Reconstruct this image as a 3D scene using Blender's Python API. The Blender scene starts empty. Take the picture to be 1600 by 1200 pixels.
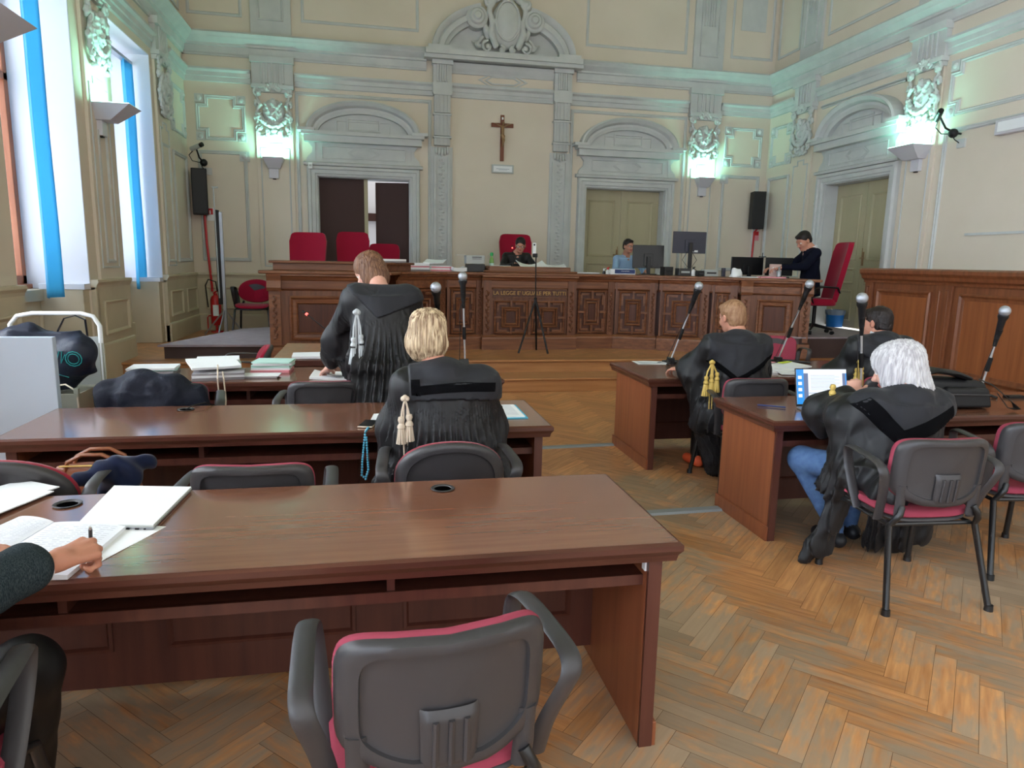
import bpy, bmesh, math, random
import numpy as np
from mathutils import Vector, Matrix
random.seed(7); RNG = np.random.RandomState(5)
sc = bpy.context.scene
COL = sc.collection
# ------------------------------------------------------------------ camera
YAW, PIT, ROLL, FPX, CH = map(float, (math.radians(11.3), math.radians(9.9), math.radians(1.19), 1090, 1.6))
_f = np.array([math.sin(YAW)*math.cos(PIT), math.cos(YAW)*math.cos(PIT), -math.sin(PIT)])
_r = np.array([math.cos(YAW), -math.sin(YAW), 0.]); _u = np.cross(_r, _f)
CR = np.array([math.cos(ROLL)*_r+math.sin(ROLL)*_u, -math.sin(ROLL)*_r+math.cos(ROLL)*_u, _f])
cam = bpy.data.objects.new('camera', bpy.data.cameras.new('camera')); COL.objects.link(cam)
cam.data.sensor_width = 36; cam.data.lens = FPX/1600*36; cam.data.clip_start = .05
m = Matrix([[CR[0][i], CR[1][i], -CR[2][i], (0, 0, CH)[i]] for i in range(3)]+[[0, 0, 0, 1]])
cam.matrix_world = m
sc.camera = cam
def at(px, py, y=None, z=None, x=None):
    """the point of the room seen at a given place of the survey photo, on a given plane"""
    d = CR.T @ np.array([(px-800)/FPX, -(py-600)/FPX, 1.])
    t = y/d[1] if y is not None else ((z-CH)/d[2] if z is not None else x/d[0])
    return Vector((d[0]*t, d[1]*t, CH+d[2]*t))
# ------------------------------------------------------------------ world, lights, exposure
sc.view_settings.view_transform = 'Standard'; sc.view_settings.look = 'None'
sc.view_settings.gamma = 1; sc.view_settings.exposure = 0.5
w = bpy.data.worlds.new('daylight'); sc.world = w; w.use_nodes = True
nt = w.node_tree; nt.nodes.clear()
out = nt.nodes.new('ShaderNodeOutputWorld'); bg = nt.nodes.new('ShaderNodeBackground')
tc = nt.nodes.new('ShaderNodeTexCoord'); sx = nt.nodes.new('ShaderNodeSeparateXYZ')
mr = nt.nodes.new('ShaderNodeMapRange'); mr.inputs['From Min'].default_value = -.15; mr.inputs['From Max'].default_value = -.6
mr.inputs['To Min'].default_value = 0; mr.inputs['To Max'].default_value = 1
mx = nt.nodes.new('ShaderNodeMix'); mx.data_type = 'RGBA'
mx.inputs['A'].default_value = (1.12, 1.12, 1.10, 1); mx.inputs['B'].default_value = (2.0, 2.35, 2.8, 1)
nt.links.new(tc.outputs['Generated'], sx.inputs[0]); nt.links.new(sx.outputs['X'], mr.inputs['Value'])
nt.links.new(mr.outputs[0], mx.inputs['Factor']); nt.links.new(mx.outputs['Result'], bg.inputs['Color'])
nt.links.new(bg.outputs[0], out.inputs['Surface']); bg.inputs['Strength'].default_value = 1.0
def area(name, loc, rot, sx_, sy_, power, col):
    l = bpy.data.lights.new(name, 'AREA'); l.shape = 'RECTANGLE'; l.size = sx_; l.size_y = sy_; l.energy = power; l.color = col
    o = bpy.data.objects.new(name, l); o.location = loc; o.rotation_euler = rot; COL.objects.link(o); return o
# daylight through the tall windows of the left wall (each just outside its opening, pointing in)
for i, yc in enumerate((-.55, 2.15, 4.85, 7.55, 10.25)):
    area('window_daylight', (-3.95, yc, 2.85), (0, math.radians(-90), 0), 3.0, 1.5, 110 if i < 3 else 20, (.86, .94, 1))
# ------------------------------------------------------------------ helpers
def lk(o, parent=None, local=False):
    COL.objects.link(o)
    if parent is not None:
        o.parent = parent
        if not local: o.matrix_parent_inverse = Matrix.Translation(-parent.location)
    return o
def setp(o, label=None, cat=None, group=None, kind=None):
    if label: o['label'] = label
    if cat: o['category'] = cat
    if group: o['group'] = group
    if kind: o['kind'] = kind
    return o
def thing(name, label, cat, loc=(0, 0, 0), group=None, rz=0):
    o = bpy.data.objects.new(name, None); o.empty_display_size = .1; o.location = loc; o.rotation_euler = (0, 0, rz)
    COL.objects.link(o); return setp(o, label, cat, group)
class MB:
    def __init__(s, T=None): s.v = []; s.f = []; s.m = []; s.T = T
    def add(s, vs, fs, m=0):
        n = len(s.v)
        if s.T is not None: vs = [tuple(s.T @ Vector(v)) for v in vs]
        s.v += [tuple(v) for v in vs]; s.f += [tuple(i+n for i in f) for f in fs]; s.m += [m]*len(fs); return s
    def hexa(s, p, m=0):
        return s.add(p, [(0, 3, 2, 1), (4, 5, 6, 7), (0, 1, 5, 4), (1, 2, 6, 5), (2, 3, 7, 6), (3, 0, 4, 7)], m)
    def box(s, x0, x1, y0, y1, z0, z1, m=0):
        return s.hexa([(x0, y0, z0), (x1, y0, z0), (x1, y1, z0), (x0, y1, z0), (x0, y0, z1), (x1, y0, z1), (x1, y1, z1), (x0, y1, z1)], m)
    def rbox(s, c, sz, rz=0, m=0, R=None):
        R = R or Matrix.Rotation(rz, 3, 'Z'); c = Vector(c); h = [q/2 for q in sz]
        return s.hexa([c+R @ Vector((a*h[0], b*h[1], d*h[2])) for d in (-1, 1) for a, b in ((-1, -1), (1, -1), (1, 1), (-1, 1))], m)
    def prism(s, poly, z0, z1, m=0):
        n = len(poly)
        vs = [(x, y, z0) for x, y in poly]+[(x, y, z1) for x, y in poly]
        return s.add(vs, [tuple(range(n-1, -1, -1)), tuple(range(n, 2*n))]+[(i, (i+1) % n, n+(i+1) % n, n+i) for i in range(n)], m)
    def mprism(s, mp, poly, o0, o1, m=0):
        n = len(poly)
        vs = [mp(a, b, o0) for a, b in poly]+[mp(a, b, o1) for a, b in poly]
        return s.add(vs, [tuple(range(n-1, -1, -1)), tuple(range(n, 2*n))]+[(i, (i+1) % n, n+(i+1) % n, n+i) for i in range(n)], m)
    def mbox(s, mp, a0, a1, b0, b1, o0, o1, m=0):
        return s.mprism(mp, [(a0, b0), (a1, b0), (a1, b1), (a0, b1)], o0, o1, m)
    def loft(s, rings, closed=True, caps=True, m=0):
        n = len(rings[0]); vs = [p for r in rings for p in r]; fs = []
        for i in range(len(rings)-1):
            for j in range(n if closed else n-1):
                k = (j+1) % n; fs.append((i*n+j, i*n+k, (i+1)*n+k, (i+1)*n+j))
        if caps: fs += [tuple(range(n-1, -1, -1)), tuple((len(rings)-1)*n+j for j in range(n))]
        return s.add(vs, fs, m)
    def tube(s, pts, r, n=8, m=0, side=None, caps=True):
        """r: radius, list of radii, or (half width along side, half thickness)"""
        pts = [Vector(p) for p in pts]; rings = []; up = Vector((0, 0, 1)); pn = None
        for i, p in enumerate(pts):
            t = (pts[min(i+1, len(pts)-1)]-pts[max(i-1, 0)]).normalized()
            if side is not None: a = Vector(side); a = (a-t*a.dot(t)).normalized()
            elif pn is None:
                a = t.cross(up if abs(t.z) < .95 else Vector((1, 0, 0))).normalized()
            else: a = (pn-t*pn.dot(t)).normalized()
            pn = a; b = t.cross(a)
            if isinstance(r, tuple): ra, rb = r
            else: ra = rb = r[i] if isinstance(r, list) else r
            rings.append([p+a*(ra*math.cos(2*math.pi*k/n))+b*(rb*math.sin(2*math.pi*k/n)) for k in range(n)])
        return s.loft(rings, caps=caps, m=m)
    def lathe(s, prof, c=(0, 0, 0), n=20, m=0, R=None):
        c = Vector(c); rings = []
        for r, z in prof:
            ring = []
            for k in range(n):
                v = Vector((max(r, 1e-4)*math.cos(2*math.pi*k/n), max(r, 1e-4)*math.sin(2*math.pi*k/n), z))
                ring.append(c+(R @ v if R else v))
            rings.append(ring)
        return s.loft(rings, m=m)
    def ball(s, c, r, n=12, m=0, R=None):
        r = (r, r, r) if not isinstance(r, (tuple, list)) else r; c = Vector(c); rings = []
        for i in range(n+1):
            a = math.pi*i/n-math.pi/2; cr = max(math.cos(a), 1e-3)
            rings.append([c+((R @ Vector((r[0]*cr*math.cos(q), r[1]*cr*math.sin(q), r[2]*math.sin(a)))) if R else Vector((r[0]*cr*math.cos(q), r[1]*cr*math.sin(q), r[2]*math.sin(a)))) for q in [2*math.pi*k/(n*2) for k in range(n*2)]])
        return s.loft(rings, m=m)
    def sweep(s, mp, path, prof, closed=False, m=0):
        """sweep a moulding profile [(side, out)] along a path in a wall plane, mitred"""
        P = [Vector(p) for p in path]; n = len(P); rings = []
        for i in range(n):
            d0 = (P[i]-P[i-1]).normalized() if (closed or i > 0) else None
            d1 = (P[(i+1) % n]-P[i]).normalized() if (closed or i < n-1) else None
            d0 = d0 or d1; d1 = d1 or d0
            n0 = Vector((-d0.y, d0.x)); n1 = Vector((-d1.y, d1.x)); b = (n0+n1)
            if b.length < 1e-5: b = n0.copy()
            b.normalize(); k = 1/max(b.dot(n0), .25)
            rings.append([mp(P[i].x+b.x*k*q, P[i].y+b.y*k*q, o) for q, o in prof])
        if closed: rings.append(rings[0])
        return s.loft(rings, closed=True, caps=not closed, m=m)
    def grid(s, fn, nu, nv, m=0):
        vs = [fn(i/nu, j/nv) for j in range(nv+1) for i in range(nu+1)]
        fs = [(j*(nu+1)+i, j*(nu+1)+i+1, (j+1)*(nu+1)+i+1, (j+1)*(nu+1)+i) for j in range(nv) for i in range(nu)]
        return s.add(vs, fs, m)
    def build(s, name, mats, parent=None, smooth=False, bevel=0, local=False, solid=0, sub=0, seg=2):
        me = bpy.data.meshes.new(name); me.from_pydata(s.v, [], s.f); me.update()
        bm = bmesh.new(); bm.from_mesh(me); bmesh.ops.remove_doubles(bm, verts=bm.verts, dist=1e-6)
        bmesh.ops.recalc_face_normals(bm, faces=bm.faces); 
        bm.to_mesh(me); bm.free()
        mats = mats if isinstance(mats, (list, tuple)) else [mats]
        for q in mats: me.materials.append(q)
        if len(mats) > 1 and len(me.polygons) == len(s.m): me.polygons.foreach_set('material_index', s.m)
        if smooth: me.polygons.foreach_set('use_smooth', [True]*len(me.polygons))
        o = bpy.data.objects.new(name, me)
        if solid: q = o.modifiers.new('thickness', 'SOLIDIFY'); q.thickness = solid; q.offset = 0
        if bevel: q = o.modifiers.new('edge', 'BEVEL'); q.width = bevel; q.segments = seg; q.limit_method = 'ANGLE'; q.angle_limit = math.radians(40)
        if sub: q = o.modifiers.new('sub', 'SUBSURF'); q.levels = sub; q.render_levels = sub
        if smooth and not sub:
            try: me.set_sharp_from_angle(angle=math.radians(45))
            except Exception: pass
        return lk(o, parent, local)
def copy_tree(o, loc, rz, label, parent=None):
    c = o.copy(); COL.objects.link(c)
    if parent is None: c.location = loc; c.rotation_euler = (0, 0, rz); c['label'] = label
    else: c.parent = parent
    for ch in list(o.children): copy_tree(ch, None, None, None, c)
    return c
# ------------------------------------------------------------------ materials
def hx(r, g, b): return tuple((c/255/12.92 if c/255 <= .04045 else ((c/255+.055)/1.055)**2.4) for c in (r, g, b))+(1,)
def mat(name, col, rough=.6, spec=.5, metal=0, noise=None, bump=None, emit=None, trans=0, sheen=0, coat=0, alpha=1, ior=None):
    """noise=(scale xyz or float, second colour, contrast)   bump=(scale, strength, distance)"""
    m = bpy.data.materials.new(name); m.use_nodes = True; nt = m.node_tree; b = nt.nodes['Principled BSDF']
    b.inputs['Base Color'].default_value = col; b.inputs['Roughness'].default_value = rough; b.inputs['Metallic'].default_value = metal
    b.inputs['Specular IOR Level'].default_value = spec
    if ior: b.inputs['IOR'].default_value = ior
    if trans: b.inputs['Transmission Weight'].default_value = trans
    if coat: b.inputs['Coat Weight'].default_value = coat; b.inputs['Coat Roughness'].default_value = .12
    if sheen: b.inputs['Sheen Weight'].default_value = sheen; b.inputs['Sheen Roughness'].default_value = .5
    if alpha < 1: b.inputs['Alpha'].default_value = alpha
    if emit: b.inputs['Emission Color'].default_value = emit[0]; b.inputs['Emission Strength'].default_value = emit[1]
    tc = nt.nodes.new('ShaderNodeTexCoord')
    def nz(scale, detail=5):
        mp = nt.nodes.new('ShaderNodeMapping'); mp.inputs['Scale'].default_value = scale if isinstance(scale, tuple) else (scale,)*3
        nt.links.new(tc.outputs['Object'], mp.inputs[0]); n = nt.nodes.new('ShaderNodeTexNoise')
        n.inputs['Scale'].default_value = 1; n.inputs['Detail'].default_value = detail; nt.links.new(mp.outputs[0], n.inputs['Vector']); return n
    if noise:
        n = nz(noise[0]); cr = nt.nodes.new('ShaderNodeValToRGB'); k = noise[2] if len(noise) > 2 else .2
        cr.color_ramp.elements[0].position = .5-k; cr.color_ramp.elements[1].position = .5+k
        cr.color_ramp.elements[0].color = col; cr.color_ramp.elements[1].color = noise[1]
        nt.links.new(n.outputs['Fac'], cr.inputs[0]); nt.links.new(cr.outputs[0], b.inputs['Base Color'])
    if bump:
        n = nz(bump[0]); bp = nt.nodes.new('ShaderNodeBump'); bp.inputs['Strength'].default_value = bump[1]; bp.inputs['Distance'].default_value = bump[2] if len(bump) > 2 else .01
        nt.links.new(n.outputs['Fac'], bp.inputs['Height']); nt.links.new(bp.outputs[0], b.inputs['Normal'])
    return m
M = {}
M['wall'] = mat('cream_plaster', hx(224, 212, 196), .85, .2, noise=(1.1, hx(215, 203, 186), .25), bump=(30, .08, .004))
M['wall_up'] = mat('upper_green_cream_plaster', hx(200, 200, 160), .9, .15, noise=(.8, hx(188, 190, 152), .25))
M['wall_dado'] = mat('painted_dado', hx(204, 193, 170), .55, .35, noise=(2.0, hx(190, 179, 154), .25))
M['stucco'] = mat('grey_stucco', hx(204, 205, 203), .75, .25, noise=(4, hx(192, 194, 193), .2), bump=(60, .08, .003))
M['white_paint'] = mat('white_reveal_paint', hx(222, 224, 232), .6, .3)
M['door_olive'] = mat('olive_painted_door', hx(172, 162, 132), .5, .35, noise=((3, 3, .6), hx(182, 172, 142), .2))
M['door_brown'] = mat('dark_brown_door_leather', hx(66, 42, 38), .55, .3, bump=(90, .1, .002))
M['win_wood'] = mat('window_frame_wood', hx(176, 110, 78), .4, .4, noise=((20, 20, 1.5), hx(150, 88, 60), .2))
M['blue'] = mat('blue_blind_fabric', hx(90, 184, 222), .6, .2, bump=(200, .1, .001))
_b = M['blue'].node_tree; _p = _b.nodes['Principled BSDF']; _t = _b.nodes.new('ShaderNodeBsdfTranslucent'); _t.inputs['Color'].default_value = hx(140, 220, 250)
_ms = _b.nodes.new('ShaderNodeMixShader'); _ms.inputs[0].default_value = .55
_o = [n for n in _b.nodes if n.type == 'OUTPUT_MATERIAL'][0]
_b.links.new(_p.outputs[0], _ms.inputs[1]); _b.links.new(_t.outputs[0], _ms.inputs[2]); _b.links.new(_ms.outputs[0], _o.inputs[0])
M['glass'] = mat('window_glass', (1, 1, 1, 1), .02, .5, trans=1, ior=1.02)
def wood(name, c1, c2, axis=0, rough=.3, scale=1., coat=0, spec=.5, bmp=.05):
    s = [26*scale]*3; s[axis] = 1.6*scale
    return mat(name, c1, rough, spec, noise=(tuple(s), c2, .22), bump=(tuple(s), bmp, .002), coat=coat)
M['desk_top'] = wood('veneer_desk_top', hx(132, 88, 66), hx(116, 75, 56), 0, .18, 1.6, coat=.6, spec=.6, bmp=.012)
M['desk_edge'] = wood('dark_veneer_edge', hx(94, 54, 42), hx(70, 38, 30), 0, .3)
M['desk_side'] = wood('veneer_side_panel', hx(150, 88, 56), hx(126, 70, 44), 2, .35)
M['desk_dark'] = wood('dark_modesty_panel', hx(92, 50, 38), hx(74, 38, 30), 2, .4)
M['bench'] = wood('carved_walnut', hx(132, 84, 56), hx(92, 54, 36), 2, .42, 1.2)
M['bench_h'] = wood('walnut_rail', hx(144, 94, 62), hx(104, 62, 42), 0, .4, 1.2)
M['bench_in'] = wood('shaded_walnut_field', hx(96, 52, 34), hx(70, 36, 24), 2, .4, 1.2)  # field darkened so the recess shade behind fret bars sits in the colour
M['parapet'] = wood('oak_parapet', hx(138, 82, 50), hx(104, 58, 34), 2, .38, .8)
M['parapet_in'] = wood('oak_parapet_field', hx(158, 94, 54), hx(128, 72, 40), 2, .38, .7)
M['step'] = wood('pine_step', hx(184, 132, 84), hx(160, 108, 66), 0, .32, .8)
M['cross'] = mat('cross_wood', hx(120, 62, 34), .5)
M['dais'] = mat('lilac_grey_dais_cover', hx(166, 154, 160), .7, noise=(8, hx(150, 138, 144), .2))
M['dais_side'] = mat('dark_dais_riser', hx(70, 52, 48), .6)
M['plastic'] = mat('grey_chair_plastic', hx(60, 58, 60), .40, .5, bump=(500, .12, .0006))
M['plastic_dk'] = mat('black_plastic', hx(24, 24, 27), .4, .5)
M['leg'] = mat('black_steel_tube', hx(28, 30, 32), .3, .6)
M['red'] = mat('crimson_fabric', hx(150, 14, 46), .9, .2, sheen=.15, bump=(400, .1, .001))
M['pink'] = mat('faded_red_fabric', hx(158, 66, 84), .9, .2, bump=(400, .1, .001))
M['robe'] = mat('black_gown_cloth', hx(14, 14, 18), .52, .45, sheen=.04, bump=(350, .06, .001))
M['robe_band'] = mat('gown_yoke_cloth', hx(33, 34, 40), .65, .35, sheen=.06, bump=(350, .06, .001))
for k_ in ('robe', 'robe_band'):   # cloth wrinkles
    n_t = M[k_].node_tree; bs = [q for q in n_t.nodes if q.type == 'BUMP'][0]; b2 = n_t.nodes.new('ShaderNodeBump'); b2.inputs['Strength'].default_value = .9; b2.inputs['Distance'].default_value = .022
    tcn = [q for q in n_t.nodes if q.type == 'TEX_COORD'][0]; mp_ = n_t.nodes.new('ShaderNodeMapping'); mp_.inputs['Scale'].default_value = (13, 13, 6); n_t.links.new(tcn.outputs['Object'], mp_.inputs[0])
    nn_ = n_t.nodes.new('ShaderNodeTexNoise'); nn_.noise_type = 'RIDGED_MULTIFRACTAL'; nn_.inputs['Scale'].default_value = 1; nn_.inputs['Detail'].default_value = 2; nn_.inputs['Distortion'].default_value = .6; n_t.links.new(mp_.outputs[0], nn_.inputs['Vector'])
    n_t.links.new(nn_.outputs['Fac'], b2.inputs['Height']); n_t.links.new(b2.outputs[0], bs.inputs['Normal'])
    if k_ == 'robe_band': b2.inputs['Strength'].default_value = .4
M['velvet'] = mat('black_velvet', hx(8, 8, 11), .95, .1)
M['navy'] = mat('navy_cloth', hx(24, 32, 58), .9, .15, sheen=.2, bump=(200, .2, .002))
M['gown_navy'] = mat('dark_navy_gown_cloth', hx(20, 25, 42), .7, .35, bump=(9, .8, .03))
M['sweater'] = mat('navy_sweater', hx(18, 20, 34), .95, .1)
M['jeans'] = mat('blue_denim', hx(84, 112, 152), .85, .2, noise=(30, hx(66, 92, 132), .2), bump=(300, .2, .001))
M['shirt_blue'] = mat('light_blue_shirt', hx(150, 178, 212), .8, .2)
M['shirt_white'] = mat('white_shirt', hx(226, 228, 234), .8, .2)
M['jacket'] = mat('charcoal_tweed', hx(30, 40, 46), .9, .15, noise=((420, 420, 120), hx(60, 70, 74), .12), bump=(300, .25, .001))
M['skin'] = mat('skin', hx(204, 148, 124), .5, .4, noise=(14, hx(190, 128, 106), .3), bump=(160, .15, .001))
M['skin_pale'] = mat('skin_pale', hx(222, 172, 152), .5, .4, noise=(14, hx(212, 156, 138), .3))
M['skin'].node_tree.nodes['Principled BSDF'].inputs['Subsurface Weight'].default_value = .05
def hair(name, c1, c2, c3=None):
    m = mat(name, c1, .5, .35, noise=((70, 70, 7), c2, .14), bump=((160, 160, 12), .5, .006)); return m
M['hair_blonde'] = hair('blonde_hair', hx(222, 200, 166), hx(128, 100, 76))
M['hair_brown'] = hair('light_brown_hair', hx(134, 98, 74), hx(92, 62, 48))
M['hair_red'] = hair('ginger_hair', hx(166, 128, 96), hx(134, 96, 68))
M['hair_white'] = hair('white_hair', hx(214, 212, 213), hx(168, 164, 168))
M['hair_dark'] = hair('dark_hair', hx(44, 34, 32), hx(26, 20, 20))
M['hair_black'] = hair('black_hair', hx(24, 18, 18), hx(36, 28, 26))
M['paper'] = mat('white_paper', hx(236, 238, 240), .8, .2)
M['paper_print'] = mat('printed_paper', hx(234, 236, 242), .8, .2)
M['paper_green'] = mat('pale_green_paper', hx(196, 230, 220), .8, .2)
M['paper_pink'] = mat('pink_folder', hx(226, 150, 160), .8, .2)
M['paper_cyan'] = mat('cyan_folder', hx(90, 190, 222), .7, .2)
M['paper_grey'] = mat('grey_folder', hx(150, 146, 150), .8, .2)
M['yellow'] = mat('yellow_marker_tab', hx(214, 232, 70), .7)
M['ink'] = mat('ink_print', hx(160, 164, 178), .8)
M['chrome'] = mat('chrome', hx(222, 224, 228), .3, .5, metal=.75)
M['mesh_ball'] = mat('mic_grille', hx(176, 180, 188), .35, .5, metal=.6, bump=(500, .6, .002))
M['black'] = mat('black_matt', hx(14, 14, 16), .5, .4)
M['screen_off'] = mat('dark_screen_back', hx(20, 20, 24), .35, .5)
M['mon_grey'] = mat('monitor_grey_back', hx(62, 62, 76), .45, .5)
M['grey_metal'] = mat('painted_grey_metal', hx(178, 182, 180), .45, .4)
M['alu'] = mat('aluminium', hx(172, 174, 180), .35, .5, metal=.7)
M['white_lam'] = mat('pale_laminate', hx(196, 210, 228), .4, .4)
M['trolley'] = mat('grey_green_trolley_enamel', hx(160, 160, 146), .45, .4)
M['lampw'] = mat('lamp_enamel', hx(206, 204, 210), .4, .4)
M['gold'] = mat('gold_cord', hx(206, 176, 92), .5, .5, metal=.2)
M['silver_cord'] = mat('silver_grey_cord', hx(190, 196, 200), .55, .4)
M['cream_cord'] = mat('cream_cord', hx(206, 190, 170), .6, .4)
M['gild'] = mat('gilded_letters', hx(196, 156, 92), .45, .5, metal=.3)
M['redpaint'] = mat('red_enamel', hx(196, 28, 34), .35, .5)
M['green_cap'] = mat('green_plastic', hx(20, 160, 80), .4, .5)
M['bottle'] = mat('green_tinted_bottle', hx(160, 214, 120), .15, .5, trans=.4)
M['clear'] = mat('clear_plastic', hx(214, 224, 228), .08, .5, trans=.7)
M['bin'] = mat('blue_bin_plastic', hx(24, 104, 176), .45, .4)
M['brown_bag'] = mat('tan_leather', hx(134, 78, 48), .4, .5, bump=(60, .2, .002))
M['bag_black'] = mat('black_nylon', hx(20, 20, 23), .6, .4, bump=(300, .3, .001))
M['tote'] = mat('navy_tote_nylon', hx(26, 34, 56), .5, .4, noise=(6, hx(18, 24, 42), .3), bump=(14, .5, .02))
M['teal_ink'] = mat('teal_print', hx(40, 150, 150), .6)
M['cable_strip'] = mat('grey_cable_cover', hx(140, 146, 150), .6)
M['orange'] = mat('orange_shoe', hx(222, 92, 50), .6)
M['shoe_white'] = mat('white_sole', hx(230, 228, 224), .6)
M['dark_shoe'] = mat('dark_shoe', hx(22, 24, 30), .5)
M['beads'] = mat('turquoise_beads', hx(84, 170, 200), .3, .6)
M['blueplate'] = mat('blue_name_plate', hx(24, 52, 110), .4)
M['scr'] = mat('laptop_screen', hx(20, 20, 20), .2, emit=(hx(224, 234, 246), .95))
M['scr_blue'] = mat('laptop_screen_blue', hx(20, 20, 20), .2, emit=(hx(40, 140, 220), .9))
M['scr_grey'] = mat('laptop_screen_grey', hx(20, 20, 20), .2, emit=(hx(96, 112, 150), .8))
M['lens_glow'] = mat('lamp_tube_glow', hx(220, 255, 240), .4, emit=((.45, 1, .82, 1), 5))
M['red_led'] = mat('red_ring_light', hx(255, 60, 60), .4, emit=((1, .1, .08, 1), 2.5))
M['bronze'] = mat('bronze_figure', hx(150, 118, 84), .4, .5, metal=.4)
M['hole'] = mat('dark_hole', hx(4, 4, 5), 1, 0); M['pale_pink'] = mat('pale_pink_card', hx(214, 184, 176), .8)
M['eyew'] = mat('eye_white', hx(230, 226, 222), .3); M['lip'] = mat('lips', hx(170, 92, 86), .5)
# ------------------------------------------------------------------ floor
def plank_mat(name, ang, c1, c2, worn):
    m = bpy.data.materials.new(name); m.use_nodes = True; nt = m.node_tree; b = nt.nodes['Principled BSDF']; b.inputs['Roughness'].default_value = .42
    N = nt.nodes.new; L = nt.links.new
    tc = N('ShaderNodeTexCoord'); mp0 = N('ShaderNodeMapping'); mp0.inputs['Rotation'].default_value = (0, 0, ang); L(tc.outputs['Object'], mp0.inputs[0])
    mp = N('ShaderNodeMapping'); mp.inputs['Scale'].default_value = (4, 46, 1); L(mp0.outputs[0], mp.inputs[0])
    n = N('ShaderNodeTexNoise'); n.inputs['Scale'].default_value = 1; n.inputs['Detail'].default_value = 6; L(mp.outputs[0], n.inputs['Vector'])
    at_ = N('ShaderNodeAttribute'); at_.attribute_name = 'tone'
    cr = N('ShaderNodeValToRGB'); cr.color_ramp.elements[0].position = .3; cr.color_ramp.elements[1].position = .7
    cr.color_ramp.elements[0].color = c1; cr.color_ramp.elements[1].color = c2; L(n.outputs['Fac'], cr.inputs[0])
    mt = N('ShaderNodeMix'); mt.data_type = 'RGBA'; mt.blend_type = 'MULTIPLY'; mt.inputs['Factor'].default_value = 1
    L(cr.outputs[0], mt.inputs['A']); L(at_.outputs['Color'], mt.inputs['B'])
    # grey worn traffic patches (lost varnish)
    n2 = N('ShaderNodeTexNoise'); n2.inputs['Scale'].default_value = 1.15; n2.inputs['Detail'].default_value = 7; n2.inputs['Roughness'].default_value = .62; L(tc.outputs['Object'], n2.inputs['Vector'])
    sp = N('ShaderNodeSeparateXYZ'); L(tc.outputs['Object'], sp.inputs[0])
    # varnish survives near the steps, is lost around the desks
    mr = N('ShaderNodeMapRange'); mr.inputs['From Min'].default_value = 4.6; mr.inputs['From Max'].default_value = 6.2; mr.inputs['To Min'].default_value = .0; mr.inputs['To Max'].default_value = -.22; L(sp.outputs['Y'], mr.inputs['Value'])
    ad = N('ShaderNodeMath'); L(n2.outputs['Fac'], ad.inputs[0]); L(mr.outputs[0], ad.inputs[1])
    n3 = N('ShaderNodeTexNoise'); n3.inputs['Scale'].default_value = 1; n3.inputs['Detail'].default_value = 6; mp3 = N('ShaderNodeMapping'); mp3.inputs['Scale'].default_value = (7, 30, 1); L(mp0.outputs[0], mp3.inputs[0]); L(mp3.outputs[0], n3.inputs['Vector'])
    ad2 = N('ShaderNodeMath'); ad2.operation = 'MULTIPLY_ADD'; L(n3.outputs['Fac'], ad2.inputs[0]); ad2.inputs[1].default_value = .50; L(ad.outputs[0], ad2.inputs[2])
    cr2 = N('ShaderNodeValToRGB'); cr2.color_ramp.elements[0].position = .66; cr2.color_ramp.elements[1].position = .82; L(ad2.outputs[0], cr2.inputs[0])
    mw = N('ShaderNodeMix'); mw.data_type = 'RGBA'; L(cr2.outputs[0], mw.inputs['Factor']); L(mt.outputs['Result'], mw.inputs['A'])
    mg = N('ShaderNodeMix'); mg.data_type = 'RGBA'; mg.blend_type = 'MULTIPLY'; mg.inputs['Factor'].default_value = .7; mg.inputs['A'].default_value = worn; L(at_.outputs['Color'], mg.inputs['B'])
    mg2 = N('ShaderNodeMix'); mg2.data_type = 'RGBA'; mg2.blend_type = 'MULTIPLY'; mg2.inputs['Factor'].default_value = .5; L(mg.outputs['Result'], mg2.inputs['A'])
    crg = N('ShaderNodeValToRGB'); crg.color_ramp.elements[0].color = (.55, .55, .55, 1); crg.color_ramp.elements[1].color = (1.1, 1.1, 1.1, 1); L(n.outputs['Fac'], crg.inputs[0]); L(crg.outputs[0], mg2.inputs['B'])
    L(mg2.outputs['Result'], mw.inputs['B']); L(mw.outputs['Result'], b.inputs['Base Color'])
    rr = N('ShaderNodeMapRange'); L(cr2.outputs[0], rr.inputs['Value']); rr.inputs['To Min'].default_value = .3; rr.inputs['To Max'].default_value = .6; L(rr.outputs[0], b.inputs['Roughness'])
    bp = N('ShaderNodeBump'); bp.inputs['Strength'].default_value = .12; bp.inputs['Distance'].default_value = .003; L(n.outputs['Fac'], bp.inputs['Height']); L(bp.outputs[0], b.inputs['Normal'])
    return m
PA = plank_mat('parquet_along', math.radians(-45), hx(218, 160, 106), hx(184, 126, 80), hx(178, 152, 126))
PB = plank_mat('parquet_across', math.radians(45), hx(208, 150, 98), hx(172, 116, 74), hx(166, 142, 118))
M['gap'] = mat('parquet_joint', hx(104, 78, 56), .8)
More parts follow.
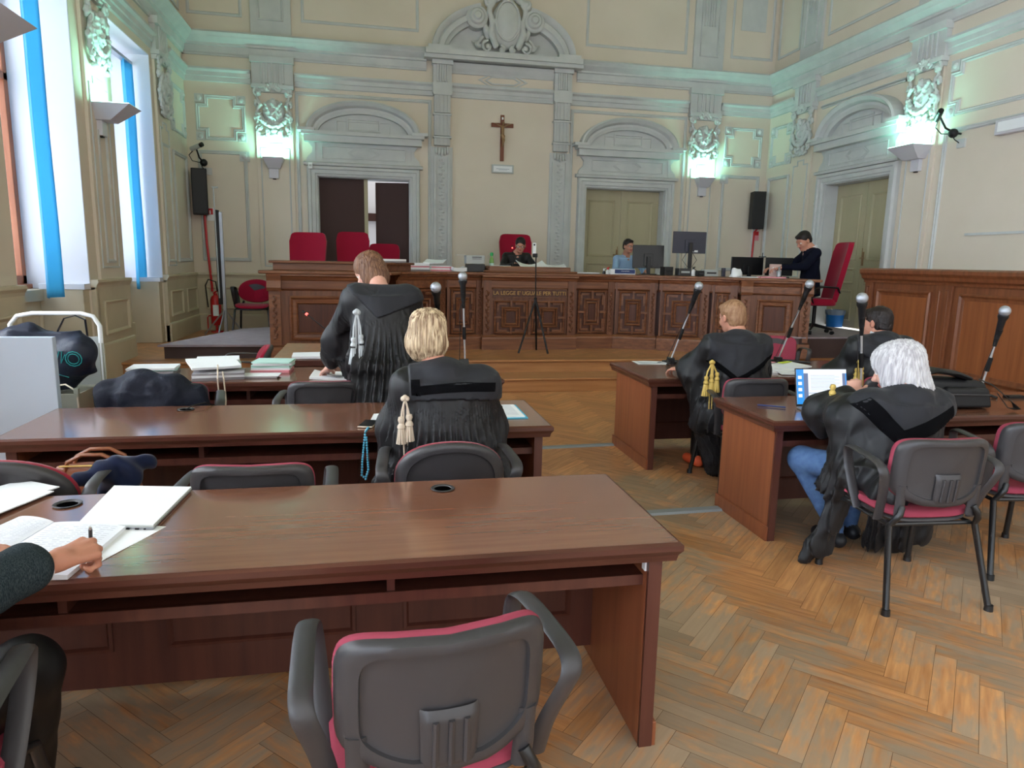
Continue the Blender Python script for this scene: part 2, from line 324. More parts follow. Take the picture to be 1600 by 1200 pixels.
def herringbone(name, x0, x1, y0, y1, z, th):
    L, w, g = .48, .08, .0008; vs, fs, mi, tone = [], [], [], []
    c = math.sqrt(.5); rnd = random.Random(3)
    vs += [(x0, y0, z-.0015), (x1, y0, z-.0015), (x1, y1, z-.0015), (x0, y1, z-.0015)]; fs.append((0, 1, 2, 3)); mi.append(2); tone.append(1)
    vs += [(x0, y0, z-th), (x1, y0, z-th), (x1, y1, z-th), (x0, y1, z-th)]
    fs += [(4, 7, 6, 5), (0, 4, 5, 1), (1, 5, 6, 2), (2, 6, 7, 3), (3, 7, 4, 0)]; mi += [2]*5; tone += [1]*5
    for mcol in range(-30, 31):
        for k in range(-260, 261):
            for typ in (0, 1):
                u0 = k*w+mcol*L; v0 = k*w-mcol*L
                if typ == 0: r = (u0+g, u0+L-g, v0+g, v0+w-g)
                else: r = (u0+L+g, u0+L+w-g, v0+w-L+g, v0+w-g)
                P = [(c*(u-v), c*(u+v)) for u, v in ((r[0], r[2]), (r[1], r[2]), (r[1], r[3]), (r[0], r[3]))]
                if all(p[0] < x0 for p in P) or all(p[0] > x1 for p in P) or all(p[1] < y0 for p in P) or all(p[1] > y1 for p in P): continue
                # clip to the room rectangle
                for ax, lim, sg in ((0, x0, 1), (0, x1, -1), (1, y0, 1), (1, y1, -1)):
                    Q = []
                    for i in range(len(P)):
                        a, b = P[i-1], P[i]; ia = (a[ax]-lim)*sg >= 0; ib = (b[ax]-lim)*sg >= 0
                        if ia != ib:
                            t = (lim-a[ax])/(b[ax]-a[ax]); Q.append((a[0]+t*(b[0]-a[0]), a[1]+t*(b[1]-a[1])))
                        if ib: Q.append(b)
                    P = Q
                    if len(P) < 3: break
                if len(P) < 3: continue
                n = len(vs); vs += [(x, y, z) for x, y in P]; fs.append(tuple(range(n, n+len(P)))); mi.append(typ); tone.append(rnd.uniform(.80, 1.10))
    me = bpy.data.meshes.new(name); me.from_pydata(vs, [], fs); me.update()
    for q in (PA, PB, M['gap']): me.materials.append(q)
    me.polygons.foreach_set('material_index', mi)
    a = me.color_attributes.new('tone', 'FLOAT_COLOR', 'CORNER'); arr = []
    for p in me.polygons:
        t = tone[p.index]; arr += [t, t, t*.98, 1]*p.loop_total
    a.data.foreach_set('color', arr)
    return lk(bpy.data.objects.new(name, me))
setp(herringbone('floor', -3.75, 7.6, -1.5, 8.42, 0, .2), kind='structure', label='worn herringbone parquet floor of the courtroom')
# raised rear floor behind two pine steps
ZA = .34
setp(herringbone('floor', -3.75, 7.6, 9.1, 12.9, ZA, .34), kind='structure', label='raised parquet floor around the judges bench')
s = MB().box(-3.75, 7.55, 8.40, 8.92, 0, .15); s.box(-3.75, 7.55, 8.375, 8.92, .15, .175)
setp(s.build('trim_1', M['step'], bevel=.006), kind='structure', label='lower pine step before the bench')
s = MB().box(-3.75, 7.55, 8.90, 9.12, 0, .31); s.box(-3.75, 7.55, 8.87, 9.12, .31, ZA)
setp(s.build('trim_2', M['step'], bevel=.006), kind='structure', label='upper pine step before the bench')
# ------------------------------------------------------------------ room shell
YW, XL, XR, ZT = 12.9, -3.0, 7.55, 7.6
bk = lambda a, b, o: (a, YW-o, b)
lf = lambda a, b, o: (XL+o, a, b)
rt = lambda a, b, o: (XR-o, a, b)
def wall(name, mp, a0, a1, openings, depth, split=None, o1=0.):
    """openings: (a0,a1,b0,b1) sorted along a"""
    mb = MB(); cuts = [a0]
    def solid(x0, x1, z0, z1):
        if split and z0 < split < z1: mb.mbox(mp, x0, x1, z0, split, -depth, o1, 0); mb.mbox(mp, x0, x1, split, z1, -depth, o1, 1)
        else: mb.mbox(mp, x0, x1, z0, z1, -depth, o1, 1 if split and z0 >= split else 0)
    x = a0
    for (p, q, b0, b1) in openings:
        solid(x, p, 0, ZT)
        if b0 > 0: solid(p, q, 0, b0)
        solid(p, q, b1, ZT); x = q
    solid(x, a1, 0, ZT)
    return setp(mb.build(name, [M['wall'], M['wall_up']]), kind='structure')
D1 = (-.92, .66); D2 = (3.90, 5.46); D3 = (9.42, 10.97); ZD = 3.0
wall('wall_back', bk, -3.7, 7.95, [(D1[0], D1[1], 0, ZD), (D2[0], D2[1], 0, ZD)], .42, 5.17)
wall('wall_right', rt, -1.5, 12.9, [(D3[0], D3[1], 0, ZD)], .42, 5.17)
WIN = [(-1.35, .25), (1.35, 2.95), (4.05, 5.65), (6.75, 8.35), (9.45, 11.05)]
wall('wall_left', lf, -1.5, 12.9, [(a, b, 0, 4.32) for a, b in WIN], .7, 5.17)
ceil = MB().box(-3.7, 7.95, -1.5, 13.3, ZT, ZT+.15).build('ceiling', M['wall_up']); setp(ceil, kind='structure')
# window walls inside the niches: parapet, reveal faces, frames and glass
for i, (a, b) in enumerate(WIN):
    r = MB()
    r.mbox(lf, a-.02, b+.02, 0, 1.22, -.74, -.62, 0)         # wall under the window
    r.mbox(lf, a, b, 1.10, 1.22, -.62, -.40, 0)              # deep ledge
    for y0, y1 in ((a, a+.012), (b-.012, b)): r.mbox(lf, y0, y1, 1.22, 4.32, -.70, -.002, 1)
    r.mbox(lf, a, b, 4.308, 4.32, -.70, -.002, 1)
    r.mbox(lf, a, b, .02+ZA*(i == 4), .30+ZA*(i == 4), -.40, -.37, 0)
    if i > 2:
        zz = ZA if i == 4 else 0
        r.mbox(lf, a, b, 0, 1.10, -.62, -.44, 0)
        r.sweep(lambda u, v, o: lf(u, v, o-.44), [(a+.15, zz+.40), (b-.15, zz+.40), (b-.15, 1.0), (a+.15, 1.0)], [(0, 0), (.02, .025), (.05, .02), (.06, 0)], closed=True)
        # splayed lower reveal with a rounded white sill block
        r.mbox(lf, b-.16, b, zz, 1.26, -.44, -.02, 0); r.mbox(lf, b-.17, b, 1.22, 1.28, -.44, -.0, 1); r.mbox(lf, a, a+.16, zz, 1.26, -.44, -.02, 0)
    setp(r.build('trim_%d' % (3+i), [M['wall_dado'], M['white_paint']], bevel=.004), kind='structure', label='white painted window reveal with panelled dado')
    wn = thing('window_%d' % (i+1), 'tall window with brown wooden frame in the left wall', 'window', lf((a+b)/2, 1.22, -.66)); wn['kind'] = 'structure'
    f = MB(); 
    for y0, y1 in ((a, a+.09), (b-.09, b), ((a+b)/2-.05, (a+b)/2+.05)): f.mbox(lf, y0, y1, 1.24, 4.31, -.69, -.61)
    for z0, z1 in ((1.24, 1.36), (4.22, 4.31), (3.3, 3.38)): f.mbox(lf, a, b, z0, z1, -.69, -.61)
    f.mbox(lf, a, b, 1.22, 1.27, -.69, -.56)
    f.build('window_frame', M['win_wood'], wn, bevel=.006)
    MB().mbox(lf, a+.05, b-.05, 1.3, 4.3, -.655, -.650).build('glass_pane', M['glass'], wn)
# ------------------------------------------------------------------ mouldings of the walls
CORN = [(0, 0), (0, .20), (-.03, .22), (-.07, .18), (-.09, .17), (-.16, .09), (-.19, .09), (-.20, .06), (-.30, .05), (-.32, .03), (-.34, .03), (-.34, 0)]
ARCH = [(0, 0), (0, .10), (-.03, .10), (-.06, .06), (-.12, .055), (-.13, .035), (-.20, .03), (-.21, 0)]
def hmould(name, mp, a0, a1, b, prof, label, extra=None):
    mb = MB(); mb.sweep(mp, [(a0, b), (a1, b)], prof)
    return mb
PILB = [(-1.92, -1.28), (5.86, 6.46)]
t = MB()
t.sweep(bk, [(XL, 5.17), (.95, 5.17)], CORN); t.sweep(bk, [(3.65, 5.17), (XR, 5.17)], CORN)
def arch_runs(t, mp, a0, a1, holes, b, prof):
    x = a0
    for p, q in holes: t.sweep(mp, [(x, b), (p, b)], prof); x = q
    t.sweep(mp, [(x, b), (a1, b)], prof)
arch_runs(t, bk, XL, XR, [(-1.95, -1.25), (1.06, 1.38), (3.22, 3.54), (5.83, 6.49)], 4.63, ARCH)
setp(t.build('trim_8', M['stucco']), kind='structure', label='grey stucco cornice across the back wall')
t = MB(); t.sweep(lf, [(-1.5, 5.17), (YW, 5.17)], CORN)
arch_runs(t, lf, -1.5, YW, [(8.5, 9.3), (11.1, 11.85)], 4.63, ARCH)
setp(t.build('trim_9', M['stucco']), kind='structure', label='grey stucco cornice along the left wall')
t = MB(); t.sweep(rt, [(-1.5, 5.17), (YW, 5.17)], CORN); arch_runs(t, rt, -1.5, YW, [(8.6, 9.2), (11.4, 12.05)], 4.63, ARCH)
setp(t.build('trim_10', M['stucco']), kind='structure', label='grey stucco cornice along the right wall')
# pilasters: shallow shafts with a fluted frieze block, and narrow panelled strips above the cornice
def fluted(t, mp, a0, a1, b0, b1, o):
    t.mbox(mp, a0, a1, b0, b1, 0, o)
    n = 4; w_ = (a1-a0)*.52; c0 = (a0+a1)/2-w_/2
    for k in range(n+1): t.mbox(mp, c0+k*w_/n-.012, c0+k*w_/n+.012, b0+.02, b1-.02, o, o+.025)
def pilaster(t, mp, a0, a1, zb):
    a, b = a0, a1
    t.mbox(mp, a+.02, b-.02, zb+.95, 4.42, 0, .035, 1)
    t.sweep(mp, [(a+.08, zb+1.1), (b-.08, zb+1.1), (b-.08, 3.42), (b-.2, 3.42), (b-.2, 3.50), (a+.2, 3.50), (a+.2, 3.42), (a+.08, 3.42)], [(0, .035), (0, .045), (.012, .05), (.022, .045), (.022, .035)], closed=True)
    t.mbox(mp, a-.02, b+.02, 4.36, 4.42, 0, .12); t.mbox(mp, a, b, 4.30, 4.36, 0, .08)
    fluted(t, mp, a-.01, b+.01, 4.42, 4.80, .075)
    t.mbox(mp, a-.03, b+.03, 4.76, 4.86, 0, .12)
    t.mbox(mp, a, b, 5.17, ZT, 0, .05)
    t.sweep(mp, [(a+.12, 5.42), (b-.12, 5.42), (b-.12, 7.4), (a+.12, 7.4)], [(0, .05), (0, .07), (.02, .075), (.03, .05)], closed=True)
    for k in range(5): t.mbox(mp, (a+b)/2-.11+k*.05-.008, (a+b)/2-.11+k*.05+.008, 5.95, 6.9, .05, .07)
n = 11
for mp, a, b, nm in [(bk, -1.92, -1.28, 'left of the open double door'), (bk, 5.86, 6.46, 'right of the middle door'), (lf, 8.55, 9.25, 'between the two left windows'), (lf, 11.15, 11.75, 'beside the left back corner'), (rt, 8.60, 9.20, 'right of the right wall door'), (rt, 11.42, 12.02, 'beside the right back corner')]:
    t = MB(); pilaster(t, mp, a, b, ZA)
    setp(t.build('trim_%d' % n, [M['stucco'], M['wall']], bevel=.003), kind='structure', label='stucco pilaster '+nm); n += 1
# the two tall carved strips that frame the centre bay
for cx, nm in ((1.22, 'left'), (3.38, 'right')):
    t = MB(); a, b = cx-.16, cx+.16
    fluted(t, bk, a, b, 4.63, 4.97, .11); t.mbox(bk, a-.02, b+.02, 4.93, 5.0, 0, .16)
    t.mbox(bk, a-.01, b+.01, 4.46, 4.63, 0, .13)
    for z1, z0, o in ((4.46, 4.14, .12), (4.13, 3.76, .10), (3.75, 3.60, .09)):
        t.mbox(bk, a+.02, b-.02, z0, z1, 0, o)
        for k in range(4): t.mbox(bk, a+.06+k*.066-.008, a+.06+k*.066+.014, z0, z1-.03, o, o+.02)
        t.mbox(bk, a, b, z1-.03, z1, 0, o+.03)
    for k in range(5): t.ball(bk(a+.06+k*.05, 3.52-.02*(2-abs(k-2)), .05), (.028, .05, .07), 6)
    t.mbox(bk, a-.03, b+.03, .64, 3.58, 0, .03)
    t.mbox(bk, a+.015, a+.06, .64, 3.42, .03, .06); t.mbox(bk, b-.06, b-.015, .64, 3.42, .03, .06)
    for k in range(44): t.ball(bk(cx+(.02 if k % 2 else -.02), 3.36-k*.06, .035), (.035, .018, .022), 5)
    setp(t.build('trim_%d' % n, M['stucco'], bevel=.002), kind='structure', label='carved stucco strip on the %s of the crucifix bay' % nm); n += 1
# centre bay: frieze with lozenge, ledge, broken curved pediment
t = MB(); t.mbox(bk, .90, 3.70, 5.0, 5.06, 0, .26); t.mbox(bk, .92, 3.68, 5.06, 5.15, 0, .30)
t.sweep(bk, [(1.38, 4.98), (3.22, 4.98)], [(0, 0), (0, .12), (-.06, .08), (-.10, .07), (-.12, .04), (-.16, .03), (-.16, 0)])
t.sweep(bk, [(1.38, 4.66), (3.22, 4.66)], [(0, 0), (0, .05), (-.04, .06), (-.1, .05), (-.2, .04), (-.21, 0)])
for s_ in (1, 0):
    r_ = .0 if s_ else .07
    t.sweep(bk, [(2.30-.42+r_*1.6, 4.75), (2.30-.22+r_*.3, 4.85-r_*.6), (2.30+.22-r_*.3, 4.85-r_*.6), (2.30+.42-r_*1.6, 4.75), (2.30+.22-r_*.3, 4.65+r_*.6), (2.30-.22+r_*.3, 4.65+r_*.6)], [(-.012, 0), (-.012, .02), (.012, .02), (.012, 0)], closed=True)
def arcp(cx, cz, rx, rz, a0, a1, n_): return [(cx+rx*math.cos(math.radians(a0+(a1-a0)*k/n_)), cz+rz*math.sin(math.radians(a0+(a1-a0)*k/n_))) for k in range(n_+1)]
PP = [(-.02, 0), (-.02, .14), (.03, .16), (.05, .20), (.13, .20), (.16, .16), (.20, .22), (.25, .24), (.26, .2), (.26, 0)]
t.sweep(bk, arcp(2.30, 5.13, 1.02, .60, 180, 112, 14), PP); t.sweep(bk, arcp(2.30, 5.13, 1.02, .60, 68, 0, 14), PP)
for sgn in (-1, 1):
    t.mbox(bk, 2.30+sgn*1.14-.20, 2.30+sgn*1.14+.20, 5.15, 5.20, 0, .3)
    for r_, o_ in ((.19, .20), (.13, .25), (.07, .29)): t.lathe([(0, 0), (r_, 0), (r_, .03), (r_-.02, .05), (0, .05)], bk(2.30+sgn*.50, 5.72, o_-.03), 20, R=Matrix.Rotation(math.radians(90), 3, 'X'))
    t.lathe([(0, 0), (.19, 0), (.19, .2), (0, .2)], bk(2.30+sgn*.50, 5.72, .0), 20, R=Matrix.Rotation(math.radians(90), 3, 'X'))
t.mprism(bk, arcp(2.30, 5.13, 1.0, .62, 0, 180, 16), 0, .02)
setp(t.build('trim_%d' % n, M['stucco'], smooth=True), kind='structure', label='broken curved stucco pediment over the centre bay'); n += 1
# panel frames in relief
FR = [(0, 0), (0, .02), (.015, .03), (.03, .018), (.045, .022), (.06, 0)]
def frame(t, mp, a0, a1, b0, b1, notch=0, prof=FR, ros=False):
    if notch:
        k = notch; p = [(a0+k, b0), (a1-k, b0), (a1-k, b0+k), (a1, b0+k), (a1, b1-k), (a1-k, b1-k), (a1-k, b1), (a0+k, b1), (a0+k, b1-k), (a0, b1-k), (a0, b0+k), (a0+k, b0+k)]
        t.sweep(mp, p, prof, closed=True)
        for x in (a0+k/2-.01, a1-k/2+.01):
            for z in (b0+k/2-.01, b1-k/2+.01):
                t.mbox(mp, x-k*.48, x+k*.48, z-k*.48, z+k*.48, 0, .02); c_ = mp(x, z, .02)
                nrm = Vector(mp(0, 0, 1))-Vector(mp(0, 0, 0))
                t.ball(c_, (.045+(.0 if abs(nrm.x) < .5 else -.02), .045+(.0 if abs(nrm.y) < .5 else -.02), .045), 6)
    else: t.sweep(mp, [(a0, b0), (a1, b0), (a1, b1), (a0, b1)], prof, closed=True)
t = MB()
frame(t, bk, -2.84, -2.06, 3.50, 4.22, .14); frame(t, bk, 6.62, 7.40, 3.50, 4.22, .14)
frame(t, bk, -2.84, -2.06, 1.52, 3.34, .0); frame(t, bk, 6.62, 7.40, 1.52, 3.34, .0)
for x in (-2.1, 6.66): t.mbox(bk, x-.08, x+.08, 3.18, 3.34, 0, .025); t.ball(bk(x, 3.26, .025), (.045, .02, .045), 6)
for a, b in ((-1.20, .98), (3.62, 5.78)): t.sweep(bk, [(a, 1.4), (a, 4.30), (b, 4.30), (b, 1.4)], FR)
for a, b in ((-2.9, -2.05), (-1.12, .82), (3.8, 5.74), (6.62, 7.48)): frame(t, bk, a, b, 5.45, 7.4, prof=[(0, 0), (0, .015), (.02, .02), (.04, .015), (.05, 0)])
t.mbox(bk, 6.80, 7.30, 5.95, 7.0, 0, .012)
setp(t.build('trim_%d' % n, M['stucco'], bevel=0), kind='structure', label='relief panel frames on the back wall'); n += 1
t = MB()
frame(t, rt, 12.1, 12.8, 3.5, 4.22, .14); frame(t, rt, 12.1, 12.8, 1.5, 3.3); frame(t, rt, 9.3, 11.3, 4.30, 4.31, prof=[(0, 0), (0, .02), (.03, .02), (.04, 0)])
frame(t, rt, 5.6, 8.5, 3.62, 4.32, .14); frame(t, rt, 5.6, 8.5, 1.45, 3.46); frame(t, rt, 2.6, 5.3, 3.62, 4.32, .14)
for a, b in ((9.35, 11.3), (6.4, 8.45), (12.1, 12.8)): frame(t, rt, a, b, 5.45, 7.4, prof=[(0, 0), (0, .015), (.02, .02), (.04, .015), (.05, 0)])
t.mbox(rt, 5.9, 7.95, 2.06, 2.09, 0, .02)
frame(t, lf, 11.25, 11.65, 1.5, 3.2, prof=[(0, .035), (0, .05), (.02, .055), (.04, .035)]); frame(t, lf, 11.95, 12.75, 1.5, 3.2); frame(t, lf, 11.95, 12.8, 3.5, 4.22, .14)
frame(t, lf, 8.78, 9.05, 1.5, 2.95, prof=[(0, .035), (0, .05), (.02, .055), (.04, .035)])
for a, b in ((9.35, 11.1), (11.85, 12.8)): frame(t, lf, a, b, 5.45, 7.4, prof=[(0, 0), (0, .015), (.02, .02), (.04, .015), (.05, 0)])
setp(t.build('trim_%d' % n, M['stucco']), kind='structure', label='relief panel frames on the side walls'); n += 1
# dado with cap, panels and base
DCAP = [(.06, 0), (.06, .075), (.03, .08), (.0, .06), (-.03, .05), (-.05, .03), (-.05, 0)]
def dado(name, mp, runs, zb, label, panels=True):
    t = MB()
    for a, b in runs:
        t.mbox(mp, a, b, 0, 1.24, 0, .05); t.sweep(mp, [(a, 1.26), (b, 1.26)], DCAP); t.mbox(mp, a, b, 0, zb+.24, 0, .075); t.sweep(mp, [(a, zb+.24), (b, zb+.24)], [(0, .05), (0, .075), (.02, .07), (.035, .05)])
        if panels and b-a > .3:
            k = max(1, round((b-a)/.75)); w_ = (b-a)/k
            for i in range(k):
                lo, hi = a+i*w_+.13, a+(i+1)*w_-.13
                t.sweep(mp, [(lo, zb+.36), (hi, zb+.36), (hi, 1.08), (lo, 1.08)], [(0, .05), (0, .07), (.015, .075), (.03, .06), (.045, .05)], closed=True)
    return setp(t.build(name, M['wall_dado'], bevel=.003), kind='structure', label=label)
dado('baseboard_left', lf, [(0.25, 1.35), (2.95, 4.05), (5.65, 6.75), (8.35, 8.42)], 0, 'cream panelled dado of the left wall')
dado('baseboard_left_rear', lf, [(8.40, 9.45), (11.05, 12.9)], ZA, 'cream panelled dado of the rear left wall')
dado('baseboard_back', bk, [(-2.95, -1.14), (.88, 3.68), (5.68, 7.5)], ZA, 'cream panelled dado of the back wall')
dado('baseboard_right', rt, [(-1.5, 9.2), (11.2, 12.85)], ZA, 'cream panelled dado of the right wall')
# door surrounds with curved hoods, and the doors
def surround(name, mp, a0, a1, label):
    t = MB(); c = (a0+a1)/2; W = a1-a0
    prof = [(0, 0), (0, .05), (.03, .055), (.04, .075), (.10, .075), (.11, .10), (.155, .10), (.17, .06), (.17, 0)]
    t.sweep(mp, [(a0, 0), (a0, ZD), (a1, ZD), (a1, 0)], prof)
    t.mbox(mp, a0-.02, a1+.02, ZD+.17, 3.55, 0, .05); t.sweep(mp, [(a0-.22, ZD+.17), (a1+.22, ZD+.17)], [(0, 0), (0, .11), (.04, .12), (.06, .07), (.06, 0)])
    for sg, x in ((-1, a0-.02), (1, a1+.02)): # volute side brackets
        pts = [(x, ZD+.23), (x+sg*.16, ZD+.23), (x+sg*.14, ZD+.30), (x+sg*.06, ZD+.38), (x+sg*.05, ZD+.46), (x+sg*.12, 3.55), (x, 3.55)]
        t.mprism(mp, pts if sg > 0 else pts[::-1], 0, .06)
    frame(t, lambda u, v, o: mp(u, v, o+.05), a0+.08, a1-.08, ZD+.28, 3.50, prof=[(0, 0), (0, .012), (.012, .014), (.02, 0)])
    hexp = [(c-.26, 3.395), (c-.16, 3.47), (c+.16, 3.47), (c+.26, 3.395), (c+.16, 3.32), (c-.16, 3.32)]
    for q in (0, .05): t.sweep(lambda u, v, o: mp(u, v, o+.05), [(c+(u-c)*(1-q*3), 3.395+(v-3.395)*(1-q*5)) for u, v in hexp], [(0, 0), (0, .012), (.012, .012), (.012, 0)], closed=True)
    t.mbox(mp, a0-.20, a1+.20, 3.55, 3.68, 0, .17); t.mbox(mp, a0-.24, a1+.24, 3.66, 3.72, 0, .22)
    P2 = [(0, 0), (0, .10), (.05, .12), (.09, .12), (.12, .18), (.17, .22), (.20, .2), (.20, 0)]
    t.sweep(mp, arcp(c, 3.70, W/2-.03, .34, 180, 0, 26), P2)
    for x in (a0-.16, a1+.16): t.mbox(mp, x-.14, x+.14, 3.71, 3.76, 0, .24)
    t.mprism(mp, arcp(c, 3.70, W/2-.02, .34, 0, 180, 20), 0, .02)
    frame(t, lambda u, v, o: mp(u, v, o+.02), c-.28, c+.28, 3.76, 3.97, prof=[(0, 0), (0, .02), (.02, .02), (.03, 0)])
    frame(t, lambda u, v, o: mp(u, v, o+.02), c-.46, c+.46, 3.73, 3.93, prof=[(0, 0), (0, .015), (.015, .015), (.02, 0)])
    # jamb linings
    for x0, x1 in ((a0-.001, a0+.012), (a1-.012, a1+.001)): t.mbox(mp, x0, x1, 0, ZD, -.41, .0)
    t.mbox(mp, a0, a1, ZD-.012, ZD+.001, -.41, 0)
    return setp(t.build(name, M['stucco'], bevel=0), kind='structure', label=label)
surround('trim_%d' % n, bk, *D1, 'stucco surround with curved hood of the open door'); n += 1
surround('trim_%d' % n, bk, *D2, 'stucco surround with curved hood of the middle door'); n += 1
surround('trim_%d' % n, rt, *D3, 'stucco surround with curved hood of the right wall door'); n += 1
def leaf(dr, mp, a0, a1, z0, o, mt, panels):
    t = MB(); t.mbox(mp, a0, a1, z0, ZD-.015, o-.045, o)
    g = lambda u, v, q: mp(u, v, o+q)
    for b0, b1 in panels: t.sweep(g, [(a0+.12, b0), (a1-.12, b0), (a1-.12, b1), (a0+.12, b1)], [(0, 0), (0, .012), (.015, .022), (.03, .012), (.045, 0)], closed=True)
    return t.build('door_leaf', mt, dr, bevel=.003)
for i, (mp, D, nm, z0) in enumerate(((bk, D2, 'olive panelled double door behind the bench', .64), (rt, D3, 'tall olive panelled double door in the right wall', .64))):
    dr = thing('door_%d' % (i+2), nm, 'door', mp((D[0]+D[1])/2, z0, -.2)); dr['kind'] = 'structure'; c = (D[0]+D[1])/2
    pn = [(z0+.12, z0+.62), (z0+.72, z0+.98), (z0+1.10, ZD-.2)]
    leaf(dr, mp, D[0]+.013, c-.004, z0, -.22, M['door_olive'], pn); leaf(dr, mp, c+.004, D[1]-.013, z0, -.22, M['door_olive'], pn)
    h = MB(); q = mp(c-.05, z0+1.12, -.2); h.mbox(mp, c-.06, c-.03, z0+1.02, z0+1.24, -.22, -.205); h.tube([mp(c-.045, z0+1.14, -.2), mp(c-.045, z0+1.14, -.16), mp(c-.14, z0+1.14, -.16)], .009); h.tube([mp(c-.045, z0+1.02, -.2), mp(c-.045, z0+1.3, -.19)], .006)
    h.build('door_handle', M['bronze'], dr)
dr = thing('door_1', 'dark brown padded double door standing ajar behind the bench', 'door', (-.13, YW+.2, .64)); dr['kind'] = 'structure'
leaf(dr, bk, -.905, -.14, .64, -.16, M['door_brown'], []); t = MB(); t.mbox(bk, -.14, -.075, .64, ZD-.015, -.20, -.14); t.build('door_stile', M['door_olive'], dr)
t = MB(T=Matrix.Translation((.645, YW+.2, 0)) @ Matrix.Rotation(math.radians(-12), 4, 'Z')); t.box(-.60, 0, 0, .05, .64, ZD-.04); t.build('door_leaf', M['door_brown'], dr)
t = MB().box(-1.4, 1.3, 14.6, 14.7, 0, 3.6); t.box(-1.4, 1.3, 13.33, 14.7, .54, .64); t.mbox(bk, -.6, .6, 2.35, 2.5, -1.69, -1.6, 1)
setp(t.build('wall_corridor', [M['white_paint'], M['door_brown']]), kind='structure')
# ------------------------------------------------------------------ dais
ZDA = .64
t = MB(); t.prism([(-2.54, 9.2), (-1.1, 9.2), (-1.1, 12.7), (-1.45, 11.6), (-1.95, 11.2)], ZA, .49, 1); t.prism([(-2.6, 9.15), (-1.1, 9.15), (-1.1, 12.7), (-1.45, 11.68), (-1.99, 11.24)], .49, .515, 0)
setp(t.build('trim_50', [M['dais'], M['dais_side']]), kind='structure', label='low dais with lilac grey cover left of the bench')
t = MB(); t.prism([(-1.1, 9.6), (.2, 9.6), (1.2, 10.55), (3.3, 10.55), (4.6, 10.1), (5.3, 9.2), (5.9, 8.86), (7.55, 8.86), (7.55, 12.9), (-1.1, 12.9)], ZA, ZDA-.02, 1); t.prism([(-1.1, 9.6), (.2, 9.6), (1.2, 10.5), (3.3, 10.5), (4.6, 10.1), (5.3, 9.2), (5.9, 8.84), (7.55, 8.84), (7.55, 12.9), (-1.1, 12.9)], ZDA-.02, ZDA, 0)
setp(t.build('trim_51', [M['dais'], M['dais_side']]), kind='structure', label='dais carrying the judges chairs behind the bench')
# ------------------------------------------------------------------ judges bench
ZB = 1.45
bn = thing('judges_bench', 'long curved carved walnut judges bench with gilded lettering on its centre', 'judges bench', (2.3, 10.3, ZA))
def vmap(p, q):
    """wall style map on the vertical face from plan point p to q; a runs 0..length, o comes out to the room side"""
    p = Vector((p[0], p[1], 0)); q = Vector((q[0], q[1], 0)); d = (q-p).normalized(); nn = Vector((d.y, -d.x, 0))
    return (lambda a, b, o: tuple(p+d*a+nn*o+Vector((0, 0, b)))), (q-p).length
SEG = [((-1.22, 8.75), (.12, 8.82), 'wing'), ((.30, 9.45), (.98, 9.98), 'panel'), ((1.02, 10.0), (1.55, 10.1), 'panel'), ((1.55, 10.02), (2.93, 10.02), 'centre'), ((2.93, 10.1), (3.56, 10.12), 'panel'), ((3.58, 10.1), (4.16, 9.92), 'panel'), ((4.20, 9.86), (4.83, 9.55), 'panel'), ((4.87, 9.52), (5.15, 9.30), 'panel'), ((5.15, 9.22), (6.03, 8.88), 'wing')]
def wavy(t, mp, a0, a1, b0, b1, o, m=0):   # carved foliage strip
    w_ = a1-a0; nn = int((b1-b0)/w_/.62)
    for k in range(nn):
        z_ = b0+(k+.5)*(b1-b0)/nn; sx_ = (1 if k % 2 else -1)*w_*.16
        c1 = mp((a0+a1)/2+sx_, z_, o); c2 = mp((a0+a1)/2-sx_, z_+w_*.22, o)
        t.ball(c1, w_*.27, 4, m); t.ball(c2, w_*.17, 4, m)
def bar(t, mp, a0, a1, b0, b1, o=.02, m=1): t.mbox(mp, a0, a1, b0, b1, 0, o, m)
def fret(t, mp, a0, a1, b0, b1, m=0):
    """geometric fretwork of raised bars: border, middle rectangle, spokes, and corner brackets"""
    w_ = .030; o = .045; W, H = a1-a0, b1-b0; ca, cb = (a0+a1)/2, (b0+b1)/2
    R_ = lambda k0, k1: (ca-W*k0/2, ca+W*k0/2, cb-H*k1/2, cb+H*k1/2)
    PR = [(0, 0), (0, o*.7), (w_*.5, o), (w_, o*.7), (w_, 0)]
    for kx, ky in ((1, 1), (.56, .62), (.40, .48)):
        x0, x1, z0, z1 = R_(kx, ky); t.sweep(mp, [(x0, z0), (x1, z0), (x1, z1), (x0, z1)], PR, closed=True, m=1)  # lighter rail wood on the bars paints in their edge highlights
    x0, x1, z0, z1 = R_(.56, .62)
    bar(t, mp, ca-w_/2, ca+w_/2, z1, b1, o); bar(t, mp, ca-w_/2, ca+w_/2, b0, z0, o)
    bar(t, mp, a0, x0, cb-w_/2, cb+w_/2, o); bar(t, mp, x1, a1, cb-w_/2, cb+w_/2, o)
    for sa in (-1, 1):
        for sb in (-1, 1):
            xa = ca+sa*W*.39; zb_ = cb+sb*H*.41; xi = ca+sa*W*.12; zi = cb+sb*H*.16
            t.mbox(mp, min(xa, xi), max(xa, xi), zb_-w_/2, zb_+w_/2, 0, o*.8, 1); t.mbox(mp, xa-w_/2, xa+w_/2, min(zb_, zi), max(zb_, zi), 0, o*.8, 1)
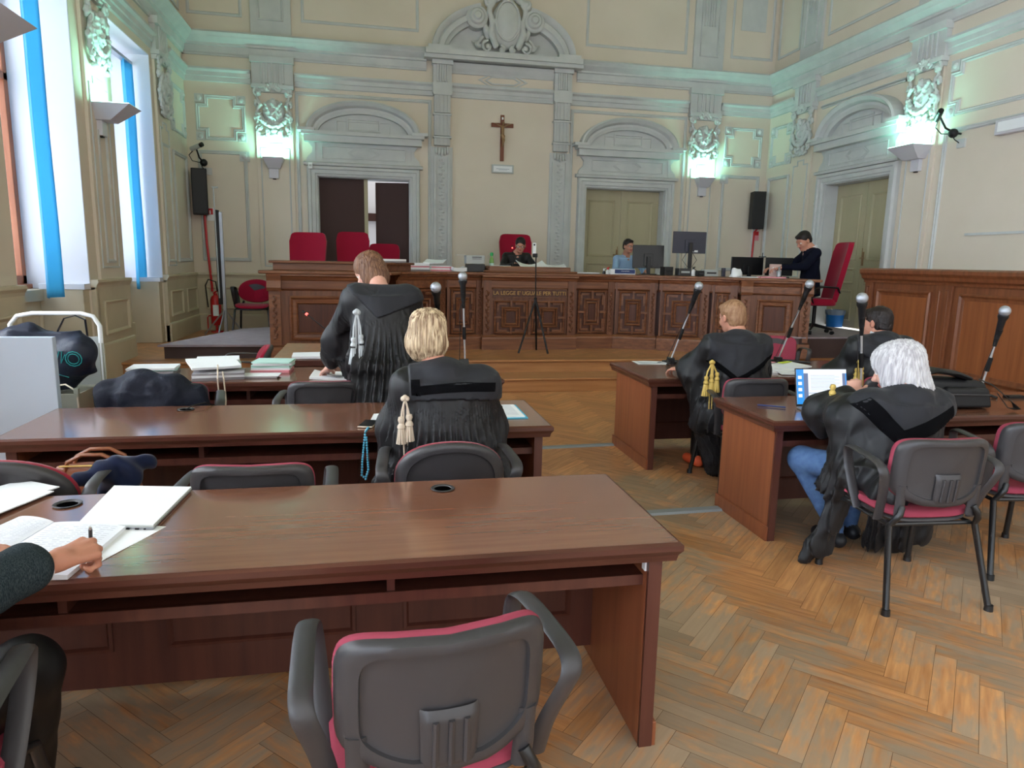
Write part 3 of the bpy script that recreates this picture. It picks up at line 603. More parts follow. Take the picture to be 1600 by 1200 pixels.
for p, q, kd in SEG:
    mp, L = vmap(p, q); t = MB()
    dp = .85 if kd == 'wing' else .3
    t.mbox(mp, 0, L, ZA, ZB-.04, -dp, 0, 0)
    t.mbox(mp, -.02, L+.02, ZA, ZA+.16, -.1, .07, 1); t.sweep(mp, [(-.02, ZA+.16), (L+.02, ZA+.16)], [(0, 0), (0, .07), (.02, .065), (.05, .03), (.06, 0)], m=1)
    t.sweep(mp, [(-.02, ZB-.04), (L+.02, ZB-.04)], [(0, 0), (0, .09), (-.02, .095), (-.035, .06), (-.07, .04), (-.08, .02), (-.17, .018), (-.18, .03), (-.2, 0)], m=1)
    pw = .10 if kd != 'centre' else .12
    zp0, zp1 = ZA+.22, ZB-.26
    if kd == 'wing':
        pl = .13
        for a in (0, L-pl):
            t.mbox(mp, a, a+pl, ZA+.22, ZB-.24, 0, .05, 1); t.mbox(mp, a-.015, a+pl+.015, ZA, ZA+.2, 0, .12, 1); t.sweep(mp, [(a-.015, ZB-.24), (a+pl+.015, ZB-.24)], [(0, 0), (0, .1), (.04, .12), (.12, .10), (.2, .12), (.2, 0)], m=1)
            wavy(t, mp, a+.03, a+pl-.03, ZA+.28, ZB-.3, .052)
        t.sweep(mp, [(pl+.1, zp0+.05), (L-pl-.1, zp0+.05), (L-pl-.1, zp1-.04), (pl+.1, zp1-.04)], [(0, 0), (0, .03), (.02, .045), (.04, .02), (.075, .015), (.085, .03), (.10, .0)], closed=True, m=1)
        t.mbox(mp, pl+.2, L-pl-.2, zp0+.15, zp1-.14, 0, .008, 2)
    elif kd == 'centre':
        for a in (0, L-pw): t.mbox(mp, a, a+pw, ZA+.16, ZB-.06, 0, .035); wavy(t, mp, a+.02, a+pw-.02, ZA+.24, ZB-.26, .035)
        a0, a1, mid = pw+.03, L-pw-.03, L/2
        t.mbox(mp, a0-.01, a1+.01, ZB-.36, ZB-.345, 0, .03); t.mbox(mp, a0-.01, a1+.01, ZB-.24, ZB-.225, 0, .03); t.mbox(mp, a0-.01, a1+.01, ZB-.345, ZB-.24, 0, .006, 2)
        t.mbox(mp, a0, a1, zp0, ZB-.40, 0, .004, 2)
        fret(t, mp, a0+.01, mid-.03, zp0+.01, ZB-.40); fret(t, mp, mid+.03, a1-.01, zp0+.01, ZB-.40); bar(t, mp, mid-.02, mid+.02, ZA+.2, ZB-.38, .035)
    else:
        t.mbox(mp, L-pw, L, ZA+.16, ZB-.06, 0, .035); wavy(t, mp, L-pw+.02, L-.02, ZA+.24, ZB-.26, .035); t.mbox(mp, 0, .03, ZA+.16, ZB-.06, 0, .03)
        t.mbox(mp, .05, L-pw-.02, zp0, zp1, 0, .004, 2); fret(t, mp, .06, L-pw-.03, zp0+.01, zp1+.02)
    t.build('front_panel', [M['bench'], M['bench_h'], M['bench_in']], bn)
FACE = [s_[0] for s_ in SEG]+[SEG[-1][1]]
top = MB(); pf = []
for p, q, kd in SEG: pf += [p, q]
outl = [(x, y-.10) for x, y in pf]
back = [(6.2, 9.75), (5.5, 10.2), (4.7, 10.75), (3.6, 11.0), (1.3, 11.0), (.3, 10.6), (-.1, 9.8), (-1.25, 9.7)]
t = MB(); t.prism([(-1.32, 8.64), (.22, 8.7), (.36, 9.32), (1.02, 9.86), (1.5, 9.92), (2.98, 9.92), (3.6, 10.0), (4.18, 9.8), (4.85, 9.42), (5.12, 9.1), (6.12, 8.76)]+back, ZB-.04, ZB)
t.build('worktop', M['bench_h'], bn, bevel=.012)
t = MB(); t.prism([(-1.18, 8.86), (.14, 8.9), (.5, 9.6), (.2, 9.9), (-1.18, 9.65)], ZB, ZB+.10); t.prism([(-1.22, 8.80), (.17, 8.86), (.55, 9.6), (.2, 9.96), (-1.22, 9.7)], ZB+.085, ZB+.115)
t.build('raised_top', M['bench_h'], bn, bevel=.01)
t = MB(); t.prism([(1.64, 10.06), (2.86, 10.06), (2.9, 10.9), (1.6, 10.9)], ZB, ZB+.09); t.prism([(1.57, 10.0), (2.95, 10.0), (2.9, 10.95), (1.6, 10.95)], ZB, ZB+.03); t.build('raised_top', M['bench_h'], bn, bevel=.02)
# gilded motto of the courtroom
t = MB(); off = [(x_, y_+.12) for x_, y_ in ((.35, 9.5), (.98, 9.98), (1.55, 10.1), (2.93, 10.1), (3.57, 10.1), (4.18, 9.9), (4.85, 9.53), (5.16, 9.3), (6.0, 8.97))]; t.prism(off+[(x_+.05, y_+.3) for x_, y_ in reversed(off)], ZA, ZB-.045); t.build('carcass', M['bench_in'], bn)  # carcass: dark fill added so the gaps between panels read dark
cu = bpy.data.curves.new('motto', 'FONT'); cu.body = 'LA LEGGE E\' UGUALE PER TUTTI'; cu.size = .098; cu.align_x = 'CENTER'; cu.align_y = 'CENTER'; cu.extrude = .006; cu.space_character = 1.0
to = bpy.data.objects.new('motto_tmp', cu); COL.objects.link(to); dg = bpy.context.evaluated_depsgraph_get(); dg.update()
me = bpy.data.meshes.new_from_object(to.evaluated_get(dg)); bpy.data.objects.remove(to)
def textmesh(s, size, ext=.001, ax='CENTER'):
    cu = bpy.data.curves.new('t', 'FONT'); cu.body = s; cu.size = size; cu.align_x = ax; cu.align_y = 'CENTER'; cu.extrude = ext
    to = bpy.data.objects.new('t', cu); COL.objects.link(to); dg = bpy.context.evaluated_depsgraph_get(); dg.update()
    me = bpy.data.meshes.new_from_object(to.evaluated_get(dg)); bpy.data.objects.remove(to); return me
me.materials.clear(); me.materials.append(M['gild'])
wd = max(v.co.x for v in me.vertices)-min(v.co.x for v in me.vertices); k_ = 1.08/wd
me.transform(Matrix.Translation((2.24, 10.008, ZB-.293)) @ Matrix.Rotation(math.radians(90), 4, 'X') @ Matrix.Diagonal((k_, .8, 1, 1)))
me.name = 'lettering'; o = bpy.data.objects.new('lettering', me); lk(o, bn); setp(o, label='gilded motto letters')
# ------------------------------------------------------------------ oak parapet on the right
pr = thing('oak_parapet', 'tall panelled oak parapet enclosing the seats along the right wall', 'parapet', (6.3, 6.6, 0))
p0, p1 = (6.38, 8.2), (6.18, 3.6); mp, L = vmap(p0, p1)
t = MB(); t.mbox(mp, 0, L, 0, 1.52, -.09, 0, 0)
t.sweep(mp, [(-.03, 1.53), (L, 1.53)], [(-.09, 0), (-.09, .03), (-.06, .035), (-.04, .07), (0, .08), (.03, .11), (.07, .11), (.09, .08), (.09, -.2), (-.02, -.2), (-.02, 0)], m=0)
x = 0
edges = [0, .17, 1.28, 1.52, 3.05, 3.3, L]
for a, b in ((0, .15), (1.27, 1.50), (3.08, 3.30)): t.mbox(mp, a, b, 0, 1.48, 0, .03); t.sweep(lambda u, v, o: mp(u, v, o+.03), [(a+.04, .5), (b-.04, .5), (b-.04, 1.4), (a+.04, 1.4)], [(0, 0), (0, .008), (.01, .01), (.02, 0)], closed=True)
t.mbox(mp, 0, L, 0, .36, 0, .04); t.sweep(mp, [(0, .36), (L, .36)], [(0, 0), (0, .04), (.04, .05), (.07, .03), (.09, .0)])
t.build('frame', M['parapet'], pr, bevel=.004)
for a, b in ((.24, 1.18), (1.60, 2.98), (3.40, L-.1)):
    t = MB(); t.mbox(mp, a+.06, b-.06, .50, 1.30, 0, .012, 1); t.sweep(mp, [(a, .45), (b, .45), (b, 1.36), (a, 1.36)], [(0, 0), (0, .025), (.02, .04), (.04, .02), (.07, .015), (.08, 0)], closed=True)
    t.build('raised_panel', [M['parapet'], M['parapet_in']], pr)
# ------------------------------------------------------------------ advocates desks
def desk(x0, x1, y0, y1, label, grom=(), shelf=True, tail=None):
    """knee side faces the viewer (low y)"""
    d = thing('advocate_desk', label, 'desk', ((x0+x1)/2, (y0+y1)/2, 0), 'veneered advocates desks')
    H = .74
    t = MB(); t.box(x0+.012, x1-.012, y0+.012, y1-.012, H-.012, H)
    t.build('worktop', M['desk_top'], d, bevel=.003)
    t = MB()
    ring = [(x0, y0), (x1, y0), (x1, y1), (x0, y1)]
    t.sweep(lambda a, b, o: (a, b, H-.014+o), ring, [(.0, .006), (.0, -.012), (.012, -.03), (.016, -.05), (.04, -.055), (.04, .012), (.012, .014)], closed=True)
    t.build('edge_moulding', M['desk_edge'], d)
    for sx_, a in ((1, x0+.05), (-1, x1-.05)):
        t = MB(); a2 = a+sx_*.045; t.box(min(a, a2), max(a, a2), y0+.06, y1-.06, .0, H-.065)
        xo = a-sx_*.014; t.box(min(a, xo), max(a, xo), y0+.045, y1-.05, 0, .09)
        t.build('side_panel', M['desk_side'], d, bevel=.004)
        t = MB(); t.box(min(a, a2), max(a, a2), y0+.045, y0+.06, 0, H-.065); t.build('edge_strip', M['desk_dark'], d)
    ym = y1-.16
    t = MB(); t.box(x0+.09, x1-.09, ym, ym+.03, .06, H-.065)
    nn = 3; w_ = (x1-x0-.2)/nn
    for k in range(nn):
        t.sweep(lambda a, b, o: (a, ym-o, b), [(x0+.1+k*w_+.09, .2), (x0+.1+(k+1)*w_-.09, .2), (x0+.1+(k+1)*w_-.09, .56), (x0+.1+k*w_+.09, .56)], [(0, 0), (0, .008), (.012, .010), (.02, 0)], closed=True)
    t.build('modesty_panel', M['desk_dark'], d)
    if shelf:
        t = MB(); t.box(x0+.09, x1-.09, y0+.10, ym, H-.155, H-.14); t.box(x0+.09, x1-.09, y0+.09, y0+.105, H-.175, H-.14)
        for k in (1, 2): t.box(x0+k*(x1-x0)/3-.012, x0+k*(x1-x0)/3+.012, y0+.1, ym, H-.14, H-.06)
        t.build('under_shelf', M['desk_dark'], d)
    for gx, gy in grom:
        t = MB(); t.lathe([(.040, .0), (.046, .004), (.044, .006), (.034, .004), (.031, -.001)], (gx, gy, H), 28, 0); t.lathe([(0, -.0), (.032, .0), (.032, .0012), (0, .0012)], (gx, gy, H), 28, 1)
        t.build('cable_grommet', [M['plastic'], M['hole']], d, smooth=True)
    return d
desk(-1.78, .95, 1.93, 2.68, 'nearest veneered advocates desk, with the closed laptop on it', [(.25, 2.56), (-1.05, 2.56)])
desk(-1.76, .94, 3.53, 4.26, 'middle left desk, where the blonde seated woman works', [(-1.05, 4.14)])
desk(-1.80, .95, 5.04, 5.74, 'far left desk covered in case files before the bench', [])
desk(2.06, 4.80, 4.97, 5.88, 'far right desk, where the ginger haired man sits')
desk(2.22, 4.96, 3.50, 4.23, 'near right desk carrying the open laptop and black bag')
# label stuck on the near desk
d0 = [o for o in bpy.data.objects if o.name == 'advocate_desk'][0]
MB().box(.848, .854, 1.992, 2.017, .625, .682).build('inventory_sticker', M['paper'], d0)
# sloping reading stand in front of the bench wing
st = thing('reading_stand', 'small brown sloping reading stand beyond the far left desk', 'lectern', (-.4, 6.45, 0))
mt_ = MB(); mt_.hexa([(-.86, 6.08, .715), (.06, 6.04, .715), (.0, 6.75, .78), (-.80, 6.78, .78), (-.86, 6.08, .74), (.06, 6.04, .74), (.0, 6.75, .81), (-.80, 6.78, .81)])
mt_.build('sloping_top', M['desk_side'], st, bevel=.004)
MB().box(-.87, .07, 6.03, 6.07, .70, .755).build('front_lip', M['desk_edge'], st, bevel=.004)
MB().box(-.8, 0, 6.12, 6.7, 0, .715).build('body', M['desk_dark'], st, bevel=.004)
s_ = thing('cable_cover', 'grey cable cover strip across the aisle between far desks', 'cable cover', (1.8, 5.8, 0)); 
t = MB(); t.hexa([(.95, 5.70, 0), (2.10, 5.76, 0), (2.10, 5.84, 0), (.95, 5.78, 0), (.95, 5.715, .012), (2.10, 5.775, .012), (2.10, 5.825, .012), (.95, 5.765, .012)]); t.build('strip', M['cable_strip'], s_)
s_ = thing('cable_cover', 'grey cable cover strip across the aisle beside the near right desk', 'cable cover', (1.9, 4.1, 0)); 
t = MB(); t.hexa([(.95, 4.02, 0), (2.28, 4.06, 0), (2.28, 4.15, 0), (.95, 4.11, 0), (.95, 4.035, .012), (2.28, 4.075, .012), (2.28, 4.135, .012), (.95, 4.095, .012)]); t.build('strip', M['cable_strip'], s_)
# ------------------------------------------------------------------ chairs
def sgnpow(x, p): return math.copysign(abs(x)**p, x)
def back_outline(kind):
    def f(t, r):
        c, s_ = math.cos(t), math.sin(t)
        if kind == 'rect':
            n_ = 2/5.5; x, z = .235*sgnpow(c, n_)*r, .152*sgnpow(s_, n_)*r
            if s_ < 0: x *= 1-.22*(abs(s_)**3)*r
            z += -.03*max(0, -s_)*(1-abs(c))*r
        else:
            x, z = .245*sgnpow(c, .92)*r, (.19 if s_ > 0 else .16)*sgnpow(s_, .85)*r
        return x, z
    return f
def conf_chair(kind, fab, label, loc, rz, group):
    c = thing('conference_chair', label, 'chair', loc, group, rz)
    F = back_outline(kind); zc = .685 if kind == 'rect' else .64
    def P(x, z, off):  # curved and reclined plane of the backrest, off>0 towards the rear
        return (x, -.24-.10*(z+.17)+1.3*x*x-off, zc+z)
    N = 44; t = MB(); rings = []
    prof = [(1.0, -.004), (1.0, .004), (.985, .016), (.95, .024), (.88, .026), (.80, .024), (.785, .013), (.74, .011), (.4, .011), (.02, .011)]
    for r, off in prof: rings.append([P(*F(2*math.pi*k/N, r), off) for k in range(N)])
    t.loft(rings, caps=True, m=0)
    if kind == 'rect':
        a = P(0, 0, 0); t.grid(lambda u, v: P((u-.5)*.13*(1-.05*(1-v)), -.165+v*.15, .030-.012*(abs(u-.5)*2)**8-.012*(abs(v-.5)*2)**10), 14, 10)
        for k in (-1, 0, 1): t.tube([P(k*.034, -.145, .031), P(k*.034, -.035, .031)], .007, 6)
    for sx_ in (-1, 1):
        if kind == 'rect': t.tube([P(sx_*.19, -.08, .012), P(sx_*.188, -.18, .014), P(sx_*.185, -.235, .014)], (.026, .016), 8, side=(1, 0, 0))
    t.build('backrest_shell', M['plastic'] if kind != 'dark' else M['plastic_dk'], c, smooth=True, local=True)
    t = MB(); rings = []
    for r, off in [(1.0, -.004), (1.006, -.014), (.99, -.034), (.93, -.046), (.6, -.05), (.02, -.05)]: rings.append([P(*F(2*math.pi*k/N, r), off) for k in range(N)])
    t.loft(rings, caps=True); t.build('backrest_pad', fab, c, smooth=True, local=True)
    def S(u, v, z):
        x = (u-.5)*.47; y = -.19+v*.44
        return (x, y, z+.02*(abs(u-.5)*2)**3-.03*max(0, v-.8)*3)
    def slab(z0, z1, ins):
        r = []; n_ = 40
        for zz, k in ((z0, .93), (z0+.01, 1), (z1-.015, 1), (z1-.004, .96), (z1, .86), (z1+.002, .4), (z1+.002, .02)):
            r.append([S(.5+.5*k*ins*sgnpow(math.cos(2*math.pi*i/n_), .4), .5+.5*k*ins*sgnpow(math.sin(2*math.pi*i/n_), .4), zz) for i in range(n_)])
        return r
    t = MB(); t.loft(slab(.425, .465, 1)); t.build('seat', fab, c, smooth=True, local=True)
    t = MB(); t.loft(slab(.40, .43, .97)); t.build('seat_shell', M['plastic'], c, smooth=True, local=True)
    for sx_ in (-1, 1):
        t = MB()
        # rear upright + leg is one bent tube, front leg another
        t.tube([(sx_*.185, P(0, -.16, 0)[1]+.02, .50), (sx_*.20, -.235, .47), (sx_*.215, -.225, .44), (sx_*.225, -.20, .40), (sx_*.265, -.30, .02)], .0155, 10); t.lathe([(0, 0), (.021, 0), (.019, .03), (0, .03)], (sx_*.267, -.304, 0), 10)
        t.build('leg', M['leg'], c, smooth=True, local=True)
        t = MB(); t.tube([(sx_*.20, .0, .41), (sx_*.215, .16, .41), (sx_*.225, .20, .395), (sx_*.262, .265, .02)], .0155, 10); t.lathe([(0, 0), (.021, 0), (.019, .03), (0, .03)], (sx_*.264, .268, 0), 10)
        t.build('leg', M['leg'], c, smooth=True, local=True)
        t = MB(); pts = [(sx_*.245, -.14, .415), (sx_*.255, -.17, .52), (sx_*.285, -.215, .63), (sx_*.298, -.225, .672), (sx_*.302, -.205, .70), (sx_*.298, -.15, .715), (sx_*.285, .03, .725), (sx_*.274, .09, .72), (sx_*.266, .115, .695), (sx_*.258, .11, .62), (sx_*.25, .06, .50), (sx_*.242, .02, .415)]
        # smooth the loop
        q = [Vector(p) for p in pts]; 
        for _ in range(2):
            nq = [q[0]]
            for i in range(len(q)-1): nq += [q[i]*.75+q[i+1]*.25, q[i]*.25+q[i+1]*.75]
            q = nq+[q[-1]]
        t.tube(q, (.026, .0085), 10, side=(1, 0, 0)); t.build('armrest', M['plastic'], c, smooth=True, local=True)
    t = MB(); t.tube([(-.215, .14, .40), (.215, .14, .40), (.215, -.18, .40), (-.215, -.18, .40), (-.215, .13, .40)], .011); t.build('seat_frame', M['leg'], c, local=True)
    return c
G1 = 'conference chairs of the advocates'
chA = conf_chair('rect', M['pink'], 'grey backed chair with faded red seat standing empty at the nearest desk', (.115, 1.60, 0), math.radians(7), G1)
chB = conf_chair('round', M['red'], 'round backed chair under the blonde seated woman', (.325, 3.18, 0), 0, G1)
ca = lambda src, lab, x, y, d: copy_tree(src, (x, y, 0), math.radians(d), lab)
ca(chA, 'empty square backed chair between the two nearest left desks', -.47, 2.99, -2).scale = (1, 1, .965)
ca(chB, 'round backed chair with red rim behind the nearest desk, beside the brown handbag', -1.38, 3.10, -4)
ca(chA, 'empty square backed chair at the far left desk, left of the standing woman', -.31, 4.72, 0)
ca(chA, 'square backed chair at the far left desk under the draped gown', -1.27, 4.72, 6)
ca(chA, 'chair under the white haired man at the near right desk', 2.63, 2.93, -4)
ca(chA, 'empty chair with faded red seat at the right edge, right of the white haired man', 3.48, 3.16, -8)
ca(chA, 'chair under the ginger haired man at the far right desk', 2.66, 4.62, -4)
ca(chA, 'chair under the dark haired man at the far right desk', 3.78, 4.62, -6)
ca(chA, 'empty faded red chair seen beyond the far right desk, before the clerk', 4.42, 6.95, 170)
ca(chB, 'small dark red chair back seen beyond the far left desk files', -1.18, 6.45, 100)
ca(chA, 'grey plastic chair under the man writing at the left edge', -1.06, 1.54, 2)
chC = conf_chair('round', M['red'], 'red armchair with black frame standing against the back wall left of the bench', (-1.90, 11.95, ZA), math.radians(178), G1); chC.scale = (1.12, 1.12, 1.08)
for o in chC.children:
    if o.data.materials[0] == M['plastic']: o.data = o.data.copy(); o.data.materials[0] = M['plastic_dk']
# high backed judges chairs
def judge_chair(label, loc, rz, hgt=.78, arms=False):
    c = thing('high_backed_chair', label, 'chair', loc, 'red high backed swivel chairs behind the bench', rz)
    def bp_(u, v, side):
        x = (u-.5)*(.46+.08*v)*(1-.10*max(0, v-.86)/.14) ; y = -.24-.16*v+.06*(2*(u-.5))**2*(1)+(-.045 if side else 0.03)
        return (x, y, .48+v*hgt-.02*(abs(2*u-1)**6)*(v > .9))
    t = MB(); nu, nv = 12, 14
    ring = lambda v, k: [bp_(.5+(i/nu-.5)*k, v, 0) for i in range(nu+1)]+[bp_(.5+(1-i/nu-.5)*k, v, 1) for i in range(nu+1)]
    rs = [ring(0, .9)]+[ring(j/nv, 1) for j in range(nv)]+[ring(.985, .985), ring(1.005, .93), ring(1.012, .8)]
    t.loft(rs); t.build('backrest', M['red'], c, smooth=True, local=True)
    t = MB(); rings = []
    for zz, k in ((.42, .9), (.435, 1), (.50, 1), (.525, .93), (.53, .6), (.53, .02)):
        rings.append([(.26*k*sgnpow(math.cos(2*math.pi*i/32), .5), .0+.25*k*sgnpow(math.sin(2*math.pi*i/32), .5), zz) for i in range(32)])
    t.loft(rings); t.build('seat', M['red'], c, smooth=True, local=True)
    for s_ in (-1, 1):
        t = MB(); t.tube([(s_*.24, -.25, .62), (s_*.29, -.2, .69), (s_*.30, 0, .70), (s_*.29, .15, .67), (s_*.27, .18, .60), (s_*.24, .12, .47), (s_*.22, .08, .43)], (.025, .014), 8, side=(1, 0, 0)); t.build('armrest', M['plastic_dk'], c, smooth=True, local=True)
    t = MB(); t.tube([(0, 0, .12), (0, 0, .42)], .028, 12); t.build('gas_column', M['black'], c, smooth=True, local=True)
    for k in range(5):
        a = math.radians(72*k+10); t = MB(); t.tube([(0, 0, .13), (.16*math.cos(a), .16*math.sin(a), .10), (.29*math.cos(a), .29*math.sin(a), .075)], [.026, .02, .014], 8)
        t.tube([(.29*math.cos(a)-.02*math.sin(a), .29*math.sin(a)+.02*math.cos(a), .028), (.29*math.cos(a)+.02*math.sin(a), .29*math.sin(a)-.02*math.cos(a), .028)], .028, 10)
        t.build('wheel_arm', M['black'], c, smooth=True, local=True)
    return c
jc = judge_chair('crimson high backed chair, leftmost behind the bench', (-.97, 10.45, ZDA), math.radians(172), .84)
j2 = copy_tree(jc, (-.31, 11.3, ZDA), math.radians(180), 'crimson high backed chair before the open door, above the standing woman'); j2.scale = (.98, 1, 1.04)
j3 = copy_tree(jc, (2.40, 11.66, ZDA), math.radians(180), 'crimson high backed chair behind the woman judge'); j3.scale = (1.06, 1, 1.08)
c4 = judge_chair('lower crimson chair before the open door, right of the taller one', (.17, 12.1, ZDA), math.radians(176), .74)
c5 = judge_chair('crimson swivel chair with black arms carrying the clerk at the right end', (6.48, 9.42, ZDA), math.radians(75), .86)
# ------------------------------------------------------------------ sculpting: blended solids turned into one continuous surface
def rotm(ax=0, ay=0, az=0):
    return np.array((Matrix.Rotation(math.radians(az), 3, 'Z') @ Matrix.Rotation(math.radians(ax), 3, 'X') @ Matrix.Rotation(math.radians(ay), 3, 'Y')))
class Sculpt:
    def __init__(s, lo, hi, h):
        s.lo = np.array(lo, float); s.h = h; s.n = np.ceil((np.array(hi)-s.lo)/h).astype(int)+1
        s.d = np.ones(s.n, np.float32); s.raw = np.ones(s.n, np.float32)*9; s.t = np.zeros(s.n, np.int8)
        s.ax = [s.lo[i]+h*np.arange(s.n[i]) for i in range(3)]
    def sub(s, lo, hi):
        a = np.clip(np.floor((np.array(lo)-s.lo)/s.h).astype(int), 0, s.n); b = np.clip(np.ceil((np.array(hi)-s.lo)/s.h).astype(int)+1, 0, s.n)
        if (b <= a).any(): return None, None
        sl = tuple(slice(a[i], b[i]) for i in range(3))
        return sl, np.meshgrid(*[s.ax[i][sl[i]] for i in range(3)], indexing='ij', sparse=True)
    def put(s, sl, e, k, tag, cut=False):
        d = s.d[sl]; e = e.astype(np.float32)
        if cut:
            h_ = np.maximum(k-np.abs(d+e), 0)/max(k, 1e-6); s.d[sl] = np.maximum(d, -e)+h_*h_*k*.25; return
        h_ = np.maximum(k-np.abs(d-e), 0)/max(k, 1e-6); s.d[sl] = np.minimum(d, e)-h_*h_*k*.25
        w_ = e < s.raw[sl]; s.raw[sl] = np.where(w_, e, s.raw[sl]); s.t[sl] = np.where(w_, tag, s.t[sl])
    def cap(s, a, b, ra, rb=None, k=.02, tag=0, cut=False):
        rb = ra if rb is None else rb; a = np.array(a, float); b = np.array(b, float); r = max(ra, rb)+k+.03
        sl, X = s.sub(np.minimum(a, b)-r, np.maximum(a, b)+r)
        if sl is None: return s
        ab = b-a; L = max(ab @ ab, 1e-9); t = np.clip(((X[0]-a[0])*ab[0]+(X[1]-a[1])*ab[1]+(X[2]-a[2])*ab[2])/L, 0, 1)
        e = np.sqrt((X[0]-a[0]-t*ab[0])**2+(X[1]-a[1]-t*ab[1])**2+(X[2]-a[2]-t*ab[2])**2)-(ra+(rb-ra)*t); s.put(sl, e, k, tag, cut); return s
    def chain(s, pts, rs, k=.02, tag=0):
        for i in range(len(pts)-1): s.cap(pts[i], pts[i+1], rs[i], rs[i+1], k, tag)
        return s
    def ell(s, c, r, R=None, k=.02, tag=0, cut=False):
        c = np.array(c, float); r = np.array(r, float); m_ = r.max()+k+.03; sl, X = s.sub(c-m_, c+m_)
        if sl is None: return s
        x, y, z = X[0]-c[0], X[1]-c[1], X[2]-c[2]
        if R is not None: x, y, z = (R[0, 0]*x+R[1, 0]*y+R[2, 0]*z, R[0, 1]*x+R[1, 1]*y+R[2, 1]*z, R[0, 2]*x+R[1, 2]*y+R[2, 2]*z)
        q = np.sqrt((x/r[0])**2+(y/r[1])**2+(z/r[2])**2); g = np.sqrt((x/r[0]**2)**2+(y/r[1]**2)**2+(z/r[2]**2)**2)+1e-6
        s.put(sl, q*(q-1)/g, k, tag, cut); return s
    def col(s, a, b, ra, rb, k=.03, tag=0, az=0):
        """tapered upright column of elliptical section, flat ended"""
        a = np.array(a, float); b = np.array(b, float); m_ = max(*ra, *rb)+k+.03
        sl, X = s.sub((min(a[0], b[0])-m_, min(a[1], b[1])-m_, min(a[2], b[2])-k-.03), (max(a[0], b[0])+m_, max(a[1], b[1])+m_, max(a[2], b[2])+k+.03))
        if sl is None: return s
        t = np.clip((X[2]-a[2])/(b[2]-a[2]), 0, 1); x = X[0]-(a[0]+(b[0]-a[0])*t); y = X[1]-(a[1]+(b[1]-a[1])*t)
        c_, s_ = math.cos(math.radians(az)), math.sin(math.radians(az)); x, y = c_*x+s_*y, -s_*x+c_*y
        rx = ra[0]+(rb[0]-ra[0])*t; ry = ra[1]+(rb[1]-ra[1])*t
        q = np.sqrt((x/rx)**2+(y/ry)**2); g = np.sqrt((x/rx**2)**2+(y/ry**2)**2)+1e-5; e = q*(q-1)/g
        lo_, hi_ = min(a[2], b[2]), max(a[2], b[2]); e = np.maximum(e, np.maximum(lo_-X[2], X[2]-hi_)); s.put(sl, e, k, tag); return s
    def disp(s, fn, band=.05):
        i = np.nonzero(np.abs(s.d) < band); P = [s.ax[k][i[k]] for k in range(3)]; s.d[i] += fn(*P).astype(np.float32); return s
    def paint(s, fn, tag, push=0):
        i = np.nonzero(np.abs(s.d) < .05); P = [s.ax[k][i[k]] for k in range(3)]; w_ = fn(*P); j = tuple(q[w_] for q in i)
        s.t[j] = tag; s.d[j] -= push; return s
    def clip(s, fn):
        X = np.meshgrid(*s.ax, indexing='ij', sparse=True); s.d = np.maximum(s.d, fn(*X).astype(np.float32)); return s
    def blur(s, n_=1):
        for _ in range(n_):
            d = s.d
            for a in range(3):
                e = d.copy(); sl0 = [slice(None)]*3; sl1 = [slice(None)]*3; m_ = [slice(None)]*3; sl0[a] = slice(0, -2); sl1[a] = slice(2, None); m_[a] = slice(1, -1)
                e[tuple(m_)] = .25*d[tuple(sl0)]+.5*d[tuple(m_)]+.25*d[tuple(sl1)]; d = e
            s.d = d
        return s
    def mesh(s):
        d = s.d; d[0], d[-1] = 1, 1; d[:, 0], d[:, -1] = 1, 1; d[:, :, 0], d[:, :, -1] = 1, 1
        ins = d < 0; n0, n1, n2 = s.n
        c = ins[:-1, :-1, :-1]; al = c.copy(); an = c.copy()
        for dx in (0, 1):
            for dy in (0, 1):
                for dz in (0, 1):
                    q = ins[dx:n0-1+dx, dy:n1-1+dy, dz:n2-1+dz]; al = al & q; an = an | q
        act = an & ~al; idx = -np.ones(act.shape, np.int64); I = np.nonzero(act); N = len(I[0]); idx[I] = np.arange(N)
        acc = np.zeros((N, 3)); cnt = np.zeros(N)
        cor = [(a, b, e) for a in (0, 1) for b in (0, 1) for e in (0, 1)]
        for p in cor:
            for a in range(3):
                if p[a] == 0:
                    q = list(p); q[a] = 1; d0 = d[I[0]+p[0], I[1]+p[1], I[2]+p[2]]; d1 = d[I[0]+q[0], I[1]+q[1], I[2]+q[2]]
                    w_ = (d0 < 0) != (d1 < 0); t = np.where(w_, d0/np.where(w_, d0-d1, 1), 0)
                    for b in range(3): acc[:, b] += np.where(w_, (p[b]+(t if b == a else 0)), 0)
                    cnt += w_
        V = (np.stack(I, 1)+acc/cnt[:, None])*s.h+s.lo; F = []
        for a in range(3):
            b, c_ = (a+1) % 3, (a+2) % 3; lo_ = [slice(1, -1)]*3; lo_[a] = slice(0, -1); hi_ = list(lo_); hi_[a] = slice(1, None)
            A = ins[tuple(lo_)]; B = ins[tuple(hi_)]; E = np.nonzero(A != B); G = [E[0].copy(), E[1].copy(), E[2].copy()]
            for q in range(3):
                if q != a: G[q] = G[q]+1
            def id_(ob, oc):
                g = [x.copy() for x in G]; g[b] = g[b]-ob; g[c_] = g[c_]-oc; return idx[g[0], g[1], g[2]]
            f = np.stack([id_(1, 1), id_(0, 1), id_(0, 0), id_(1, 0)], 1); fl = ~A[E]; f[fl] = f[fl][:, ::-1]; F.append(f)
        F = np.concatenate(F); g = np.clip(np.round((V-s.lo)/s.h).astype(int), 0, s.n-1); T = s.t[g[:, 0], g[:, 1], g[:, 2]]
        return V, F, T
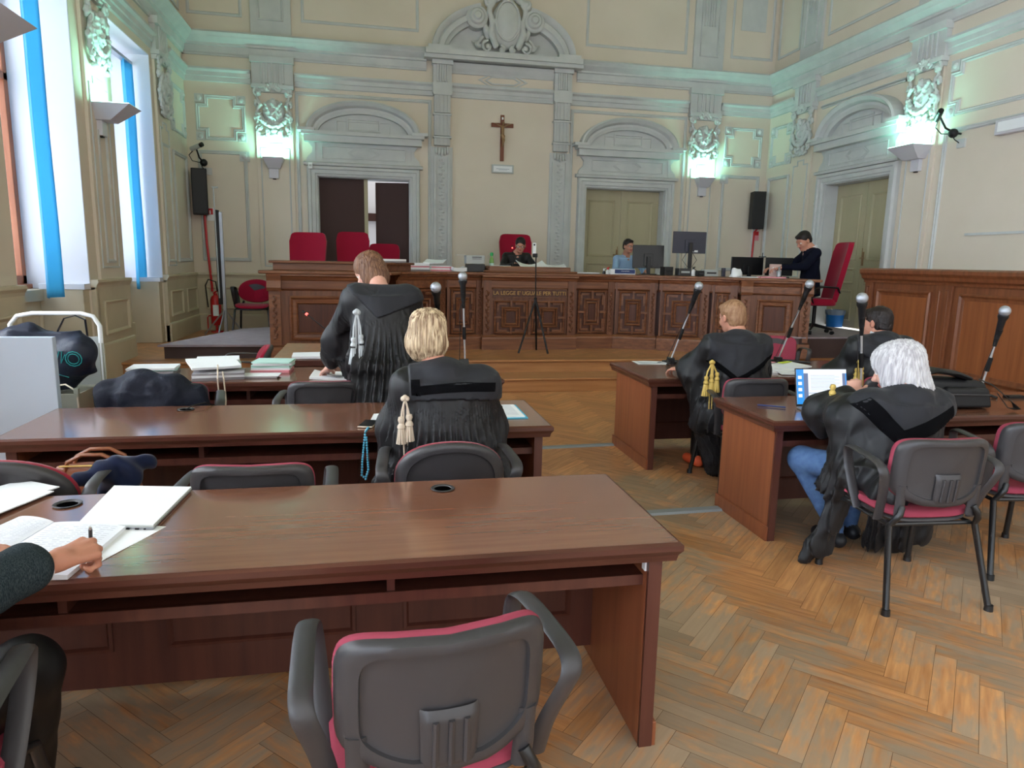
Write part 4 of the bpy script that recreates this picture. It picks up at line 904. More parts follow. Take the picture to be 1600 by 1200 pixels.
    def split(s, root, spec, local=True, one=False):
        """spec: {tag: (object name, material)}; each tag becomes its own mesh under root (one=True: one mesh with several materials)"""
        V, F, T = s.mesh(); FT = np.sort(T[F], 1)[:, 1]; objs = []
        items = [(None, None)] if one else list(spec.items())
        for tag, sp in items:
            f = F if one else F[FT == tag]
            if len(f) == 0: continue
            u, inv = np.unique(f.ravel(), return_inverse=True); nm = sp[0] if sp else list(spec.values())[0][0]
            me = bpy.data.meshes.new(nm); me.vertices.add(len(u)); me.vertices.foreach_set('co', V[u].ravel()); me.loops.add(f.size); me.loops.foreach_set('vertex_index', inv.astype(np.int32))
            me.polygons.add(len(f)); me.polygons.foreach_set('loop_start', np.arange(0, f.size, 4, dtype=np.int32)); me.update(calc_edges=True)
            me.polygons.foreach_set('use_smooth', [True]*len(f))
            if one:
                tags = list(spec); 
                for k in tags: me.materials.append(spec[k][1])
                me.polygons.foreach_set('material_index', np.array([tags.index(q) if q in tags else 0 for q in FT], dtype=np.int32))
            else: me.materials.append(sp[1])
            o = bpy.data.objects.new(nm, me); lk(o, root, local); objs.append(o)
            if sp and len(sp) > 2: o['label'] = sp[2]
        return objs
TAGS = {}
def head(S, c, R, neck, k=.012, hair_cap=None, sc_=1.0):
    """R columns: right, forward, up"""
    c = np.array(c, float); L = lambda x, y, z: c+R @ np.array((x, y, z))*sc_; q = lambda *r: tuple(v*sc_ for v in r)
    S.cap(L(0, -.03, -.05), neck, .054*sc_, .062*sc_, .03, 0)
    S.ell(L(0, -.012, .032), q(.074, .094, .086), R, .02); S.ell(L(0, .028, -.03), q(.060, .062, .082), R, .03)
    S.ell(L(0, .048, -.082), q(.042, .040, .030), R, .02); S.ell(L(0, .080, -.092), q(.018, .014, .014), R, .015)
    S.cap(L(0, .088, .004), L(0, .110, -.028), .008*sc_, .013*sc_, .012); S.ell(L(0, .095, -.034), q(.018, .012, .008), R, .008)
    S.cap(L(-.032, .078, .022), L(.032, .078, .022), .012*sc_, .012*sc_, .015)
    for sx_ in (-1, 1):
        S.ell(L(sx_*.031, .098, .002), q(.016, .014, .011), R, .008, cut=True)
        S.ell(L(sx_*.031, .078, .002), q(.0125, .0115, .010), R, .002, tag=3); S.ell(L(sx_*.031, .088, .002), q(.005, .004, .005), R, .001, tag=4)
        S.ell(L(sx_*.040, .062, -.035), q(.022, .022, .022), R, .02)
        S.ell(L(sx_*.078, -.006, -.008), q(.010, .020, .031), R, .006); S.ell(L(sx_*.086, .0, -.006), q(.006, .010, .017), R, .004, cut=True)
    S.ell(L(0, .090, -.056), q(.023, .010, .0045), R, .004, tag=5); S.ell(L(0, .088, -.065), q(.019, .010, .005), R, .004, tag=5)
def hand(S, w0, R, curl=(20, 30, 20), side=1, k=.006, sc_=1.0, spread=4, tag=0, tcurl=0, tdir=None, fc=None):
    """w0 wrist; R columns: x toward the thumb side when side=1, y along the fingers, z out of the back of the hand"""
    w0 = np.array(w0, float); L = lambda x, y, z: w0+R @ np.array((x*side, y, z))*sc_
    kn = [(.030, .088, .0), (.010, .093, .003), (-.011, .089, .001), (-.030, .080, -.004)]; ln = [.92, 1.0, .94, .76]; rr = [.0088, .0090, .0086, .0076]
    S.cap(w0, L(0, .012, 0), .026*sc_, .026*sc_, .01, tag)
    for i, p in enumerate(kn):
        S.cap(L(p[0]*.45, .008, 0), L(*p), .0145*sc_, .0115*sc_, .012, tag)
        a = 0; p_ = np.array(p); fan = math.radians((1.5-i)*spread); cu = fc[i] if fc else curl
        for j, l in enumerate((.044, .027, .021)):
            a += math.radians(cu[j]); q = p_+np.array((math.sin(fan)*l*math.cos(a), math.cos(fan)*l*math.cos(a), -l*math.sin(a)))*ln[i]
            S.cap(L(*p_), L(*q), rr[i]*sc_*(1.06-.07*j), rr[i]*sc_*(.99-.08*j), k, tag); S.ell(L(*p_), (rr[i]*1.13*sc_,)*3, None, .003, tag); p_ = q
    td = tdir or ((.62, .72, -.25), (.30, .90, -.30)); p0 = np.array((.022, .018, -.004)); p1 = p0+np.array(td[0])*.044; p2 = p1+np.array(td[1])*.032; p3 = p2+np.array(td[1])*.025
    S.cap(L(*p0), L(*p1), .016*sc_, .0125*sc_, .012, tag); S.cap(L(*p1), L(*p2), .0118*sc_, .0105*sc_, k, tag); S.cap(L(*p2), L(*p3), .0105*sc_, .0086*sc_, k, tag)
def bodymesh(S, root, skin='skin', extra=None):
    sp = {0: ('body', M[skin]), 3: ('eye', M['eyew']), 4: ('pupil', M['black']), 5: ('lips', M['lip'])}
    if extra: sp.update(extra)
    return S.split(root, sp, one=True)
def hn(x, y, z, f=1.0):   # cheap smooth pseudo noise
    return (np.sin(x*f*2.1+1.3*np.sin(y*f*1.7+z*f))+np.sin(y*f*2.9+1.1*np.sin(z*f*1.9-x*f*.7))+np.sin(z*f*2.3+1.7*np.sin(x*f*1.3+y*f)))/3
def strands(cx, cy, n_=46, amp=.0035, zf=9):
    def fn(x, y, z):
        th = np.arctan2(y-cy, x-cx); return amp*np.sin(n_*th+1.6*np.sin(5*th+z*zf))+amp*.6*np.sin(n_*2.3*th+z*zf*2)
    return fn
def tassels(root, pts_top, length, m_, drop=None, n_=2, sc_=1.0):
    """a knot with cords ending in fringed tassels"""
    t = MB(); x, y, z = pts_top
    for k in range(3): t.ball((x+.008*(k-1), y, z+.006*(k % 2)), .013*sc_, 5)
    t.build('cord_knot', m_, root, smooth=True, local=True)
    for i in range(n_):
        t = MB(); dx = (i-(n_-1)/2)*.036*sc_; zb_ = z-length*(1-.06*i)
        t.tube([(x, y, z), (x+dx*.8, y-.004, z-length*.3), (x+dx, y-.006, zb_+.10*sc_)], .005*sc_, 6)
        t.lathe([(0, .0), (.013, -.004), (.016, -.018), (.011, -.034), (.018, -.045), (.019, -.055), (.014, -.06)], (x+dx, y-.006, zb_+.10*sc_+.01), 10)
        for k in range(9): a = 2*math.pi*k/9; t.tube([(x+dx+.010*math.cos(a), y-.006+.010*math.sin(a), zb_+.055*sc_), (x+dx+.020*sc_*math.cos(a), y-.006+.016*math.sin(a), zb_-.02*sc_)], .0055*sc_, 5)
        t.build('tassel', m_, root, smooth=True, local=True)
    if drop: 
        t = MB()
        for dx in (-.006, .008): t.tube([(x+dx, y-.004, z-.02), (x+dx*1.3, y-.006, z-length*.8), (x+dx*1.5+.004, y-.008, z-drop)], .0035*sc_, 6)
        t.build('cord', m_, root, smooth=True, local=True)
def glasses(root, c, R, sc_=1.0):
    L = lambda x, y, z: Vector(tuple(np.array(c)+R @ np.array((x, y, z))*sc_))
    t = MB()
    for s_ in (-1, 1):
        pts = [L(s_*.032+.021*math.cos(a), .100, .001+.014*math.sin(a)) for a in [2*math.pi*k/16 for k in range(17)]]; t.tube(pts, .0022, 6)
        t.tube([L(s_*.054, .098, .004), L(s_*.078, .05, .006), L(s_*.084, -.01, .002)], .002, 6)
    t.tube([L(-.011, .102, .003), L(.011, .102, .003)], .002, 6); t.build('glasses', M['black'], root, smooth=True, local=True)
E0 = rotm()
def ribbon(src, root, name, pts, hw, m_='velvet', off=.0035):
    """a flat band sewn onto the back of a garment, following its surface"""
    bpy.context.view_layer.update(); P = [Vector(q) for q in pts]; Q = []
    for i in range(len(P)-1):
        n_ = max(1, int((P[i+1]-P[i]).length/.012)); Q += [P[i]+(P[i+1]-P[i])*k/n_ for k in range(n_)]
    Q.append(P[-1]); t = MB(); rows = []
    for i, q in enumerate(Q):
        d = (Q[min(i+1, len(Q)-1)]-Q[max(i-1, 0)]).normalized(); nn = Vector((-d.y, d.x)); row = []
        for k in (-1, -.5, 0, .5, 1):
            w_ = q+nn*hw*k; hs_ = [h_[1] for h_ in [s_.ray_cast(Vector((w_.x, -1.2, w_.y)), Vector((0, 1, 0))) for s_ in (src if isinstance(src, list) else [src])] if h_[0]]; loc = min(hs_, key=lambda v: v.y) if hs_ else None; row.append(loc+Vector((0, -off-.001*(1-abs(k)), 0)) if hs_ else None)
        if None not in row: rows.append(row)
    n_ = 5
    if len(rows) < 2: return
    vs = [v for r_ in rows for v in r_]+[v+Vector((0, .006, 0)) for r_ in rows for v in r_]; N = len(rows)*n_
    fs = [(i*n_+j, i*n_+j+1, (i+1)*n_+j+1, (i+1)*n_+j) for i in range(len(rows)-1) for j in range(n_-1)]; fs += [tuple(x+N for x in reversed(f)) for f in fs]
    for i in range(len(rows)-1): fs += [(i*n_, (i+1)*n_, (i+1)*n_+N, i*n_+N), (i*n_+4, i*n_+4+N, (i+1)*n_+4+N, (i+1)*n_+4)]
    t.add(vs, fs); t.build(name, M[m_], root, smooth=True, local=True)
# ------------------------------------------------------------------ seated woman with blonde bob, middle left desk
GP = 'advocates and officials in the courtroom'
hx_ = 0
p = thing('person', 'person with blonde bob in pleated black gown seated at the middle left desk', 'person', (.33, 3.20, 0))
hc = (-.075, .15, 1.245); HR = rotm(-10, 3, -16)
S = Sculpt((-.5, -.2, .05), (.5, .75, 1.45), .008); head(S, hc, HR, (-.02, .08, 1.06))
S.cap((-.18, .1, 1.03), (.18, .1, 1.03), .06, .06, .05); S.col((0, .05, .5), (0, .09, 1.05), (.17, .11), (.16, .09), .05)
for sx_ in (-1, 1):
    S.chain([(sx_*.18, .1, 1.02), (sx_*.25, .2, .80), (sx_*.15, .44, .775)], [.05, .042, .03], .03); hand(S, (sx_*.15, .45, .775), rotm(-8, 0, 12*sx_), side=-sx_)
    S.chain([(sx_*.09, .0, .54), (sx_*.1, .42, .54), (sx_*.1, .46, .12), (sx_*.1, .56, .06)], [.085, .065, .045, .035], .03, 2)
bodymesh(S, p, extra={2: ('trousers', M['black'])})
S = Sculpt((-.3, -.05, 1.02), (.12, .32, 1.40), .004)
L_ = lambda x, y, z: np.array(hc)+HR @ np.array((x, y, z))
S.ell(L_(0, -.022, .040), (.090, .108, .094), HR, .02); S.ell(L_(0, -.040, -.03), (.094, .082, .095), HR, .03); S.ell(L_(-.035, -.01, -.045), (.062, .075, .072), HR, .03); S.ell(L_(.045, -.045, -.03), (.050, .062, .070), HR, .03)
S.ell(L_(0, .10, -.05), (.060, .075, .10), HR, .01, cut=True); S.ell(L_(.10, .03, -.06), (.045, .05, .06), HR, .015, cut=True)
S.disp(strands(hc[0]+.0, hc[1]-.02, 44, .0032)); S.disp(lambda x, y, z: .006*hn(x, y, z, 22))
S.split(p, {0: ('hair', M['hair_blonde'])})
S = Sculpt((-.52, -.30, .02), (.52, .72, 1.24), .0065)
S.cap((-.17, .09, 1.015), (.17, .09, 1.01), .085, .085, .06); S.ell((-.02, .07, 1.085), (.10, .085, .06), None, .05); S.col((0, .06, .50), (0, .09, 1.03), (.275, .20), (.215, .135), .06)
S.col((0, .12, .38), (0, .06, .62), (.30, .25), (.265, .21), .06)
for sx_ in (-1, 1):
    S.chain([(sx_*.165, .10, 1.0), (sx_*.225, .20, .80), (sx_*.17, .43, .80)], [.080, .085, .085], .06); S.cap((sx_*.25, .16, .76), (sx_*.29, .10, .42), .055, .045, .06)
    S.cap((sx_*.30, .05, .55), (sx_*.34, .02, .12), .035, .04, .06)
S.ell((0, .2, 1.12), (.075, .09, .06), None, .02, cut=True)
def pl(x, y, z):
    th = np.arctan2(x-.0, -(y-.12)); a = np.clip((.87-z)/.12, 0, 1)*.015
    sh = np.exp(-((z-.895)/.05)**2)*.006*np.sin(84*th)*(.6+.4*np.sin(z*330+6*np.sin(9*th)))
    return (a*(np.abs(np.cos(21*th+1.2*np.sin(4*th)+2*(z-.8)*np.sin(3*th)))*1.8-.9)+sh+np.clip((.9-z)/.3, 0, 1)*.006*hn(x, y, z, 9))
S.disp(pl)
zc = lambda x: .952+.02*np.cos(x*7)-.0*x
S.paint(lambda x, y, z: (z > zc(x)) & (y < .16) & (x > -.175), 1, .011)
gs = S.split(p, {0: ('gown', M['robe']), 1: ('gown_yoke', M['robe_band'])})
ribbon(gs, p, 'velvet_band', [(-.148, 1.06), (-.145, .988)]+[(-.145+.375*k/14, zc(-.145+.375*k/14)+.046+.02*k/14) for k in range(15)], .021)
tassels(p, (-.195, -.035, .975), .19, M['cream_cord'], drop=.36)
# ------------------------------------------------------------------ standing woman bending over the far left desk
p = thing('person', 'person with light brown bob in black gown bending over the far left desk', 'person', (.05, 4.58, 0))
hc = (-.075, .27, 1.52); HR = rotm(-34, 4, 62)
S = Sculpt((-.6, -.3, .0), (.5, .9, 1.75), .010); head(S, hc, HR, (-.01, .13, 1.40))
S.cap((-.16, .1, 1.36), (.16, .1, 1.36), .06, .06, .05); S.col((.02, -.02, .85), (0, .10, 1.38), (.16, .12), (.16, .09), .05)
S.chain([(-.17, .1, 1.34), (-.27, .28, 1.06), (-.36, .50, .85)], [.05, .042, .028], .03); hand(S, (-.37, .52, .825), rotm(-25, 0, 25), side=1)
S.chain([(.17, .1, 1.34), (.25, .30, 1.08), (.12, .52, .86)], [.05, .042, .028], .03); hand(S, (.10, .54, .825), rotm(-25, 0, 25), side=-1)
for sx_ in (-1, 1): S.chain([(sx_*.09, -.02, .88), (sx_*.09, 0, .48), (sx_*.09, 0, .06), (sx_*.09, .12, .035)], [.09, .06, .04, .034], .03, 2)
bodymesh(S, p, 'skin_pale', {2: ('trousers', M['black'])})
S = Sculpt((-.28, .0, 1.30), (.12, .5, 1.72), .005); L_ = lambda x, y, z: np.array(hc)+HR @ np.array((x, y, z))
S.ell(L_(0, -.018, .040), (.086, .106, .092), HR, .02); S.ell(L_(0, -.035, -.04), (.090, .080, .11), HR, .03); S.ell(L_(.058, .01, -.06), (.030, .055, .085), HR, .03); S.ell(L_(-.058, .0, -.06), (.030, .05, .085), HR, .03)
S.ell(L_(0, .115, -.06), (.055, .08, .11), HR, .01, cut=True); S.clip(lambda x, y, z: 1.385-z+.08*(y-.2)+0*x)
S.disp(strands(hc[0], hc[1]-.04, 40, .003)); S.split(p, {0: ('hair', M['hair_brown'])})
S = Sculpt((-.62, -.42, .0), (.55, .85, 1.50), .008)
S.cap((-.15, .09, 1.35), (.15, .09, 1.345), .083, .083, .06); S.col((.02, -.02, .92), (0, .09, 1.36), (.22, .165), (.20, .13), .06); S.col((.05, -.0, .05), (.02, -.01, .96), (.34, .29), (.225, .18), .06)
S.chain([(-.18, .1, 1.33), (-.28, .28, 1.07), (-.34, .44, .92)], [.080, .095, .080], .07); S.cap((-.25, .28, 1.05), (-.20, .28, .84), .09, .07, .07)
S.chain([(.18, .1, 1.33), (.25, .30, 1.09), (.14, .47, .92)], [.080, .090, .080], .07); S.cap((.22, .28, 1.05), (.20, .26, .84), .08, .06, .07)
S.ell((-.03, .22, 1.45), (.07, .10, .07), None, .02, cut=True)
def pl(x, y, z):
    th = np.arctan2(x-.02, -(y-.08)); a = np.clip((1.19-z)/.16, 0, 1)*.020
    return a*(np.abs(np.cos(15*th+1.4*np.sin(3*th)+1.5*np.sin(z*4)))*1.6-.8)+np.exp(-((z-1.20)/.03)**2)*.003*np.sin(80*th)+np.clip((1.25-z)/.3, 0, 1)*.010*hn(x, y, z, 8)
S.disp(pl)
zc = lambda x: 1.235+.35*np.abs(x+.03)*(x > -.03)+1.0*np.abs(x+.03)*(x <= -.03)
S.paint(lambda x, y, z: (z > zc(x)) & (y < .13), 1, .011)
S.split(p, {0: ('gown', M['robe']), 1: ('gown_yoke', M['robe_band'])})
tassels(p, (-.155, -.085, 1.27), .30, M['silver_cord'], drop=.62, sc_=1.35)
# ------------------------------------------------------------------ three advocates on the right
def advocate(label, loc, hc, HR, hairm, hairstyle, rz=0, gown=True, lean=(0, 0), skin='skin', arms=None, fl=None, vee=None, cordp=None, seed=0, shirt=False, hs=1.0, shz=1.03, legs=True, kl=(-.11, .40, .54), ft=(-.11, .44)):
    p = thing('person', label, 'person', loc, None, rz)
    lx, ly = lean; zs = shz
    S = Sculpt((-.62, -.25, .0), (.62, .85, 1.45), .009); head(S, hc, HR, (lx*.8, .07+ly*.8, zs+.06), sc_=hs)
    S.cap((lx-.17, .1+ly, zs), (lx+.17, .1+ly, zs), .06, .06, .05); S.col((0, .05, .5), (lx, .09+ly, zs+.02), (.18, .13), (.17, .10), .05, 1 if shirt else 0)
    arms = arms or [((-.26, .22, .80), (-.20, .44, .79), 10), ((.26, .22, .80), (.20, .44, .79), -10)]
    for i, (el, wr, az) in enumerate(arms):
        sx_ = -1 if i == 0 else 1
        S.chain([(lx+sx_*.18, .1+ly, zs-.01), el, wr], [.05, .043, .030], .03)
        if not isinstance(az, tuple): hand(S, wr, rotm(-5, 0, az), side=-sx_)
        else: hand(S, wr, az[0], curl=az[1], side=-sx_, tdir=az[2] if len(az) > 2 else None)
    if legs:
        for sx_, kn, fo in ((-1, kl, ft), (1, (.11, .40, .54), (.11, .44))): S.chain([(sx_*.09, .0, .54), kn, (fo[0], fo[1], .12)], [.088, .074, .048], .03, 2); S.cap((fo[0], fo[1]-.04, .055), (fo[0]+sx_*.01, fo[1]+.14, .04), .045, .038, .02, 6)
    bodymesh(S, p, skin, {1: ('shirt', M['shirt_white']), 2: ('trousers', M['jeans'] if legs == 'jeans' else M['black']), 6: ('shoes', M['orange'] if legs == 'orange' else M['dark_shoe'])})
    L_ = lambda x, y, z: np.array(hc)+HR @ np.array((x, y, z))*hs; Q = lambda *r: tuple(v*hs for v in r)
    S = Sculpt(np.array(hc)-.20, np.array(hc)+.20, .0045)
    if hairstyle == 'short':
        S.ell(L_(0, -.020, .038), Q(.083, .100, .090), HR, .02); S.ell(L_(0, -.055, -.03), Q(.072, .060, .065), HR, .03); S.ell(L_(0, .060, .075), Q(.05, .045, .03), HR, .02)
        S.ell(L_(0, .105, -.03), Q(.085, .085, .085), HR, .012, cut=True)
        for s_ in (-1, 1): S.ell(L_(s_*.088, .01, -.045), Q(.03, .035, .05), HR, .01, cut=True)
        S.disp(lambda x, y, z: .0025*hn(x, y, z, 60)+.0015*hn(x, y, z, 130))
    else:
        S.ell(L_(0, -.022, .036), Q(.103, .118, .100), HR, .02); S.ell(L_(0, -.060, -.045), Q(.098, .072, .085), HR, .04); S.ell(L_(-.075, -.00, -.04), Q(.038, .062, .080), HR, .03); S.ell(L_(.075, -.00, -.04), Q(.038, .062, .08), HR, .03)
        S.ell(L_(-.045, -.085, -.125), Q(.055, .03, .06), HR, .03); S.ell(L_(.03, -.09, -.125), Q(.065, .032, .05), HR, .03)
        S.ell(L_(0, .13, -.05), Q(.075, .08, .11), HR, .01, cut=True)
        S.disp(strands(hc[0], hc[1]-.03, 38, .0038, 12)); S.disp(lambda x, y, z: .006*hn(x, y, z, 16))
    S.split(p, {0: ('hair', hairm)})
    S = Sculpt((-.66, -.32, .0), (.66, .75, 1.30), .0075)
    S.cap((lx-.17, .09+ly, zs-.01), (lx+.17, .09+ly, zs-.015), .086, .086, .06); S.col((0, .06, .48), (lx, .09+ly, zs+.01), (.28, .20), (.215, .14), .06); S.ell((lx, .06+ly, zs+.055), (.11, .09, .06), None, .04)
    for i, (el, wr, az) in enumerate(arms):
        sx_ = -1 if i == 0 else 1; e = np.array(el); w_ = np.array(wr); w2 = e+(w_-e)*.75; e2 = e+np.array((sx_*.0, 0, -.02))
        S.chain([(lx+sx_*.19, .10+ly, zs-.02), tuple(e2), tuple(w2)], [.082, .090, .068], .06); S.cap(tuple(e2+np.array((0, .0, -.03))), tuple(e2+np.array((0, -.02, -.13))), .07, .045, .07)
    S.col((0, .14, .40), (0, .08, .60), (.31, .27), (.28, .21), .06)
    for (a, b, ra, rb) in (fl or []): S.cap(a, b, ra, rb, .07)
    S.ell((lx+.0, .22+ly, zs+.10), (.08, .10, .07), None, .02, cut=True)
    S.ell(tuple(L_(0, -.0, -.01)), Q(.082, .10, .11), HR, .01, cut=True)
    def pl(x, y, z):
        th = np.arctan2(x, -(y-.12)); a = np.clip((zs-.18-z)/.25, 0, 1)*.010
        return 1.6*a*(np.abs(np.cos(15*th+1.5*np.sin(4*th+seed)+2*np.sin(z*5)))*1.6-.8)+np.clip((zs+.02-z)/.25, .15, 1)*.012*hn(x+seed, y, z, 9)+.004*hn(x, y+seed, z, 24)
    S.disp(pl)
    vx, vz, sl, bd = (vee or (lx, zs-.17, .55, .04))[:4]; bw = .30 if bd > .05 else .25
    slr = vee[4] if vee and len(vee) > 4 else .8
    zc = lambda x: vz+sl*np.abs(x-vx)*np.where(x < vx, 1.35, slr)
    reg = lambda x, y, z: (z > zc(x)) & (y < .15+ly) & (np.abs(x-lx) < bw)
    S.paint(reg, 1, .010)
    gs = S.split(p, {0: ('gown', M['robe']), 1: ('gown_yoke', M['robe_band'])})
    ribbon(gs, p, 'collar_border', [(vx-.16+.16*k/6, float(zc(np.array(vx-.16+.16*k/6)))+bd*.55) for k in range(7)]+[(vx+.34*k/10, float(zc(np.array(vx+.34*k/10)))+bd*.55) for k in range(1, 11)], bd*.5, 'velvet')
    if cordp: tassels(p, *cordp)
    return p
advocate('person with short ginger hair and gold tasselled gown at the far right desk', (2.65, 4.62, 0), (-.04, .16, 1.235), rotm(-8, -4, 14), M['hair_red'], 'short', lean=(-.02, .0),
    arms=[((-.29, .26, .86), (-.26, .50, .79), 20), ((.26, .26, .82), (.25, .46, .79), -10)], fl=[((-.29, .2, .78), (-.24, .1, .42), .08, .05), ((-.1, .2, .45), (-.02, .22, .10), .17, .13), ((.08, .2, .45), (.14, .2, .12), .12, .1)], vee=(-.10, .78, .62, .035), cordp=((-.27, -.03, .92), .22, M['gold'], .34, 3, 1.15), seed=1, legs='orange')
p4 = advocate('person with short dark hair and white collar at the far right desk', (3.76, 4.50, 0), (-.02, .16, 1.205), rotm(-4, 0, 26), M['hair_dark'], 'short', lean=(-.02, .0), fl=[((-.30, .2, .78), (-.30, .2, .5), .11, .06)], vee=(-.02, .84, .5, .03), cordp=((-.27, -.02, .93), .16, M['gold'], .30, 2, 1.1), seed=4)
t = MB(); t.tube([(-.02+.080*math.cos(a), .085+.075*math.sin(a), 1.125+.012*math.sin(a)) for a in [math.radians(q) for q in range(150, 400, 14)]], (.016, .006), 8, side=(0, 0, 1)); t.build('shirt_collar', M['shirt_white'], p4, smooth=True, local=True)
advocate('person with thick white hair, jeans and gown, chin on hand, before the open laptop', (2.68, 3.08, 0), (.07, .16, 1.08), rotm(-22, 3, 34), M['hair_white'], 'long', lean=(.07, -.02), skin='skin_pale', shz=.90, hs=1.12,
    arms=[((-.19, .38, .83), (-.02, .36, .905), (rotm(40, 0, -38), (35, 45, 30))), ((.30, .30, .80), (.02, .47, .785), (rotm(-10, 0, 60), (18, 22, 15)))],
    fl=[((-.18, -.16, .50), (.20, -.16, .50), .09, .09), ((-.19, .16, .80), (-.20, .10, .60), .12, .08), ((-.20, .04, .55), (-.32, .12, .12), .03, .04), ((-.33, .13, .10), (-.38, .14, .03), .045, .028), ((-.20, .06, .5), (-.26, .14, .1), .03, .03), ((.10, .12, .45), (.10, .24, .06), .05, .05), ((.22, .12, .45), (.24, .20, .06), .05, .05), ((.32, .12, .45), (.38, .18, .10), .035, .045), ((.10, .22, .09), (.36, .18, .12), .035, .035), ((.1, .2, .3), (.33, .16, .3), .04, .04)], vee=(-.06, .715, .85, .075, .42), cordp=((-.20, .30, .955), .05, M['gold'], None, 1, .6), seed=7, legs='jeans', kl=(-.235, .46, .50), ft=(-.06, .34))
# ------------------------------------------------------------------ woman judge, clerk with glasses, clerk in navy sweater
def seated(label, loc, rz, hc, HR, hairm, cloth, skin, arms, hairfn, glass=False, collar=None, scl=1):
    p = thing('person', label, 'person', loc, None, rz); p.scale = (scl,)*3
    S = Sculpt((-.5, -.3, .35), (.5, .8, 1.5), .0085); head(S, hc, HR, (0, .02, 1.10))
    S.chain([(-.17, .03, 1.06), (.17, .03, 1.06)], [.06, .06], .05, 1); S.cap((0, .03, 1.08), (0, .06, .98), .05, .05, .04, 0)
    S.col((0, .0, .50), (0, .03, 1.07), (.165, .13), (.17, .095), .05, 1); S.ell((0, .085, 1.06), (.03, .04, .06), rotm(20), .01)
    for i, (el, wr, az) in enumerate(arms):
        sx_ = -1 if i == 0 else 1
        S.chain([(sx_*.185, .03, 1.04), el, wr], [.058, .052, .036], .04, 1); w_ = np.array(wr); e = np.array(el); d = (w_-e)/np.linalg.norm(w_-e)
        hand(S, w_+d*.02, rotm(-8, 0, az), side=-sx_)
    for sx_ in (-1, 1): S.chain([(sx_*.09, 0, .56), (sx_*.11, .40, .55), (sx_*.11, .42, .40)], [.085, .065, .055], .03, 2)
    S.disp(lambda x, y, z: np.where(z < 1.04, .006*hn(x, y, z, 14), 0))
    bodymesh(S, p, skin, {1: ('clothing', cloth), 2: ('trousers', M['black'])})
    S = Sculpt(np.array(hc)-.16, np.array(hc)+.16, .005); hairfn(S, lambda x, y, z: np.array(hc)+HR @ np.array((x, y, z)), HR); S.split(p, {0: ('hair', hairm)})
    if glass: glasses(p, hc, HR)
    if collar:
        t = MB(); t.tube([(.062*math.cos(a), .02+.058*math.sin(a), 1.125-.02*math.sin(a)) for a in [math.radians(q) for q in range(-230, 60, 14)]], (.02, .007), 8, side=(0, 0, 1)); t.tube([(-.04, .08, 1.11), (-.02, .105, 1.05)], (.016, .006), 6); t.tube([(.04, .08, 1.11), (.02, .105, 1.05)], (.016, .006), 6)
        t.build('shirt_collar', collar, p, smooth=True, local=True)
    return p
def hs_short(S, L, R):
    S.ell(L(0, -.020, .040), (.081, .098, .088), R, .02); S.ell(L(0, -.055, -.02), (.072, .055, .06), R, .03); S.ell(L(0, .055, .085), (.05, .04, .025), R, .02)
    S.ell(L(0, .110, -.02), (.085, .085, .080), R, .012, cut=True)
    for s_ in (-1, 1): S.ell(L(s_*.088, .02, -.04), (.03, .045, .05), R, .01, cut=True)
def hs_tied(S, L, R):
    S.ell(L(0, -.016, .040), (.083, .100, .090), R, .02); S.ell(L(0, -.105, .01), (.04, .035, .04), R, .02); S.ell(L(0, -.05, -.03), (.08, .06, .07), R, .03)
    S.ell(L(.01, .110, -.025), (.072, .075, .088), R, .012, cut=True)
seated('person with dark tied hair and glasses reading at the centre of the bench', (2.31, 11.42, ZDA), math.radians(180), (-.03, .17, 1.235), rotm(-18, 0, -14), M['hair_black'], M['robe'], 'skin',
    [((-.28, .24, .86), (-.14, .46, .86), -20), ((.28, .24, .86), (.12, .44, .93), 30)], hs_tied, True)
seated('person with dark hair, glasses and light blue shirt behind a black monitor on the bench', (4.28, 11.65, ZDA), math.radians(186), (0, .10, 1.27), rotm(-4, 0, 12), M['hair_black'], M['shirt_blue'], 'skin',
    [((-.28, .2, .84), (-.16, .46, .86), -10), ((.28, .2, .84), (.16, .46, .86), 10)], hs_short, True, M['shirt_blue'])
seated('person in navy sweater and white collar reading at the right bench end', (6.40, 9.46, ZDA), math.radians(76), (0, .14, 1.215), rotm(-30, 0, 22), M['hair_dark'], M['sweater'], 'skin',
    [((-.27, .2, .88), (-.16, .42, .86), -10), ((.27, .2, .88), (.16, .42, .86), 10)], hs_short, False, M['shirt_white'], 1.12)
# ------------------------------------------------------------------ person writing at the left edge
p = thing('person', 'person in charcoal tweed jacket writing at the left edge, only arms and knee in view', 'person', (-1.12, 1.42, 0))
RW = np.array(at(90, 876, z=.815))-np.array((-1.12, 1.42, 0))   # right wrist
S = Sculpt((-.5, -.3, .0), (.75, .95, 1.5), .0075)
head(S, (.0, .22, 1.28), rotm(-25), (0, .08, 1.12)); S.cap((-.17, .06, 1.08), (.17, .06, 1.08), .06, .06, .05, 1); S.col((0, 0, .48), (0, .06, 1.1), (.19, .14), (.18, .11), .05, 1)
EL = (.10, .14, .80)
S.chain([(.19, .06, 1.07), EL, tuple(RW-np.array((.045, .07, -.012)))], [.078, .082, .062], .04, 1)
S.chain([(-.19, .06, 1.07), (-.30, .22, .82), (-.03, .50, .80)], [.065, .058, .045], .04, 1)
for sx_ in (-1, 1): S.chain([(sx_*.10, .0, .55), (sx_*.13+.10, .42, .54), (sx_*.12+.06, .46, .10)], [.10, .085, .055], .03, 2); S.cap((sx_*.12+.10, .42, .06), (sx_*.12+.10, .64, .045), .045, .04, .02, 6)
S.disp(lambda x, y, z: .004*hn(x, y, z, 20))
